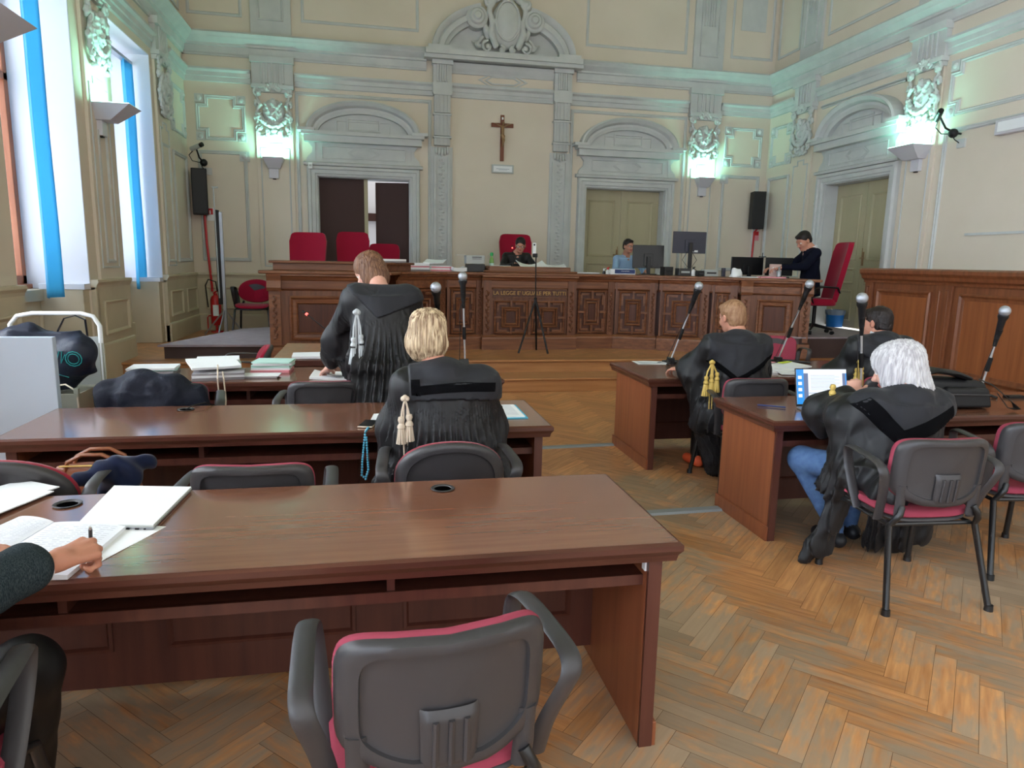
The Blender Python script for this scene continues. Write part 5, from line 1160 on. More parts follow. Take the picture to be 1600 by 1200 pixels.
sp = {0: ('body', M['skin']), 3: ('eye', M['eyew']), 4: ('pupil', M['black']), 5: ('lips', M['lip']), 1: ('jacket', M['jacket']), 2: ('trousers', M['black']), 6: ('shoes', M['dark_shoe'])}
S.split(p, sp, one=True)
# hands at finer detail, writing hand closed on the pen, other hand flat on the page
S = Sculpt(RW-.14, RW+.20, .0028); u = np.array((.50, .86, 0)); u /= np.linalg.norm(u)
Rh = np.stack([np.cross(u, (.28, -.15, .95)), u, (.28, -.15, .95)], 1); Rh[:, 0] /= np.linalg.norm(Rh[:, 0]); Rh[:, 2] = np.cross(Rh[:, 0], Rh[:, 1])
S.cap(RW-u*.06, RW, .030, .027, .02); hand(S, RW, Rh, side=-1, k=.005, sc_=1.10, fc=[(26, 38, 20), (46, 62, 34), (68, 84, 50), (74, 88, 50)], tdir=((.45, .78, -.42), (-.15, .85, -.35)))
S.blur(1); S.split(p, {0: ('hand', M['skin'])})
t = MB(); cf = RW-u*.052; R3 = Matrix(((Rh[0, 0], Rh[0, 2], u[0]), (Rh[1, 0], Rh[1, 2], u[1]), (Rh[2, 0], Rh[2, 2], u[2]))); t.lathe([(.040, -.03), (.043, -.03), (.041, .012), (.038, .012), (.037, -.03)], Vector(tuple(cf)), 24, R=R3); t.build('shirt_cuff', M['shirt_white'], p, smooth=True, local=True)
LW = np.array(at(-18, 862, z=.785))-np.array((-1.12, 1.42, 0)); S = Sculpt(LW-.14, LW+.2, .003); u = np.array((.9, .35, -.1)); u /= np.linalg.norm(u); Rl = np.stack([np.cross(u, (0, 0, 1)), u, (0, 0, 1)], 1); Rl[:, 0] /= np.linalg.norm(Rl[:, 0]); Rl[:, 2] = np.cross(Rl[:, 0], Rl[:, 1])
S.cap(LW-u*.09, LW, .03, .026, .02); hand(S, LW-u*.06, Rl, curl=(16, 18, 12), side=1, k=.005, sc_=1.05); S.split(p, {0: ('hand', M['skin'])})
PEN = Vector(tuple(RW))+Vector((-1.12, 1.42, 0))
# ------------------------------------------------------------------ stucco reliefs
def scroll(S, c, r0, turns, th, y, sg=1, a0=0):
    n_ = int(14*turns); pts = []
    for i in range(n_+1):
        a = math.radians(a0)+sg*2*math.pi*turns*i/n_; r = r0*(1-.82*i/n_); pts.append((c[0]+r*math.cos(a), y, c[1]+r*math.sin(a)))
    for i in range(n_): S.cap(pts[i], pts[i+1], th*(1-.4*i/n_), k=.004)
    S.ell((c[0], y-.01, c[1]), (th*1.4,)*3, None, .004)
def relief_sculpt():
    S = Sculpt((-.34, -.17, -.46), (.34, .03, .50), .0095)
    S.ell((0, -.02, .0), (.17, .07, .20), None, .01)                                  # shield
    for k in range(16):
        a = math.radians(200+140*k/15); S.ell((.235*math.cos(a), -.055, .05+.27*math.sin(a)), (.040, .045, .036), rotm(0, -math.degrees(a), 0), .006)   # wreath
    S.cap((-.12, -.08, .12), (.02, -.10, -.12), .024, .016); S.cap((.12, -.08, .14), (-.04, -.10, -.08), .024, .016); S.ell((.0, -.09, .12), (.05, .03, .09), None, .01)
    for s_ in (-1, 1):
        scroll(S, (s_*.23, .29), .07, 1.3, .022, -.05, -s_, 90 if s_ > 0 else 90); scroll(S, (s_*.09, .36), .065, 1.2, .020, -.06, s_, 90); scroll(S, (s_*.22, -.26), .065, 1.3, .020, -.05, s_, 270)
        S.chain([(s_*.25, -.04, .22), (s_*.20, -.06, .10), (s_*.26, -.05, -.02), (s_*.25, -.04, -.2)], [.02, .03, .02, .028], .01)
        S.ell((s_*.10, -.05, -.30), (.035, .035, .06), rotm(0, s_*25, 0), .01); S.ell((s_*.17, -.05, -.38), (.05, .03, .03), rotm(0, s_*-20, 0), .01); S.ell((s_*.27, -.04, .12), (.03, .03, .06), None, .01); S.ell((s_*.28, -.04, -.10), (.028, .03, .05), None, .01)
    for k in (-2, -1, 0, 1, 2): S.cap((k*.012, -.06, .36), (k*.036, -.08, .44-.012*abs(k)), .012, .016, .004)
    S.ell((0, -.06, -.28), (.05, .035, .04), None, .01); S.ell((0, -.03, -.36), (.20, .025, .05), None, .02)
    S.cap((-.24, -.0, .40), (.24, -.0, .40), .03, k=.01); S.disp(lambda x, y, z: .008*hn(x, y, z, 40)+.004*hn(x, y, z, 80)); S.clip(lambda x, y, z: y-.02+0*x+0*z); return S
RS = relief_sculpt(); V_, F_, T_ = RS.mesh()
rme = bpy.data.meshes.new('stucco_relief'); rme.from_pydata(V_.tolist(), [], F_.tolist()); rme.materials.append(M['stucco']); rme.polygons.foreach_set('use_smooth', [True]*len(rme.polygons)); rme.update()
for mp, a, rz, lab in ((bk, -1.60, 0, 'carved stucco trophy above the wall lamp left of the open door'), (bk, 6.16, 0, 'carved stucco trophy above the wall lamp right of the middle door'),
        (lf, 8.90, 90, 'carved stucco trophy on the pillar between the two windows'), (lf, 11.45, 90, 'carved stucco trophy on the left wall next to the far corner'),
        (rt, 8.90, -90, 'carved stucco trophy right of the right wall door'), (rt, 11.72, -90, 'carved stucco trophy on the right wall near the corner')):
    o = bpy.data.objects.new('stucco_relief', rme); c = Vector(mp(a, 3.99, .04)); o.matrix_world = Matrix.Translation(c) @ Matrix.Rotation(math.radians(rz), 4, 'Z') @ Matrix.Diagonal((1.04, 1, 1.04, 1)); lk(o)
    setp(o, lab, 'wall relief', 'carved stucco trophies on the pilasters')
S = Sculpt((-.66, -.34, -.50), (.66, .03, .56), .0125)
S.ell((0, -.06, .02), (.27, .16, .40), None, .02); S.ell((0, -.16, .06), (.20, .08, .31), None, .004)
for k in range(40):
    a = 2*math.pi*k/40; b = 2*math.pi*(k+1)/40; S.cap((.205*math.cos(a), -.20, .06+.32*math.sin(a)), (.205*math.cos(b), -.20, .06+.32*math.sin(b)), .018, k=.006)
for s_ in (-1, 1):
    S.chain([(s_*.16, -.14, .42), (s_*.30, -.14, .36), (s_*.32, -.14, .20), (s_*.26, -.14, .05), (s_*.28, -.14, -.15), (s_*.20, -.14, -.34)], [.05, .055, .045, .05, .06, .05], .03)
    scroll(S, (s_*.33, .36), .09, 1.2, .028, -.16, s_, 200 if s_ > 0 else -20); scroll(S, (s_*.34, -.36), .10, 1.3, .026, -.13, -s_, 90); scroll(S, (s_*.10, -.40), .06, 1.2, .024, -.18, s_, 90)
    S.ell((s_*.37, -.10, -.08), (.05, .06, .16), rotm(0, s_*12, 0), .01); S.ell((s_*.38, -.12, .10), (.035, .05, .05), None, .01); S.ell((s_*.48, -.06, -.34), (.08, .04, .04), rotm(0, s_*-20, 0), .01); S.chain([(s_*.42, -.07, -.2), (s_*.50, -.07, -.30), (s_*.60, -.04, -.26)], [.03, .03, .015], .01)
for k in (-2, -1, 0, 1, 2): S.cap((k*.03, -.12, .40), (k*.065, -.16, .53-.02*abs(k)), .03, .036, .006)
S.disp(lambda x, y, z: np.where(np.abs(x)+.5*np.abs(z) > .3, .006*hn(x, y, z, 30), 0)); S.clip(lambda x, y, z: y-.02+0*x+0*z)
p = thing('cartouche', 'large oval stucco cartouche with scrolls crowning the centre of the back wall', 'cartouche', (2.33, 12.86, 5.62))
S.split(p, {0: ('carved_shield', M['stucco'])})
# ------------------------------------------------------------------ wall lamps (uplights) and what hangs on the walls
def wall_lamp(mp, a, z, label, W=.34, D=.26, k=1., pw=11, plate=True):
    p = thing('wall_lamp', label, 'wall lamp', mp(a, z-.3, 0), 'grey uplight wall lamps')
    t = MB(); g = lambda u, o, zz: mp(a+u, z+zz, o)
    t.hexa([g(-W*.28, .02, -.17), g(W*.28, .02, -.17), g(W*.30, D*.45, -.17), g(-W*.30, D*.45, -.17), g(-W/2, .02, 0), g(W/2, .02, 0), g(W/2, D, 0), g(-W/2, D, 0)]); t.build('shade', M['lampw'], p, bevel=.004)
    t = MB(); t.mbox(mp, a-.09, a+.07, z-.33, z-.0, .0, .09); t.build('mount_box', M['lampw'], p, bevel=.006)
    t = MB(); t.mbox(mp, a-W/2+.012, a+W/2-.012, z+.0, z+.006, .03, D-.012); t.build('light_tube', M['lens_glow'], p)
    t = MB(); t.mbox(mp, a-.03, a+.02, z-.345, z-.315, .02, .07); t.build('cable_gland', M['black'], p)
    l = bpy.data.lights.new('uplight', 'AREA'); l.shape = 'RECTANGLE'; l.size = W*.8; l.size_y = D*.6; l.energy = pw; l.color = (.34, 1, .78)
    o = bpy.data.objects.new('uplight', l); c = Vector(mp(a, z+.02, D*.8)); d = Vector(mp(a, z+1, .02))-c; o.matrix_world = Matrix.Translation(c) @ d.to_track_quat('-Z', 'Y').to_matrix().to_4x4(); COL.objects.link(o)
wall_lamp(bk, -1.62, 3.25, 'grey wall lamp below the carved trophy, left of the open door')
wall_lamp(bk, 6.2, 3.25, 'grey wall lamp right of the middle door behind the bench')
wall_lamp(lf, 8.88, 3.22, 'grey wall lamp with slanting shade between the two windows', W=.42, D=.42, pw=13)
wall_lamp(lf, 6.15, 3.32, 'grey wall lamp cut by the top left edge of the view', W=.6, D=.46, pw=12)
wall_lamp(rt, 8.9, 3.30, 'grey wall lamp right of the right wall door', W=.5, D=.36, pw=13)
p = thing('crucifix', 'wooden crucifix with bronze figure hanging at the centre of the back wall', 'crucifix', (2.30, 12.88, 3.39))
t = MB(); t.box(2.267, 2.333, 12.86, 12.895, 3.39, 4.18); t.build('upright', M['cross'], p, bevel=.004); t = MB(); t.box(2.10, 2.50, 12.855, 12.89, 3.97, 4.04); t.build('crossbar', M['cross'], p, bevel=.004)
S = Sculpt((-.2, -.1, -.42), (.2, .04, .16), .0055); S.cap((0, -.02, -.02), (0, -.03, -.15), .030, .022); S.ell((.008, -.045, .055), (.022, .024, .030), None, .01); S.cap((0, -.02, .0), (.005, -.035, .04), .012)
for s_ in (-1, 1): S.chain([(s_*.025, -.02, .0), (s_*.09, -.02, .025), (s_*.15, -.012, .05)], [.013, .010, .007], .008); S.chain([(s_*.012, -.03, -.15), (s_*.016+.01, -.045, -.24), (0, -.02, -.34)], [.018, .014, .009], .008)
S.cap((-.02, -.03, -.15), (.02, -.03, -.17), .022); S.lo = S.lo+np.array((2.30, 12.85, 3.98)); S.ax = [S.ax[i]+(2.30, 12.85, 3.98)[i] for i in range(3)]
S.split(p, {0: ('figure', M['bronze'])}, local=False)
t = MB(); t.box(2.285, 2.315, 12.852, 12.862, 4.10, 4.14); t.build('title_plate', M['paper'], p)
p = thing('wall_plaque', 'small pale framed plaque below the crucifix', 'plaque', (2.32, 12.89, 3.19)); t = MB(); t.box(2.12, 2.52, 12.87, 12.9, 3.18, 3.33); t.build('frame', M['grey_metal'], p, bevel=.006); t = MB(); t.box(2.15, 2.49, 12.864, 12.872, 3.205, 3.305); t.build('plate', M['paper'], p); t = MB()
t.box(2.20, 2.44, 12.862, 12.865, 3.25, 3.258); t.box(2.24, 2.40, 12.862, 12.865, 3.232, 3.238); t.build('inscription', M['ink'], p)
def speaker(c, rz, h, w_, label):
    p = thing('loudspeaker', label, 'loudspeaker', c, None, rz); t = MB(); t.box(-w_/2, w_/2, -.11, .11, 0, h); t.build('cabinet', M['black'], p, bevel=.01, local=True)
    t = MB(); t.box(-w_/2+.015, w_/2-.015, -.122, -.108, .015, h-.015); t.build('front_grille', M['black'], p, bevel=.004, local=True); t = MB(); t.box(-.03, .03, .10, .20, h*.6, h*.75); t.build('bracket', M['plastic_dk'], p, local=True)
speaker((-2.80, 12.70, 2.27), math.radians(12), .74, .24, 'black column loudspeaker high on the back wall by the left corner')
speaker((7.30, 12.70, 2.33), math.radians(-12), .70, .24, 'black column loudspeaker high on the back wall by the right corner')
def wcam(mp, a, z, label, sg=1):
    p = thing('surveillance_camera', label, 'camera', mp(a, z-.2, 0)); g = lambda u, zz, o: mp(a+u*sg, z+zz, o)
    t = MB(); t.tube([g(-.10, .06, .26), g(.06, .11, .36)], .038, 10); t.build('camera_body', M['grey_metal'] if sg > 0 else M['plastic_dk'], p, smooth=True)
    t = MB(); t.tube([g(.06, .11, .36), g(.10, .125, .385)], .036, 10); t.build('lens_hood', M['black'], p, smooth=True)
    t = MB(); t.ball(g(.05, -.13, .12), .06, 8); t.build('dome', M['black'], p, smooth=True)
    t = MB(); t.tube([g(-.02, .07, .28), g(.0, -.06, .2), g(.04, -.12, .1), g(.05, -.13, .0)], .014, 8); t.build('bracket_arm', M['plastic_dk'], p, smooth=True)
    t = MB(); t.tube([g(-.08, .03, .26), g(-.15, -.03, .22), g(-.12, -.11, .15), g(.0, -.13, .10), g(.01, -.20, .05), g(.08, -.26, .02)], .007, 6); t.build('cable', M['black'], p, smooth=True)
    t = MB(); t.mbox(mp, a+sg*.09-.06, a+sg*.09+.06, z-.31, z-.2, 0, .03); t.build('junction_box', M['stucco'], p)
wcam(bk, -2.78, 3.25, 'small grey wall camera on bracket near the left back corner')
wcam(rt, 8.28, 3.50, 'black wall camera on curved bracket right of the right wall lamp', -1)
p = thing('emergency_light', 'long white emergency light box at the right edge of the wall', 'emergency light', rt(7.3, 3.25, 0)); t = MB(); t.mbox(rt, 7.0, 7.62, 3.24, 3.42, 0, .10); t.build('housing', M['lampw'], p, bevel=.012); t = MB(); t.mbox(rt, 7.05, 7.57, 3.27, 3.39, .1, .112); t.build('diffuser', M['paper'], p, bevel=.006)
p = thing('thermostat', 'small white control box on the surround of the open door', 'thermostat', (-1.03, 12.8, 3.1)); t = MB(); t.box(-1.06, -.99, 12.76, 12.81, 3.10, 3.20); t.build('casing', M['paper'], p, bevel=.006); t = MB(); t.box(-1.045, -1.005, 12.755, 12.762, 3.14, 3.17); t.build('display', M['grey_metal'], p)
p = thing('wall_switch', 'small cream switch plate beside the right wall door', 'switch', rt(11.2, 2.7, 0)); t = MB(); t.mbox(rt, 11.18, 11.26, 2.66, 2.76, 0, .02); t.build('plate', M['wall_dado'], p, bevel=.004); t = MB(); t.mbox(rt, 11.2, 11.24, 2.69, 2.73, .02, .028); t.build('rocker', M['paper'], p)
# fire fighting corner
x_ = at(322, 380, y=12.84).x; p = thing('fire_pipe', 'thin red pipe running up the wall above the extinguisher', 'pipe', (x_, 12.8, 1.15)); t = MB(); t.tube([(x_, 12.84, 2.38), (x_+.015, 12.83, 1.8), (x_+.06, 12.83, 1.10), (x_+.06, 12.83, 1.0)], .02, 8); t.build('pipe', M['redpaint'], p, smooth=True)
p = thing('fire_sign', 'small red and white fire extinguisher sign beside the left pipe', 'sign', (x_+.1, 12.86, 2.2)); t = MB(); t.box(x_+.03, x_+.14, 12.87, 12.885, 2.19, 2.40); t.build('plate', M['paper'], p); t = MB(); t.box(x_+.04, x_+.13, 12.866, 12.871, 2.29, 2.39); t.build('pictogram_field', M['redpaint'], p); t = MB(); t.box(x_+.075, x_+.095, 12.862, 12.867, 2.30, 2.36); t.build('pictogram', M['paper'], p)
x2 = at(1178, 370, y=12.84).x; p = thing('fire_pipe', 'thin red pipe below the right loudspeaker', 'pipe', (x2, 12.8, 1.4)); t = MB(); t.tube([(x2-.02, 12.84, 1.4), (x2, 12.84, 2.28), (x2+.08, 12.84, 2.36)], .018, 8); t.build('pipe', M['redpaint'], p, smooth=True)
p = thing('fire_sign', 'small red and white sign below the right loudspeaker', 'sign', (x2+.07, 12.86, 2.2)); t = MB(); t.box(x2+.02, x2+.12, 12.87, 12.885, 2.12, 2.30); t.build('plate', M['paper_pink'], p); t = MB(); t.box(x2+.03, x2+.11, 12.866, 12.871, 2.22, 2.29); t.build('pictogram', M['redpaint'], p)
xe = at(337, 470, y=12.45).x; p = thing('fire_extinguisher', 'red fire extinguisher on a red stand in the left back corner', 'fire extinguisher', (xe, 12.45, ZA))
t = MB(); t.lathe([(0, 0), (.07, 0), (.085, .02), (.085, .42), (.07, .47), (.03, .50), (.028, .53), (0, .53)], (xe, 12.45, ZA+.12), 20); t.build('cylinder', M['redpaint'], p, smooth=True)
t = MB(); t.box(xe-.03, xe+.06, 12.355, 12.365, ZA+.28, ZA+.46); t.build('label', M['paper'], p); t = MB(); t.tube([(xe-.02, 12.44, ZA+.66), (xe+.06, 12.42, ZA+.70), (xe+.09, 12.42, ZA+.73)], .012, 6); t.tube([(xe-.03, 12.44, ZA+.66), (xe, 12.44, ZA+.62), (xe, 12.44, ZA+.66)], .014, 6); t.build('trigger_handle', M['redpaint'], p)
t = MB(); t.tube([(xe+.04, 12.42, ZA+.68), (xe+.03, 12.38, ZA+.84), (xe-.08, 12.36, ZA+.88), (xe-.13, 12.37, ZA+.78), (xe-.12, 12.38, ZA+.60), (xe-.11, 12.4, ZA+.42)], .011, 8); t.build('hose', M['black'], p, smooth=True)
t = MB(); t.tube([(xe-.15, 12.5, ZA), (xe-.15, 12.5, ZA+.24), (xe-.13, 12.5, ZA+.27), (xe+.12, 12.5, ZA+.27), (xe+.12, 12.5, ZA)], .011, 8); t.lathe([(0, 0), (.1, 0), (.1, .02), (.02, .02), (.02, .12), (0, .12)], (xe, 12.45, ZA), 16); t.build('stand', M['redpaint'], p)
ps = at(352, 516, z=ZA); ps.y = min(ps.y, 12.3); ps = Vector((at(352, 500, y=11.9).x, 11.9, ZA)); p = thing('projection_screen', 'folded tripod projection screen, black case and grey pole, left of the red armchair', 'projection screen', ps)
zt = at(345, 328, y=11.9).z; t = MB(); t.box(ps.x-.085, ps.x-.02, 11.87, 11.95, ZA+.5, zt); t.build('screen_case', M['black'], p, bevel=.01); t = MB(); t.box(ps.x-.02, ps.x+.03, 11.88, 11.93, ZA, zt-.03); t.build('pole', M['alu'], p, bevel=.006)
for dx, dy in ((-.42, .1), (.3, .25), (-.08, -.35)): t = MB(); t.tube([(ps.x, 11.9, ZA+.42), (ps.x+dx*.8, 11.9+dy*.8, ZA+.01)], .013, 6); t.build('leg', M['alu'], p)
t = MB(); a_ = at(334, 293, y=11.9); t.tube([(ps.x-.06, 11.86, ZA+.6), (a_.x, 11.86, a_.z)], .011, 6); t.tube([(a_.x-.02, 11.86, a_.z), (a_.x+.07, 11.86, a_.z)], .016, 6); t.build('telescopic_rod', M['grey_metal'], p)
# blue vertical blind strips and rail
def blind(xc, y0, y1, z0, z1, label, n_=3):
    p = thing('blue_blind', label, 'window blind', (xc, (y0+y1)/2, z0), 'blue vertical blind strips'); w_ = (y1-y0)/n_
    for k in range(n_):
        t = MB(); s_ = 1 if k % 2 else -1
        def fn(u, v, k=k, s_=s_): return (xc+s_*.045*(u-.5)*2+.004*math.sin(9*v), y0+w_*(k+u)+.012*math.sin(3.1*v+k), z0+(z1-z0)*v)
        t.grid(fn, 4, 30); t.build('slat', M['blue'], p, smooth=True, solid=.0025)
    t = MB(); t.box(xc-.04, xc+.04, y0-.9, y1+.02, z1, z1+.04); t.build('head_rail', M['alu'], p)
blind(-3.12, 7.53, 8.02, 1.16, 4.22, 'wide blue blind strip hanging in the nearest visible window')
blind(-3.25, 10.66, 11.0, 1.12, 4.16, 'narrow blue blind strip hanging in the far left window', 2)
# waste bin
b_ = at(1302, 520, y=10.5); bx = b_.x; p = thing('waste_bin', 'blue plastic waste bin with clear liner behind the clerk', 'waste bin', (bx, 10.5, ZDA)); t = MB(); t.lathe([(0, 0), (.125, 0), (.15, .26), (.158, .26), (.158, .275), (.146, .275), (.12, .02), (0, .02)], (bx, 10.5, ZDA), 24); t.build('bin_body', M['bin'], p, smooth=True); t = MB(); t.lathe([(.150, .20), (.162, .235), (.163, .285), (.147, .287), (.146, .23)], (bx, 10.5, ZDA), 24); t.build('bin_liner', M['clear'], p, smooth=True)
# ------------------------------------------------------------------ microphones
def mic_stand(head, base, label, bar=.30, dirb=(1, 0), handheld=True, scale=1.0):
    h = Vector(head); b = Vector(base); p = thing('microphone_stand', label, 'microphone', b, 'microphones on chrome table stands'); d = (b-h).normalized()
    m_end = h+d*.21
    t = MB(); t.ball(h, .037, 10); t.build('grille', M['mesh_ball'], p, smooth=True)
    R = d.to_track_quat('Z', 'Y').to_matrix(); t = MB(); t.lathe([(.0, .026), (.033, .028), (.034, .042), (.024, .065), (.017, .19), (.014, .20), (0, .20)], h, 14, R=R); t.build('handle', M['plastic_dk'], p, smooth=True)
    j = h+d*.13; t = MB(); t.tube([j+Vector((0, -.005, 0)), j+d*.06, j+d*.12], [.020, .016, .012], 10); t.build('clip', M['black'], p, smooth=True)
    t = MB(); t.tube([j+d*.10, b+Vector((0, 0, .03))], .0075, 10); t.build('rod', M['chrome'], p, smooth=True)
    mid = j+(b-j)*.52; t = MB(); t.tube([mid-d*.05, mid+d*.05], .015, 10); t.build('lock_sleeve', M['black'], p, smooth=True)
    e = Vector((dirb[0], dirb[1], 0)).normalized(); n_ = Vector((-e.y, e.x, 0)); t = MB(); t.rbox(b+Vector((0, 0, .028)), (.06, .06, .055), math.atan2(e.y, e.x)); 
    t.tube([b+Vector((0, 0, .02)), b+e*bar*.6+Vector((0, 0, .014)), b+e*bar+Vector((0, 0, .008))], [.020, .014, .008], 8)
    for s_ in (-1, 1): t.tube([b+Vector((0, 0, .02)), b+n_*s_*.12-e*.05+Vector((0, 0, .008))], [.016, .008], 8)
    t.build('foot', M['plastic_dk'], p); 
    t = MB(); q = j+d*.07; pts = [q, q+Vector((-.03, -.01, -.06)), (q+b)/2+Vector((-.035, -.01, 0)), b+Vector((-.05, -.02, .03)), b+Vector((-.10, .05, .006))]; t.tube(pts, .003, 6); t.build('cable', M['black'], p, smooth=True)
    return p
mic_stand(at(681, 449, y=4.7), (at(693, 560, y=5.15).x, 5.15, .74), 'microphone with large silver head rising beside the blonde woman', dirb=(-1, .2))
mic_stand(at(723, 432, y=5.5), (at(727, 556, y=5.55).x, 5.55, .74), 'slim microphone stand at the right end of the far left desk', dirb=(-1, .2))
t = MB(); c_ = at(726, 556, y=5.28); t.rbox((c_.x, 5.3, .80), (.075, .02, .12), .0, R=Matrix.Rotation(math.radians(-25), 3, 'X')); o = t.build('microphone_receiver', M['plastic_dk'], bevel=.004); setp(o, 'small black box leaning at the foot of the slim left microphone', 'receiver')
mic_stand(at(1092, 447, y=5.55), (at(1048, 558, y=5.75).x, 5.75, .74), 'microphone leaning right above the far right desk, left of the ginger haired man', dirb=(1, -.25))
mic_stand(at(1265, 444, y=5.4), (at(1216, 556, y=5.75).x, 5.75, .74), 'microphone leaning right between the ginger haired and dark haired men', dirb=(1, -.2))
mic_stand(at(1347, 466, y=4.02), (at(1347, 600, y=4.1).x, 4.10, .74), 'upright microphone behind the open laptop on the near right desk', dirb=(1, .2))
mic_stand(at(1570, 486, y=4.0), (at(1533, 600, y=4.12).x, 4.12, .74), 'microphone leaning right at the right edge behind the black bag', dirb=(-1, .3))
def gooseneck(tip, base, label, led=True):
    p = thing('gooseneck_microphone', label, 'microphone', base); h = Vector(tip); b = Vector(base); d = (b-h).normalized(); t = MB(); t.tube([h, h+d*.035], .009, 8); t.build('capsule', M['black'], p, smooth=True)
    t = MB(); t.tube([h+d*.035, h+d*.05], .011, 10); t.build('ring_light', M['red_led'], p); t = MB(); m_ = h+(b-h)*.6+Vector((0, 0, -.01)); t.tube([h+d*.05, m_, b+Vector((0, 0, .03))], .0045, 6); t.build('neck', M['black'], p, smooth=True); t = MB(); t.rbox(b+Vector((0, 0, .02)), (.10, .13, .04)); t.build('base', M['plastic_dk'], p, bevel=.006)
gooseneck(at(473, 486, y=5.9), (.02, 5.62, .74), 'thin gooseneck microphone with red ring on the far left desk')
gooseneck(at(800, 384, y=10.95), (at(806, 405, y=10.7).x, 10.7, ZB+.09), 'gooseneck microphone with red ring before the woman judge')
# phone camera on its tripod in front of the bench
tc_ = Vector((2.22, 9.66, ZA)); p = thing('tripod', 'black tripod standing on the step before the bench', 'tripod', tc_); hp = Vector((at(836, 500, y=9.66).x, 9.66, at(836, 467, y=9.66).z))
t = MB(); t.tube([hp+Vector((0, 0, -.1)), (at(838, 385, y=9.66).x, 9.66, at(838, 402, y=9.66).z)], .009, 8); t.build('centre_pole', M['black'], p, smooth=True); t = MB(); t.tube([hp+Vector((0, 0, -.05)), hp+Vector((0, 0, .02))], .02, 10); t.build('collar', M['black'], p)
for q in ((810, 552), (856, 553), (838, 547)):
    f = at(*q, z=ZA); t = MB(); t.tube([hp, f], .014, 8); t.build('leg', M['black'], p, smooth=True)
h_ = Vector((at(835, 390, y=9.66).x, 9.66, at(835, 402, y=9.66).z)); p = thing('panoramic_camera', 'slim white and black camera on top of the tripod before the bench', 'camera', h_); t = MB(); t.rbox(h_+Vector((0, 0, .12)), (.05, .03, .16)); t.build('camera_body', M['paper'], p, bevel=.01); t = MB(); t.rbox(h_+Vector((.012, 0, .025)), (.065, .04, .055)); t.build('grip', M['black'], p, bevel=.006); t = MB(); t.lathe([(0, 0), (.012, 0), (.010, .006), (0, .008)], h_+Vector((-.005, -.016, .17)), 12, R=Matrix.Rotation(math.radians(90), 3, 'X')); t.build('lens', M['black'], p)
# ------------------------------------------------------------------ papers and files
def sheet(c, sz, rz, label, m_='paper', th=.0015, name='paper_sheet', cat='paper', group=None, lines=0, tilt=0, curl=0, lm='ink'):
    c = Vector(c); W, L = sz; R = Matrix.Rotation(math.radians(rz), 3, 'Z') @ Matrix.Rotation(math.radians(tilt), 3, 'X'); p = thing(name, label, cat, c, group) if lines else None
    t = MB(); n_ = 8
    f = lambda top: (lambda u, v: c+R @ Vector(((u-.5)*W, (v-.5)*L, (th if top else 0)+curl*((2*u-1)**2)*(.4+v)+.0012*math.sin(7*u+5*v))))
    a = MB(); vs = [f(1)(i/n_, j/n_) for j in range(n_+1) for i in range(n_+1)]+[f(0)(i/n_, j/n_) for j in range(n_+1) for i in range(n_+1)]; N = (n_+1)**2
    fs = [(j*(n_+1)+i, j*(n_+1)+i+1, (j+1)*(n_+1)+i+1, (j+1)*(n_+1)+i) for j in range(n_) for i in range(n_)]; fs += [tuple(q+N for q in reversed(x)) for x in fs]
    bd = [i for i in range(n_)]+[(i*(n_+1)+n_) for i in range(n_)]+[n_*(n_+1)+n_-i for i in range(n_)]+[(n_-i)*(n_+1) for i in range(n_)]
    for i in range(len(bd)): a_, b_ = bd[i], bd[(i+1) % len(bd)]; fs.append((b_, a_, a_+N, b_+N))
    t.add(vs, fs); o = t.build('sheets' if p else name, M[m_], p)
    if not p: setp(o, label, cat, group); return o
    t = MB(); rr = random.Random(int(abs(c.x*100)+lines))
    for k in range(lines):
        v = .92-.84*k/lines; u1 = .9 if rr.random() > .2 else rr.uniform(.3, .8); q = [f(1)(u, vv)+Vector((0, 0, .0006)) for u, vv in ((.1, v), (u1, v), (u1, v-.35/lines), (.1, v-.35/lines))]; t.add(q, [(0, 1, 2, 3)])
    t.build('printed_text', M[lm], p); return p
def pile(c, sz, rz, layers, label, name='case_file', cat='file', group=None, cord=False):
    """one bundle: cover and sheets of slightly shifted layers"""
    p = thing(name, label, cat, c, group); rr = random.Random(int(abs(c[0]*991+c[1]*77))); z = c[2]
    for i, (th, m_) in enumerate(layers):
        t = MB(); q = rz+rr.uniform(-5, 5); cx, cy = c[0]+rr.uniform(-.012, .012), c[1]+rr.uniform(-.012, .012); n_ = max(1, int(th/.004)); R = Matrix.Rotation(math.radians(q), 3, 'Z')
        for k in range(n_): t.rbox((cx+rr.uniform(-.003, .003), cy+rr.uniform(-.003, .003), z+th*(k+.5)/n_), (sz[0], sz[1], th/n_), R=R)
        t.build('cover' if 'paper' != m_ else 'sheets', M[m_], p); z += th
    if cord: t = MB(); t.tube([(c[0]-sz[0]/2-.005, c[1], c[2]), (c[0]-sz[0]/2-.005, c[1], z+.003), (c[0]+sz[0]/2+.005, c[1]+.02, z+.003), (c[0]+sz[0]/2+.005, c[1]+.02, c[2])], .004, 6); t.build('tie_cord', M['cream_cord'], p)
    return z
GF = 'case files on the far left desk'; zd = .7415
pile((-1.60, 5.52, zd), (.32, .24), 4, [(.022, 'paper_grey'), (.012, 'paper_green'), (.014, 'paper')], 'pale green topped file at the left end, behind the draped gown', group=GF)
pile((-1.16, 5.58, zd), (.30, .24), 12, [(.02, 'paper_green'), (.02, 'paper'), (.012, 'navy'), (.02, 'paper'), (.012, 'paper_green'), (.014, 'paper')], 'tallest file stack, pale green, behind the slanting white bundle', group=GF)
pile((-1.10, 5.24, zd), (.34, .23), 8, [(.02, 'paper_grey'), (.018, 'paper'), (.012, 'paper_grey')], 'grey file bundle near the front edge of the far left desk', group=GF)
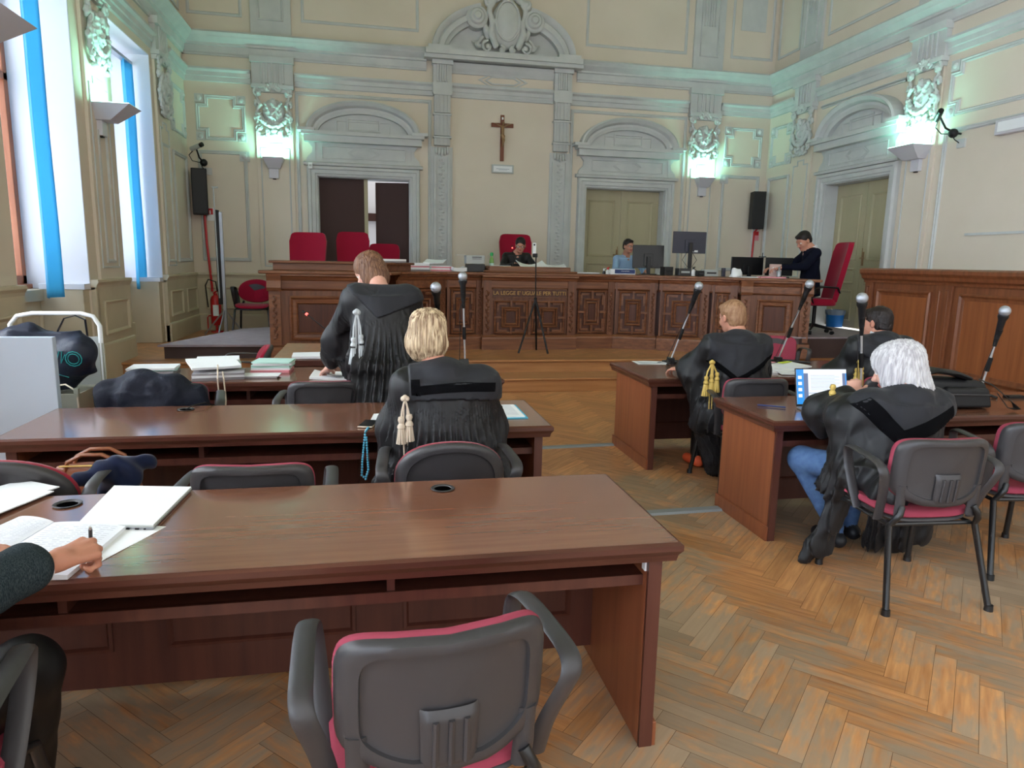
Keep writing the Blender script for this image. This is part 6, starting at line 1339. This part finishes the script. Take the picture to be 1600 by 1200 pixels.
o = sheet((-1.14, 5.30, zd+.088), (.33, .22), 24, 'white bundle lying slanted on the grey file, cord hanging down', th=.016, tilt=10, curl=.004, name='paper_bundle')
pile((-.76, 5.56, zd), (.28, .22), -4, [(.02, 'paper_pink'), (.014, 'paper'), (.02, 'paper_green'), (.016, 'paper'), (.012, 'paper_green')], 'file bundle with pale green cover, right of the tallest stack', group=GF)
pile((-.82, 5.27, zd), (.26, .14), 2, [(.012, 'paper_grey'), (.006, 'paper')], 'thin grey papers in front of the right hand file bundle', group=GF)
sheet((-.28, 5.20, zd), (.34, .21), -6, 'fan of white papers under the standing woman hand', th=.014, curl=.018, tilt=2, name='paper_bundle'); sheet((-.22, 5.22, zd+.024), (.27, .19), 12, 'loose sheet curling on top of the paper fan', curl=.014)
sheet((.12, 5.56, zd+.0), (.21, .29), 8, 'sheet partly hidden by the standing woman', th=.004)
cdp = thing('hanging_cord', 'two cream cords hanging from the files over the far left desk edge', 'cord', (-1.05, 5.03, .5)); t = MB(); t.tube([(-1.09, 5.2, .84), (-1.06, 5.03, .765), (-1.055, 5.02, .66), (-1.07, 5.0, .52), (-1.09, 4.98, .47)], .005, 6); t.build('cord', M['cream_cord'], cdp); t = MB(); t.tube([(-1.05, 5.15, .80), (-1.02, 5.03, .765), (-1.01, 5.02, .62), (-1.02, 5.0, .50)], .005, 6); t.build('cord', M['cream_cord'], cdp)
zl = .775
sheet((-.44, 6.20, .762), (.50, .17), 2, 'white folded papers on the sloping reading stand', th=.02, tilt=5)
# far right desk
q = [(2.30, 5.68)]; sheet((2.42, 5.87-.06, zd), (.29, .20), -4, 'white printed sheet at the left end of the far right desk', lines=12, m_='paper')
for i, (x, y, r_, lab, m_, th) in enumerate(((3.20, 5.28, 6, 'wide spread of white papers right of the ginger haired man', 'paper', .014), (3.48, 5.16, -12, 'white papers lapping over the desk edge between the two men', 'paper', .008), (3.52, 5.50, 14, 'white sheets under the coloured marker tabs', 'paper', .012), (3.34, 5.34, -4, 'crossed sheets on top of the wide paper spread', 'paper_print', .004))):
    sheet((x, y, zd+(.016 if i == 3 else .0)), (.42, .27), r_, lab, m_, th=th, curl=.010, name='paper_bundle')
o = MB().rbox((3.62, 5.62, zd+.024), (.16, .05, .004), .5).build('sticky_tab', M['yellow']); setp(o, 'bright yellow tab on the papers before the dark haired man', 'sticky note')
o = MB().rbox((3.48, 5.60, zd+.028), (.05, .04, .004), .4).build('sticky_tab', M['paper_pink']); setp(o, 'pink tab beside the bright yellow one', 'sticky note')
# near right desk: laptop, pen, cable, bag
lp = thing('laptop', 'open silver laptop showing a document on a blue desktop', 'laptop', (2.735, 3.69, .74), None, math.radians(-4))
lp.scale = (1.12,)*3
t = MB(); t.box(-.155, .155, -.11, .11, .001, .013); t.build('base', M['alu'], lp, bevel=.004, local=True)
t = MB(); t.box(-.135, .135, -.01, .085, .013, .0145); 
t.build('keyboard', M['black'], lp, local=True); t = MB(); t.box(-.05, .05, -.095, -.025, .013, .0140); t.build('touchpad', M['grey_metal'], lp, local=True)
Tl = Matrix.Translation((0, .112, .012)) @ Matrix.Rotation(math.radians(-14), 4, 'X')
t = MB(T=Tl); t.box(-.155, .155, 0, .006, 0, .212); t.build('lid', M['plastic_dk'], lp, bevel=.003, local=True)
t = MB(T=Tl); t.box(-.149, .149, -.0012, 0, .012, .206, 0); t.box(-.149, -.106, -.0022, -.0012, .012, .206, 1); t.box(-.106, .149, -.0022, -.0012, .186, .206, 0); t.box(-.106, -.08, -.0022, -.0012, .03, .184, 2); t.box(.125, .142, -.0022, -.0012, .03, .184, 2); t.box(-.149, .149, -.0026, -.0012, .012, .024, 1); t.box(-.078, .123, -.0024, -.0012, .072, .075, 2); t.box(.142, .149, -.0024, -.0012, .03, .184, 1)
for k in range(4): t.box(-.140, -.118, -.0026, -.0012, .05+k*.034, .068+k*.034, 0)
for k in range(14): t.box(-.066, .108-.03*(k % 3 == 0), -.0027, -.0024, .172-k*.0062, .1735-k*.0062, 3)
t.build('screen', [M['scr'], M['scr_blue'], M['scr_grey'], M['ink']], lp, local=True)
t = MB(); t.tube([(2.36, 3.92, .748), (2.50, 3.83, .748)], .005, 6); o = t.build('ballpoint_pen', M['blueplate']); setp(o, 'blue ballpoint pen left of the open laptop', 'pen')
bg_ = thing('briefcase', 'soft black nylon bag with loose strap on the near right desk', 'bag', (3.62, 3.78, .742), None, math.radians(-4))
t = MB(); t.hexa([(-.27, -.07, .0), (.25, -.07, .0), (.25, .12, .0), (-.27, .12, .0), (-.25, -.04, .19), (.22, -.05, .165), (.22, .10, .17), (-.25, .10, .21)]); t.build('bag_body', M['bag_black'], bg_, smooth=True, local=True, bevel=.03, seg=4)
t = MB(); t.hexa([(-.10, -.115, .012), (.22, -.115, .012), (.22, -.06, .012), (-.10, -.06, .012), (-.09, -.10, .135), (.20, -.10, .13), (.20, -.05, .14), (-.09, -.05, .145)]); t.build('front_pocket', M['bag_black'], bg_, smooth=True, local=True, bevel=.018, seg=3)
t = MB(); t.tube([(-.30, .03, .20), (-.12, .02, .235), (.0, .0, .22), (.10, .02, .19)], (.075, .018), 10, side=(0, 1, 0)); t.build('top_flap', M['bag_black'], bg_, smooth=True, local=True)
t = MB(); t.tube([(.24, .05, .17), (.30, .0, .14), (.36, -.10, .05), (.35, -.16, .012), (.30, -.14, .02), (.27, -.08, .10)], (.022, .003), 8, side=(.5, 1, .2)); t.build('strap', M['bag_black'], bg_, smooth=True, local=True); t = MB(); t.tube([(-.08, -.118, .10), (.19, -.118, .095)], .004, 6); t.build('zip', M['plastic'], bg_, local=True)
o = MB().box(4.30, 4.44, 3.98, 4.03, .741, .758).build('black_adapter', M['black']); setp(o, 'small black adapter on the desk right of the black bag', 'adapter')
# middle left desk: phone, strap, papers, blue folder
ph = thing('mobile_phone', 'mobile phone with turquoise bead strap at the desk edge by the blonde woman', 'phone', (-.035, 3.66, .742), None, math.radians(-14)); t = MB(); t.box(-.04, .04, -.078, .078, 0, .008); t.build('case', M['cream_cord'], ph, bevel=.004, local=True); t = MB(); t.box(-.036, .036, -.073, .073, .008, .0092); t.build('glass', M['screen_off'], ph, local=True)
t = MB(); pts = [(.02, -.085, .003), (.02, -.14, -.005), (.015, -.150, -.06), (.005, -.152, -.16), (.0, -.15, -.23), (.02, -.15, -.25), (.035, -.15, -.20), (.03, -.148, -.10), (.025, -.145, -.02)]
for i in range(len(pts)-1):
    a, b = Vector(pts[i]), Vector(pts[i+1]); n_ = max(1, int((b-a).length/.012)); 
    for k in range(n_): t.ball(a+(b-a)*k/n_, .0068, 4)
t.build('bead_strap', M['beads'], ph, smooth=True, local=True)
sheet((.06, 3.80, zd), (.16, .22), -6, 'white sheet between the phone and the blonde woman', th=.003)
fd = thing('folder', 'white pages in a cyan folder right of the blonde woman', 'folder', (.74, 3.90, .741), None, math.radians(0)); t = MB(); t.box(-.10, .10, -.18, .18, 0, .004); t.build('cover', M['paper_cyan'], fd, local=True); t = MB(); t.box(-.085, .085, -.165, .165, .004, .010); t.build('sheets', M['paper'], fd, local=True); t = MB()
for k in range(14): t.box(-.06, .06, .14-k*.02, .144-k*.02, .010, .0106)
t.build('printed_text', M['ink'], fd, local=True)
t = MB(); t.tube([(-1.05, 4.14, .742), (-1.02, 4.16, .76), (-.96, 4.22, .765), (-.90, 4.30, .72), (-.88, 4.36, .58)], .004, 6); o = t.build('power_cable', M['black']); setp(o, 'thin black cable coming out of the cable hole on the middle left desk', 'cable')
# nearest desk: closed laptop, notebook, papers, pen
cl = thing('closed_laptop', 'closed silver laptop with white paper on the nearest desk', 'laptop', (-.80, 2.47, .742)); P4 = [at(120, 818, z=.76), at(240, 820, z=.76), at(300, 760, z=.76), at(178, 758, z=.76)]
t = MB(); ib = [Vector((v.x, v.y, 0)) for v in P4]; cc = sum(ib, Vector())/4
def quad(z0, z1, k): 
    q = [cc+(v-cc)*k for v in ib]; return [(v.x, v.y, z0) for v in q]+[(v.x, v.y, z1) for v in q]
t.hexa(quad(.741, .748, .97)); t.build('base', M['alu'], cl, bevel=.002); t = MB(); t.hexa(quad(.749, .757, 1)); t.build('lid', M['grey_metal'], cl, bevel=.003); t = MB(); t.hexa(quad(.757, .760, .985)); t.build('paper_on_lid', M['paper'], cl)
t = MB(); e = (ib[1]-ib[0]).normalized(); 
for k, w_ in ((.66, .010), (.78, .012), (.88, .006)): c_ = ib[0]+(ib[1]-ib[0])*k; t.rbox((c_.x, c_.y-.0005, .7455), (w_, .004, .0035), math.atan2(e.y, e.x))
t.build('ports', M['black'], cl)
nb = thing('notebook', 'open notebook with handwritten pages under the writing hand', 'notebook', (-.95, 2.15, .741)); A, B, C_, D_ = at(200, 820, z=.752), at(85, 817, z=.752), at(-60, 905, z=.752), at(105, 900, z=.752)
def page(A, B, C_, D_, bulge, name, m_='paper_print'):
    t = MB(); f = lambda u, v: (A*(1-u)+B*u)*(1-v)+(D_*(1-u)+C_*u)*v+Vector((0, 0, bulge*math.sin(math.pi*u)**.7*(.6)+.002)); top_ = lambda u, v: f(u, v)
    n_ = 12; vs = [top_(i/n_, j/n_) for j in range(n_+1) for i in range(n_+1)]; vs += [Vector((v.x, v.y, .7415)) for v in vs]; N = (n_+1)**2
    fs = [(j*(n_+1)+i, j*(n_+1)+i+1, (j+1)*(n_+1)+i+1, (j+1)*(n_+1)+i) for j in range(n_) for i in range(n_)]; fs += [tuple(q+N for q in reversed(x)) for x in fs]
    bd = [i for i in range(n_)]+[(i*(n_+1)+n_) for i in range(n_)]+[n_*(n_+1)+n_-i for i in range(n_)]+[(n_-i)*(n_+1) for i in range(n_)]
    for i in range(len(bd)): a_, b_ = bd[i], bd[(i+1) % len(bd)]; fs.append((b_, a_, a_+N, b_+N))
    t.add(vs, fs); t.build(name, M[m_], nb)
    t = MB(); rr = random.Random(5)
    for k in range(22):
        v = .08+.86*k/22
        for w_ in range(9):
            u0 = .08+w_*.095; u1 = u0+rr.uniform(.06, .092); 
            if rr.random() < .12: continue
            t.add([top_(u, vv)+Vector((0, 0, .0008)) for u, vv in ((u0, v), (u1, v+rr.uniform(-.002, .002)), (u1, v+.0045), (u0, v+.0045))], [(0, 1, 2, 3)])
    t.build('handwriting', M['ink'], nb)
page(A, B, C_, D_, .010, 'page'); A2, B2, C2, D2_ = at(84, 816, z=.752), at(30, 808, z=.752), at(-130, 880, z=.752), at(8, 862, z=.752); page(A2, B2, C2, D2_, .014, 'page')
o = sheet((at(160, 850, z=.741)+Vector((0.0, .03, -.0008))), (.20, .28), -22, 'white sheet sticking out under the open notebook', th=.001)
for k, (px, py, rz_) in enumerate(((4, 774, -30), (-6, 786, -18))): sheet(at(px, py, z=.743+.006*k), (.20, .28), rz_, ['white papers at the far left edge of the nearest desk', 'upper white sheet at the far left edge of the nearest desk'][k], th=.004, name='paper_bundle')
pn = thing('pen', 'dark metal pen held by the writing hand', 'pen', PEN+Vector((.06, .10, .0))); tip_ = at(142, 862, z=.757); top_ = at(141, 823, z=.845); t = MB(); t.tube([tip_, tip_+(top_-tip_)*.9], .0052, 10); t.build('barrel', M['plastic'], pn, smooth=True); t = MB(); t.tube([tip_+(top_-tip_)*.9, top_], .004, 8); t.build('push_button', M['chrome'], pn, smooth=True)
# handbag and jacket on the round backed chair
hb = thing('handbag', 'tan leather handbag with two handles on the chair behind the nearest desk', 'handbag', (-1.22, 3.30, .47)); S = Sculpt((-.22, -.14, -.01), (.22, .14, .34), .007); S.col((0, 0, 0), (0, 0, .20), (.20, .10), (.16, .06), .03); S.disp(lambda x, y, z: .006*hn(x, y, z, 12)); S.split(hb, {0: ('bag_body', M['brown_bag'])})
for s_ in (-1, 1): t = MB(); t.tube([(-.11, s_*.045, .19), (-.10, s_*.05, .23), (-.04, s_*.05, .262), (.04, s_*.05, .262), (.10, s_*.05, .23), (.11, s_*.045, .19)], .009, 8); t.build('handle', M['brown_bag'], hb, smooth=True, local=True)
t = MB(); t.tube([(-.13, -.058, .215), (.13, -.058, .215), (.18, -.07, .12)], .004, 6); t.build('trim', M['gold'], hb, local=True)
S = Sculpt((-.2, -.2, -.12), (.2, .2, .12), .006); S.chain([(-.12, -.10, 0), (.0, .0, .035), (.12, .08, .03)], [.03, .038, .028], .03); S.chain([(-.02, .02, .01), (-.05, .05, -.08)], [.05, .04], .03); S.chain([(.06, .02, 0), (.05, -.02, -.09)], [.05, .03], .03); S.disp(lambda x, y, z: .010*hn(x, y, z, 22)+.005*np.sin(60*x+30*y+40*z))
jk = thing('jacket', 'crumpled navy cloth lying over the armrest beside the tan handbag', 'jacket', (-1.08, 3.08, .69)); S.split(jk, {0: ('cloth', M['navy'])})
# gown thrown over a chair back at the far left desk
dg_ = thing('draped_gown', 'dark gown thrown over a chair back at the left of the far left desk', 'gown', (-1.31, 4.53, .02), None, math.radians(4)); S = Sculpt((-.45, -.42, .12), (.45, .36, 1.0), .008)
S.chain([(-.20, -.02, .76), (-.06, -.04, .80), (.10, -.05, .79), (.22, -.04, .72)], [.07, .085, .08, .05], .04); S.col((0, -.12, .2), (0, -.08, .78), (.30, .13), (.25, .10), .05); S.cap((-.12, -.12, .80), (-.24, -.14, .55), .035, .03, .03); S.cap((.02, -.14, .80), (.0, -.18, .45), .03, .03, .03); S.cap((.12, -.13, .78), (.22, -.16, .5), .03, .025, .03); S.cap((-.26, .0, .75), (-.31, .05, .4), .08, .07, .05); S.cap((.2, -.06, .70), (.28, .0, .5), .06, .05, .05)
S.disp(lambda x, y, z: .020*hn(x, y, z, 9)+np.clip((.86-z)/.2, 0, 1)*.018*np.cos(40*x+2.5*np.sin(4*z+6*x))); S.disp(lambda x, y, z: .006*hn(x, y, z, 22)); S.split(dg_, {0: ('cloth', M['gown_navy'])})
# ------------------------------------------------------------------ cabinet, trolley with tote bag
cb = thing('white_cabinet', 'pale blue white cabinet panel at the left edge behind the middle desk', 'cabinet', (-2.5, 4.6, 0)); xr = at(88, 600, y=4.42).x; zt = at(60, 527, y=4.42).z
t = MB(); t.box(-2.95, xr, 4.42, 4.47, 0, zt); t.build('front_panel', M['white_lam'], cb, bevel=.004); t = MB(); t.box(-2.95, xr-.25, 4.47, 4.78, 0, zt-.06); t.build('carcass', M['white_lam'], cb, bevel=.004)
x0, x1, y0, y1 = -2.62, at(150, 560, y=5.5).x, 5.12, 5.62; ztr = at(100, 490, y=5.6).z
tr_ = thing('trolley', 'grey enamelled trolley with tubular rim behind the pale cabinet', 'trolley', ((x0+x1)/2, 5.4, 0))
t = MB(); t.box(x0, x1, y1, y1+.012, .45, ztr-.17); t.build('back_panel', M['grey_metal'], tr_); t = MB(); t.tube([(x0+.05, y1, .5), (x0+.05, y1, ztr-.08), (x0+.10, y1, ztr-.02), (x0+.2, y1, ztr), (x1-.12, y1, ztr), (x1-.04, y1, ztr-.02), (x1, y1, ztr-.09), (x1, y1, .5)], .016, 10); t.build('tubular_rim', M['paper'], tr_, smooth=True)
for x in (x0+.02, x1):
    for y in (y0, y1): t = MB(); t.box(x-.014, x+.014, y-.014, y+.014, .04, .95 if y == y1 else .70); t.build('post', M['trolley'], tr_)
for z_ in (.30, .62): t = MB(); t.box(x0, x1, y0, y1, z_, z_+.02); t.build('shelf', M['trolley'], tr_)
t = MB(); t.hexa([(x0, y0-.02, .52), (x1+.01, y0-.02, .52), (x1+.01, y0+.0, .52), (x0, y0, .52), (x0, y0-.02, .66), (x1+.01, y0-.02, .66), (x1+.01, y0, .66), (x0, y0, .66)]); t.box(x1-.005, x1+.01, y0, y1, .52, .66); t.build('shelf_lip', M['trolley'], tr_)
for x in (x0+.02, x1):
    for y in (y0, y1): t = MB(); t.tube([(x-.012, y, .028), (x+.012, y, .028)], .028, 12); t.build('castor', M['black'], tr_)
S = Sculpt((-.42, -.24, -.06), (.42, .24, .46), .009); S.col((.0, 0, .06), (-.02, 0, .34), (.31, .15), (.24, .09), .05); S.cap((.1, -.05, .0), (.22, -.05, .2), .10, .12, .06); S.cap((-.25, 0, .26), (-.1, 0, .32), .09, .08, .05); S.disp(lambda x, y, z: .016*hn(x, y, z, 8)+.006*hn(x, y, z, 20))
xb = at(72, 540, y=5.36).x; tb = thing('tote_bag', 'navy tote bag with teal doodles lying on the grey trolley', 'bag', (xb, 5.36, .72)); S.split(tb, {0: ('bag_body', M['tote'])})
t = MB(); t.tube([(.08, .0, .34), (.12, .02, .43), (.19, .03, .45), (.25, .03, .42), (.26, .02, .30)], (.018, .004), 8, side=(0, 1, 0)); t.build('handle', M['tote'], tb, smooth=True, local=True)
bpy.context.view_layer.update(); dgx = bpy.context.evaluated_depsgraph_get(); body = tb.children[0]
t = MB()
def onbag(x, z):   # project a mark onto the front of the bag
    hit, loc, nor, _ = body.ray_cast(Vector((x+.06, -.6, z)), Vector((0, 1, 0))); return (loc+nor*.003) if hit else None
def stroke(pts):
    q = [onbag(*p_) for p_ in pts]; q = [v for v in q if v is not None]
    if len(q) > 1: t.tube(q, .0035, 5)
for r_ in (.035, .05): stroke([(.17+r_*math.cos(a), .17+r_*math.sin(a)) for a in [2*math.pi*k/12 for k in range(13)]])
stroke([(.05, .12), (.08, .22), (.10, .22), (.09, .14), (.12, .20)]); 
for k in range(4): stroke([(-.06+k*.025, .24), (-.06+k*.025, .31)]); stroke([(-.06, .24+k*.023), (.015, .24+k*.023)])
stroke([(-.05, .18), (-.05, .13)]); stroke([(.0, .20), (.0, .12), (-.02, .12)]); stroke([(.0, .05), (.05, .07), (.12, .04)])
if t.v: t.build('printed_doodles', M['teal_ink'], tb, local=True)
cc_ = thing('cable_coil', 'cream extension cable coiled below the tote bag on the trolley', 'cable', (x1-.28, 5.25, .64)); t = MB(); t.tube([(x1-.28+.12*math.cos(a), 5.25+.07*math.sin(a), .655+.012*a/3) for a in [k*.5 for k in range(38)]], .009, 6); t.tube([(x1-.2, 5.2, .70), (x1-.08, 5.16, .72), (x1+.0, 5.12, .68), (x1+.015, 5.09, .60), (x1+.02, 5.10, .40), (x1+.02, 5.12, .05)], .006, 6); t.build('cable', M['cream_cord'], cc_, smooth=True)
t = MB(); t.tube([(x1-.42, 5.17, .675), (x1-.20, 5.15, .675)], .033, 14); o = t.build('paper_roll', M['grey_metal'], smooth=True); setp(o, 'pale rolled tube lying at the front of the trolley shelf', 'roll')
# ------------------------------------------------------------------ things on the judges bench
bx_ = lambda px, y=10.4: at(px, 415, y=y).x
B_ = ZB+.001
pile((-.25+.45, 9.15, ZB+.115), (.36, .25), 14, [(.02, 'paper_grey'), (.024, 'paper')], 'white papers on the raised left end of the bench', group='papers on the judges bench')
pl_ = lambda px, y, sz, rz, lay, lab: pile((bx_(px, y), y, B_), sz, rz, lay, lab, group='papers on the judges bench')
ct = thing('clear_tray', 'clear plastic desk tray on the bench right of the standing woman head', 'desk tray', (bx_(600, 10.1), 10.1, B_)); c_ = Vector((bx_(600, 10.1), 10.1, B_))
t = MB(); t.rbox(c_+Vector((0, 0, .005)), (.34, .24, .01)); t.rbox(c_+Vector((0, 0, .075)), (.34, .24, .008)); t.build('shelf', M['clear'], ct); t = MB(); t.rbox(c_+Vector((-.02, 0, .09)), (.28, .2, .02)); t.build('sheets', M['paper'], ct)
for sx_ in (-1, 1):
    for sy in (-1, 1): t = MB(); t.tube([c_+Vector((sx_*.165, sy*.11, 0)), c_+Vector((sx_*.165, sy*.11, .08))], .005, 6); t.build('post', M['alu'], ct)
pl_(652, 10.35, (.32, .24), 4, [(.02, 'paper_grey'), (.03, 'paper'), (.02, 'paper_pink'), (.03, 'paper'), (.012, 'paper')], 'tall stack of whitish files on the bench left of the pink ones')
pl_(690, 10.4, (.30, .22), -10, [(.022, 'paper_pink'), (.02, 'paper'), (.022, 'paper_pink'), (.012, 'paper')], 'pink and white folders on the bench left of the printer')
sheet((bx_(680, 10.35), 10.40, B_+.13), (.30, .22), -20, 'white sheets slanting over the pink folders', th=.008, tilt=12, curl=.01)
pr_ = thing('label_printer', 'boxy light and dark grey printer on the bench left of the bottle', 'printer', (bx_(741, 10.35), 10.35, B_)); c_ = Vector((bx_(741, 10.35), 10.35, B_)); t = MB(); t.rbox(c_+Vector((.01, 0, .055)), (.26, .26, .11)); t.build('base', M['plastic_dk'], pr_, bevel=.006); t = MB(); t.rbox(c_+Vector((0, 0, .175)), (.27, .26, .125)); t.build('upper_body', M['grey_metal'], pr_, bevel=.01); t = MB(); t.rbox(c_+Vector((.02, -.135, .21)), (.14, .006, .012)); t.rbox(c_+Vector((.02, -.135, .185)), (.14, .006, .006)); t.build('vents', M['plastic'], pr_); t = MB(); t.rbox(c_+Vector((-.20, -.02, .24)), (.14, .16, .004)); t.build('paper_output', M['paper'], pr_)
sheet((bx_(716, 10.3), 10.28, B_), (.2, .2), 10, 'crumpled white paper between folders and printer', th=.05, curl=.02, name='paper_bundle')
c_ = Vector((bx_(768, 10.5), 10.5, B_)); bt = thing('water_bottle', 'green tinted water bottle with green cap on the bench', 'bottle', c_); t = MB(); t.lathe([(0, 0), (.033, .0), (.035, .01), (.035, .15), (.030, .19), (.014, .225), (.013, .235), (0, .235)], c_, 18); t.build('bottle_body', M['bottle'], bt, smooth=True); t = MB(); t.lathe([(0, .235), (.022, .235), (.026, .26), (.022, .285), (0, .29)], c_, 14); t.build('cap', M['green_cap'], bt, smooth=True); t = MB(); t.lathe([(.0356, .06), (.0356, .13)], c_, 18); t.build('bottle_label', M['paper_green'], bt)
J = ZB+.091
sheet((bx_(830, 10.45), 10.45, J), (.42, .28), 4, 'open white document in front of the woman judge', th=.01, curl=.05, tilt=8, name='paper_bundle'); sheet((bx_(866, 10.4), 10.42, J), (.34, .24), -8, 'fanned papers right of the open document', th=.012, curl=.02, tilt=6, name='paper_bundle'); sheet((bx_(780, 10.35), 10.35, J), (.3, .2), 6, 'flat papers left of the open document', th=.006, name='paper_bundle')
pl_(912, 10.4, (.42, .26), 2, [(.008, 'paper_grey'), (.01, 'paper')], 'flat papers on the bench right of the raised centre')
np_ = thing('name_plate', 'small blue and white plate stand on the bench before the man with glasses', 'name plate', (bx_(973, 10.2), 10.2, B_)); c_ = Vector((bx_(973, 10.2), 10.2, B_)); t = MB(); t.rbox(c_+Vector((0, 0, .04)), (.40, .05, .08)); t.build('stand', M['paper'], np_, bevel=.003); t = MB(); t.rbox(c_+Vector((.03, -.027, .045)), (.32, .004, .06)); t.build('plate', M['blueplate'], np_); t = MB()
for k in range(8): t.tube([c_+Vector((-.03+k*.016, -.030, .045+.008*(k % 2))), c_+Vector((-.014+k*.016, -.030, .045+.008*((k+1) % 2)))], .0025, 4)
t.build('signature_line', M['paper'], np_)
def monitor(c, rz, W, H, zb_, label, mt='screen_off', tilt=0, high=0, foot=True):
    p = thing('monitor', label, 'monitor', c, 'computer monitors on the judges bench', math.radians(rz)); T = Matrix.Translation((0, 0, zb_+H/2)) @ Matrix.Rotation(math.radians(tilt), 4, 'X')
    t = MB(T=T); t.box(-W/2, W/2, -.012, .012, -H/2, H/2); t.build('housing', M[mt], p, bevel=.006, local=True)
    t = MB(T=T); t.box(-W/2+.012, W/2-.012, .012, .0135, -H/2+.012, H/2-.012); t.build('screen', M['black'], p, local=True); t = MB(T=T); t.box(-W*.14, W*.14, -.035, -.01, -H*.42, H*.12); t.build('rear_cover', M[mt], p, bevel=.004, local=True)
    t = MB(); t.box(-.028, .028, -.075, -.04, .01, zb_+H*.5); t.build('stand_column', M['plastic_dk'], p, bevel=.004, local=True); t = MB(); t.box(-.12, .12, -.13, .06, 0, .014); t.build('foot', M['plastic_dk'], p, bevel=.004, local=True)
    return p
monitor((bx_(1012, 10.65), 10.65, B_), 172+180, .50, .36, .10, 'black monitor tilted beside the man with glasses', tilt=-4)
m2 = monitor((bx_(1075, 10.3), 10.3, B_), -2, .54, .33, .34, 'tall grey backed monitor raised high on its stand', mt='mon_grey')
t = MB(); t.box(.02, .14, -.014, -.0125, .36, .39); t.build('sticker', M['paper'], m2, local=True); t = MB(); 
for s_ in (-1, 1): t.tube([(s_*.04, -.03, .36), (s_*.12, -.04, .24), (s_*.04, -.06, .14), (s_*.13, -.1, .06), (s_*.18, -.1, .01)], .004, 6)
t.build('cables', M['black'], m2, smooth=True, local=True)
monitor((bx_(1170, 9.9), 9.95, B_), 8, .58, .27, .03, 'wide low monitor on the right part of the bench', mt='screen_off'); monitor((bx_(1219, 9.75), 9.78, B_), -10, .42, .27, .03, 'black monitor before the clerk in navy sweater', mt='black')
def boxy(name, lab, cat, px, y, sz, m_, rz=0, detail=None):
    c = Vector((bx_(px, y), y, B_)); p = thing(name, lab, cat, c); t = MB(); t.rbox(c+Vector((0, 0, sz[2]/2)), sz, math.radians(rz)); t.build('casing', M[m_], p, bevel=.006)
    if detail: t = MB(); t.rbox(c+Vector((0, -sz[1]/2-.002, sz[2]*.5)), (sz[0]*.7, .006, sz[2]*.25), math.radians(rz)); t.build('front_panel', M[detail], p)
    return p
boxy('computer_box', 'small black computer box left of the raised monitor', 'computer', 1042, 10.2, (.14, .18, .13), 'plastic_dk', detail='black'); boxy('cable_box', 'grey box with tangled cables under the raised monitor', 'box', 1068, 10.15, (.2, .16, .11), 'plastic', detail='grey_metal')
boxy('document_scanner', 'silver document scanner right of the raised monitor', 'scanner', 1109, 10.0, (.22, .15, .10), 'grey_metal', detail='plastic'); boxy('telephone_base', 'small black telephone base beside the silver scanner', 'telephone', 1094, 9.95, (.09, .12, .08), 'black', detail='plastic'); boxy('desk_phone_handset', 'dark upright handset right of the silver scanner', 'telephone', 1131, 9.85, (.055, .04, .13), 'mon_grey')
def vial(px, y, lab, h=.10, r=.03, m_='paper', capm='black', name='sanitizer_bottle', cat='bottle'):
    c = Vector((bx_(px, y), y, B_)); p = thing(name, lab, cat, c); t = MB(); t.lathe([(0, 0), (r, 0), (r, h*.75), (r*.5, h*.85), (r*.45, h), (0, h)], c, 14); t.build('container', M[m_], p, smooth=True); t = MB(); t.lathe([(0, h), (r*.55, h), (r*.5, h+.03), (0, h+.03)], c, 12); t.tube([c+Vector((0, 0, h+.03)), c+Vector((.03, 0, h+.032))], .006, 6); t.build('pump', M[capm], p)
vial(1084, 10.05, 'white pump bottle with black top on the bench', .10); vial(1218, 9.4, 'clear glass bottle in front of the pink box on the bench', .13, .032, 'clear', 'clear', 'glass_bottle'); vial(950, 10.3, 'small white and red container left of the man with glasses', .07, .03, 'paper', 'redpaint', 'small_jar', 'jar'); vial(944, 10.35, 'small dark container beside the white and red one', .05, .025, 'plastic_dk', 'paper', 'small_jar', 'jar')
S = Sculpt((-.12, -.1, -.01), (.12, .1, .2), .008); S.col((0, 0, 0), (.0, 0, .12), (.09, .07), (.06, .04), .02); S.disp(lambda x, y, z: .018*hn(x, y, z, 22)); tg = thing('plastic_bag', 'crumpled white plastic bag standing on the bench before the wide monitor', 'plastic bag', (bx_(1151, 9.65), 9.65, B_)); S.split(tg, {0: ('bag', M['paper'])})
sheet((bx_(1176, 9.45), 9.45, B_), (.36, .22), -14, 'white papers on the right wing of the bench', th=.01, name='paper_bundle'); sheet((bx_(1206, 9.3), 9.3, B_), (.36, .2), -10, 'pink folder on the right wing of the bench', 'paper_pink', th=.018, name='folder', cat='folder')
pb = thing('picture_box', 'pale pink patterned box propped on the bench before the clerk', 'box', (bx_(1213, 9.5), 9.52, B_)); t = MB(); c_ = Vector((bx_(1213, 9.5), 9.52, B_+.10)); t.rbox(c_, (.17, .05, .20)); t.build('box', M['pale_pink'], pb, bevel=.004); t = MB()
for k in range(7): t.rbox(c_+Vector((-.05+.017*k, -.027, .05-.03*((k*2) % 4))), (.02, .004, .012), k*.5)
t.build('pattern', M['paper'], pb)
wc = thing('webcam', 'tiny black aerial device on top of the wide monitor', 'webcam', (bx_(1193, 9.9), 9.95, B_+.30)); c_ = Vector((bx_(1193, 9.9), 9.95, B_+.302)); t = MB(); t.rbox(c_+Vector((0, 0, .008)), (.10, .04, .014)); t.build('base', M['black'], wc); t = MB(); t.tube([c_+Vector((0, 0, .01)), c_+Vector((0, 0, .07))], .006, 6); t.build('aerial', M['black'], wc)
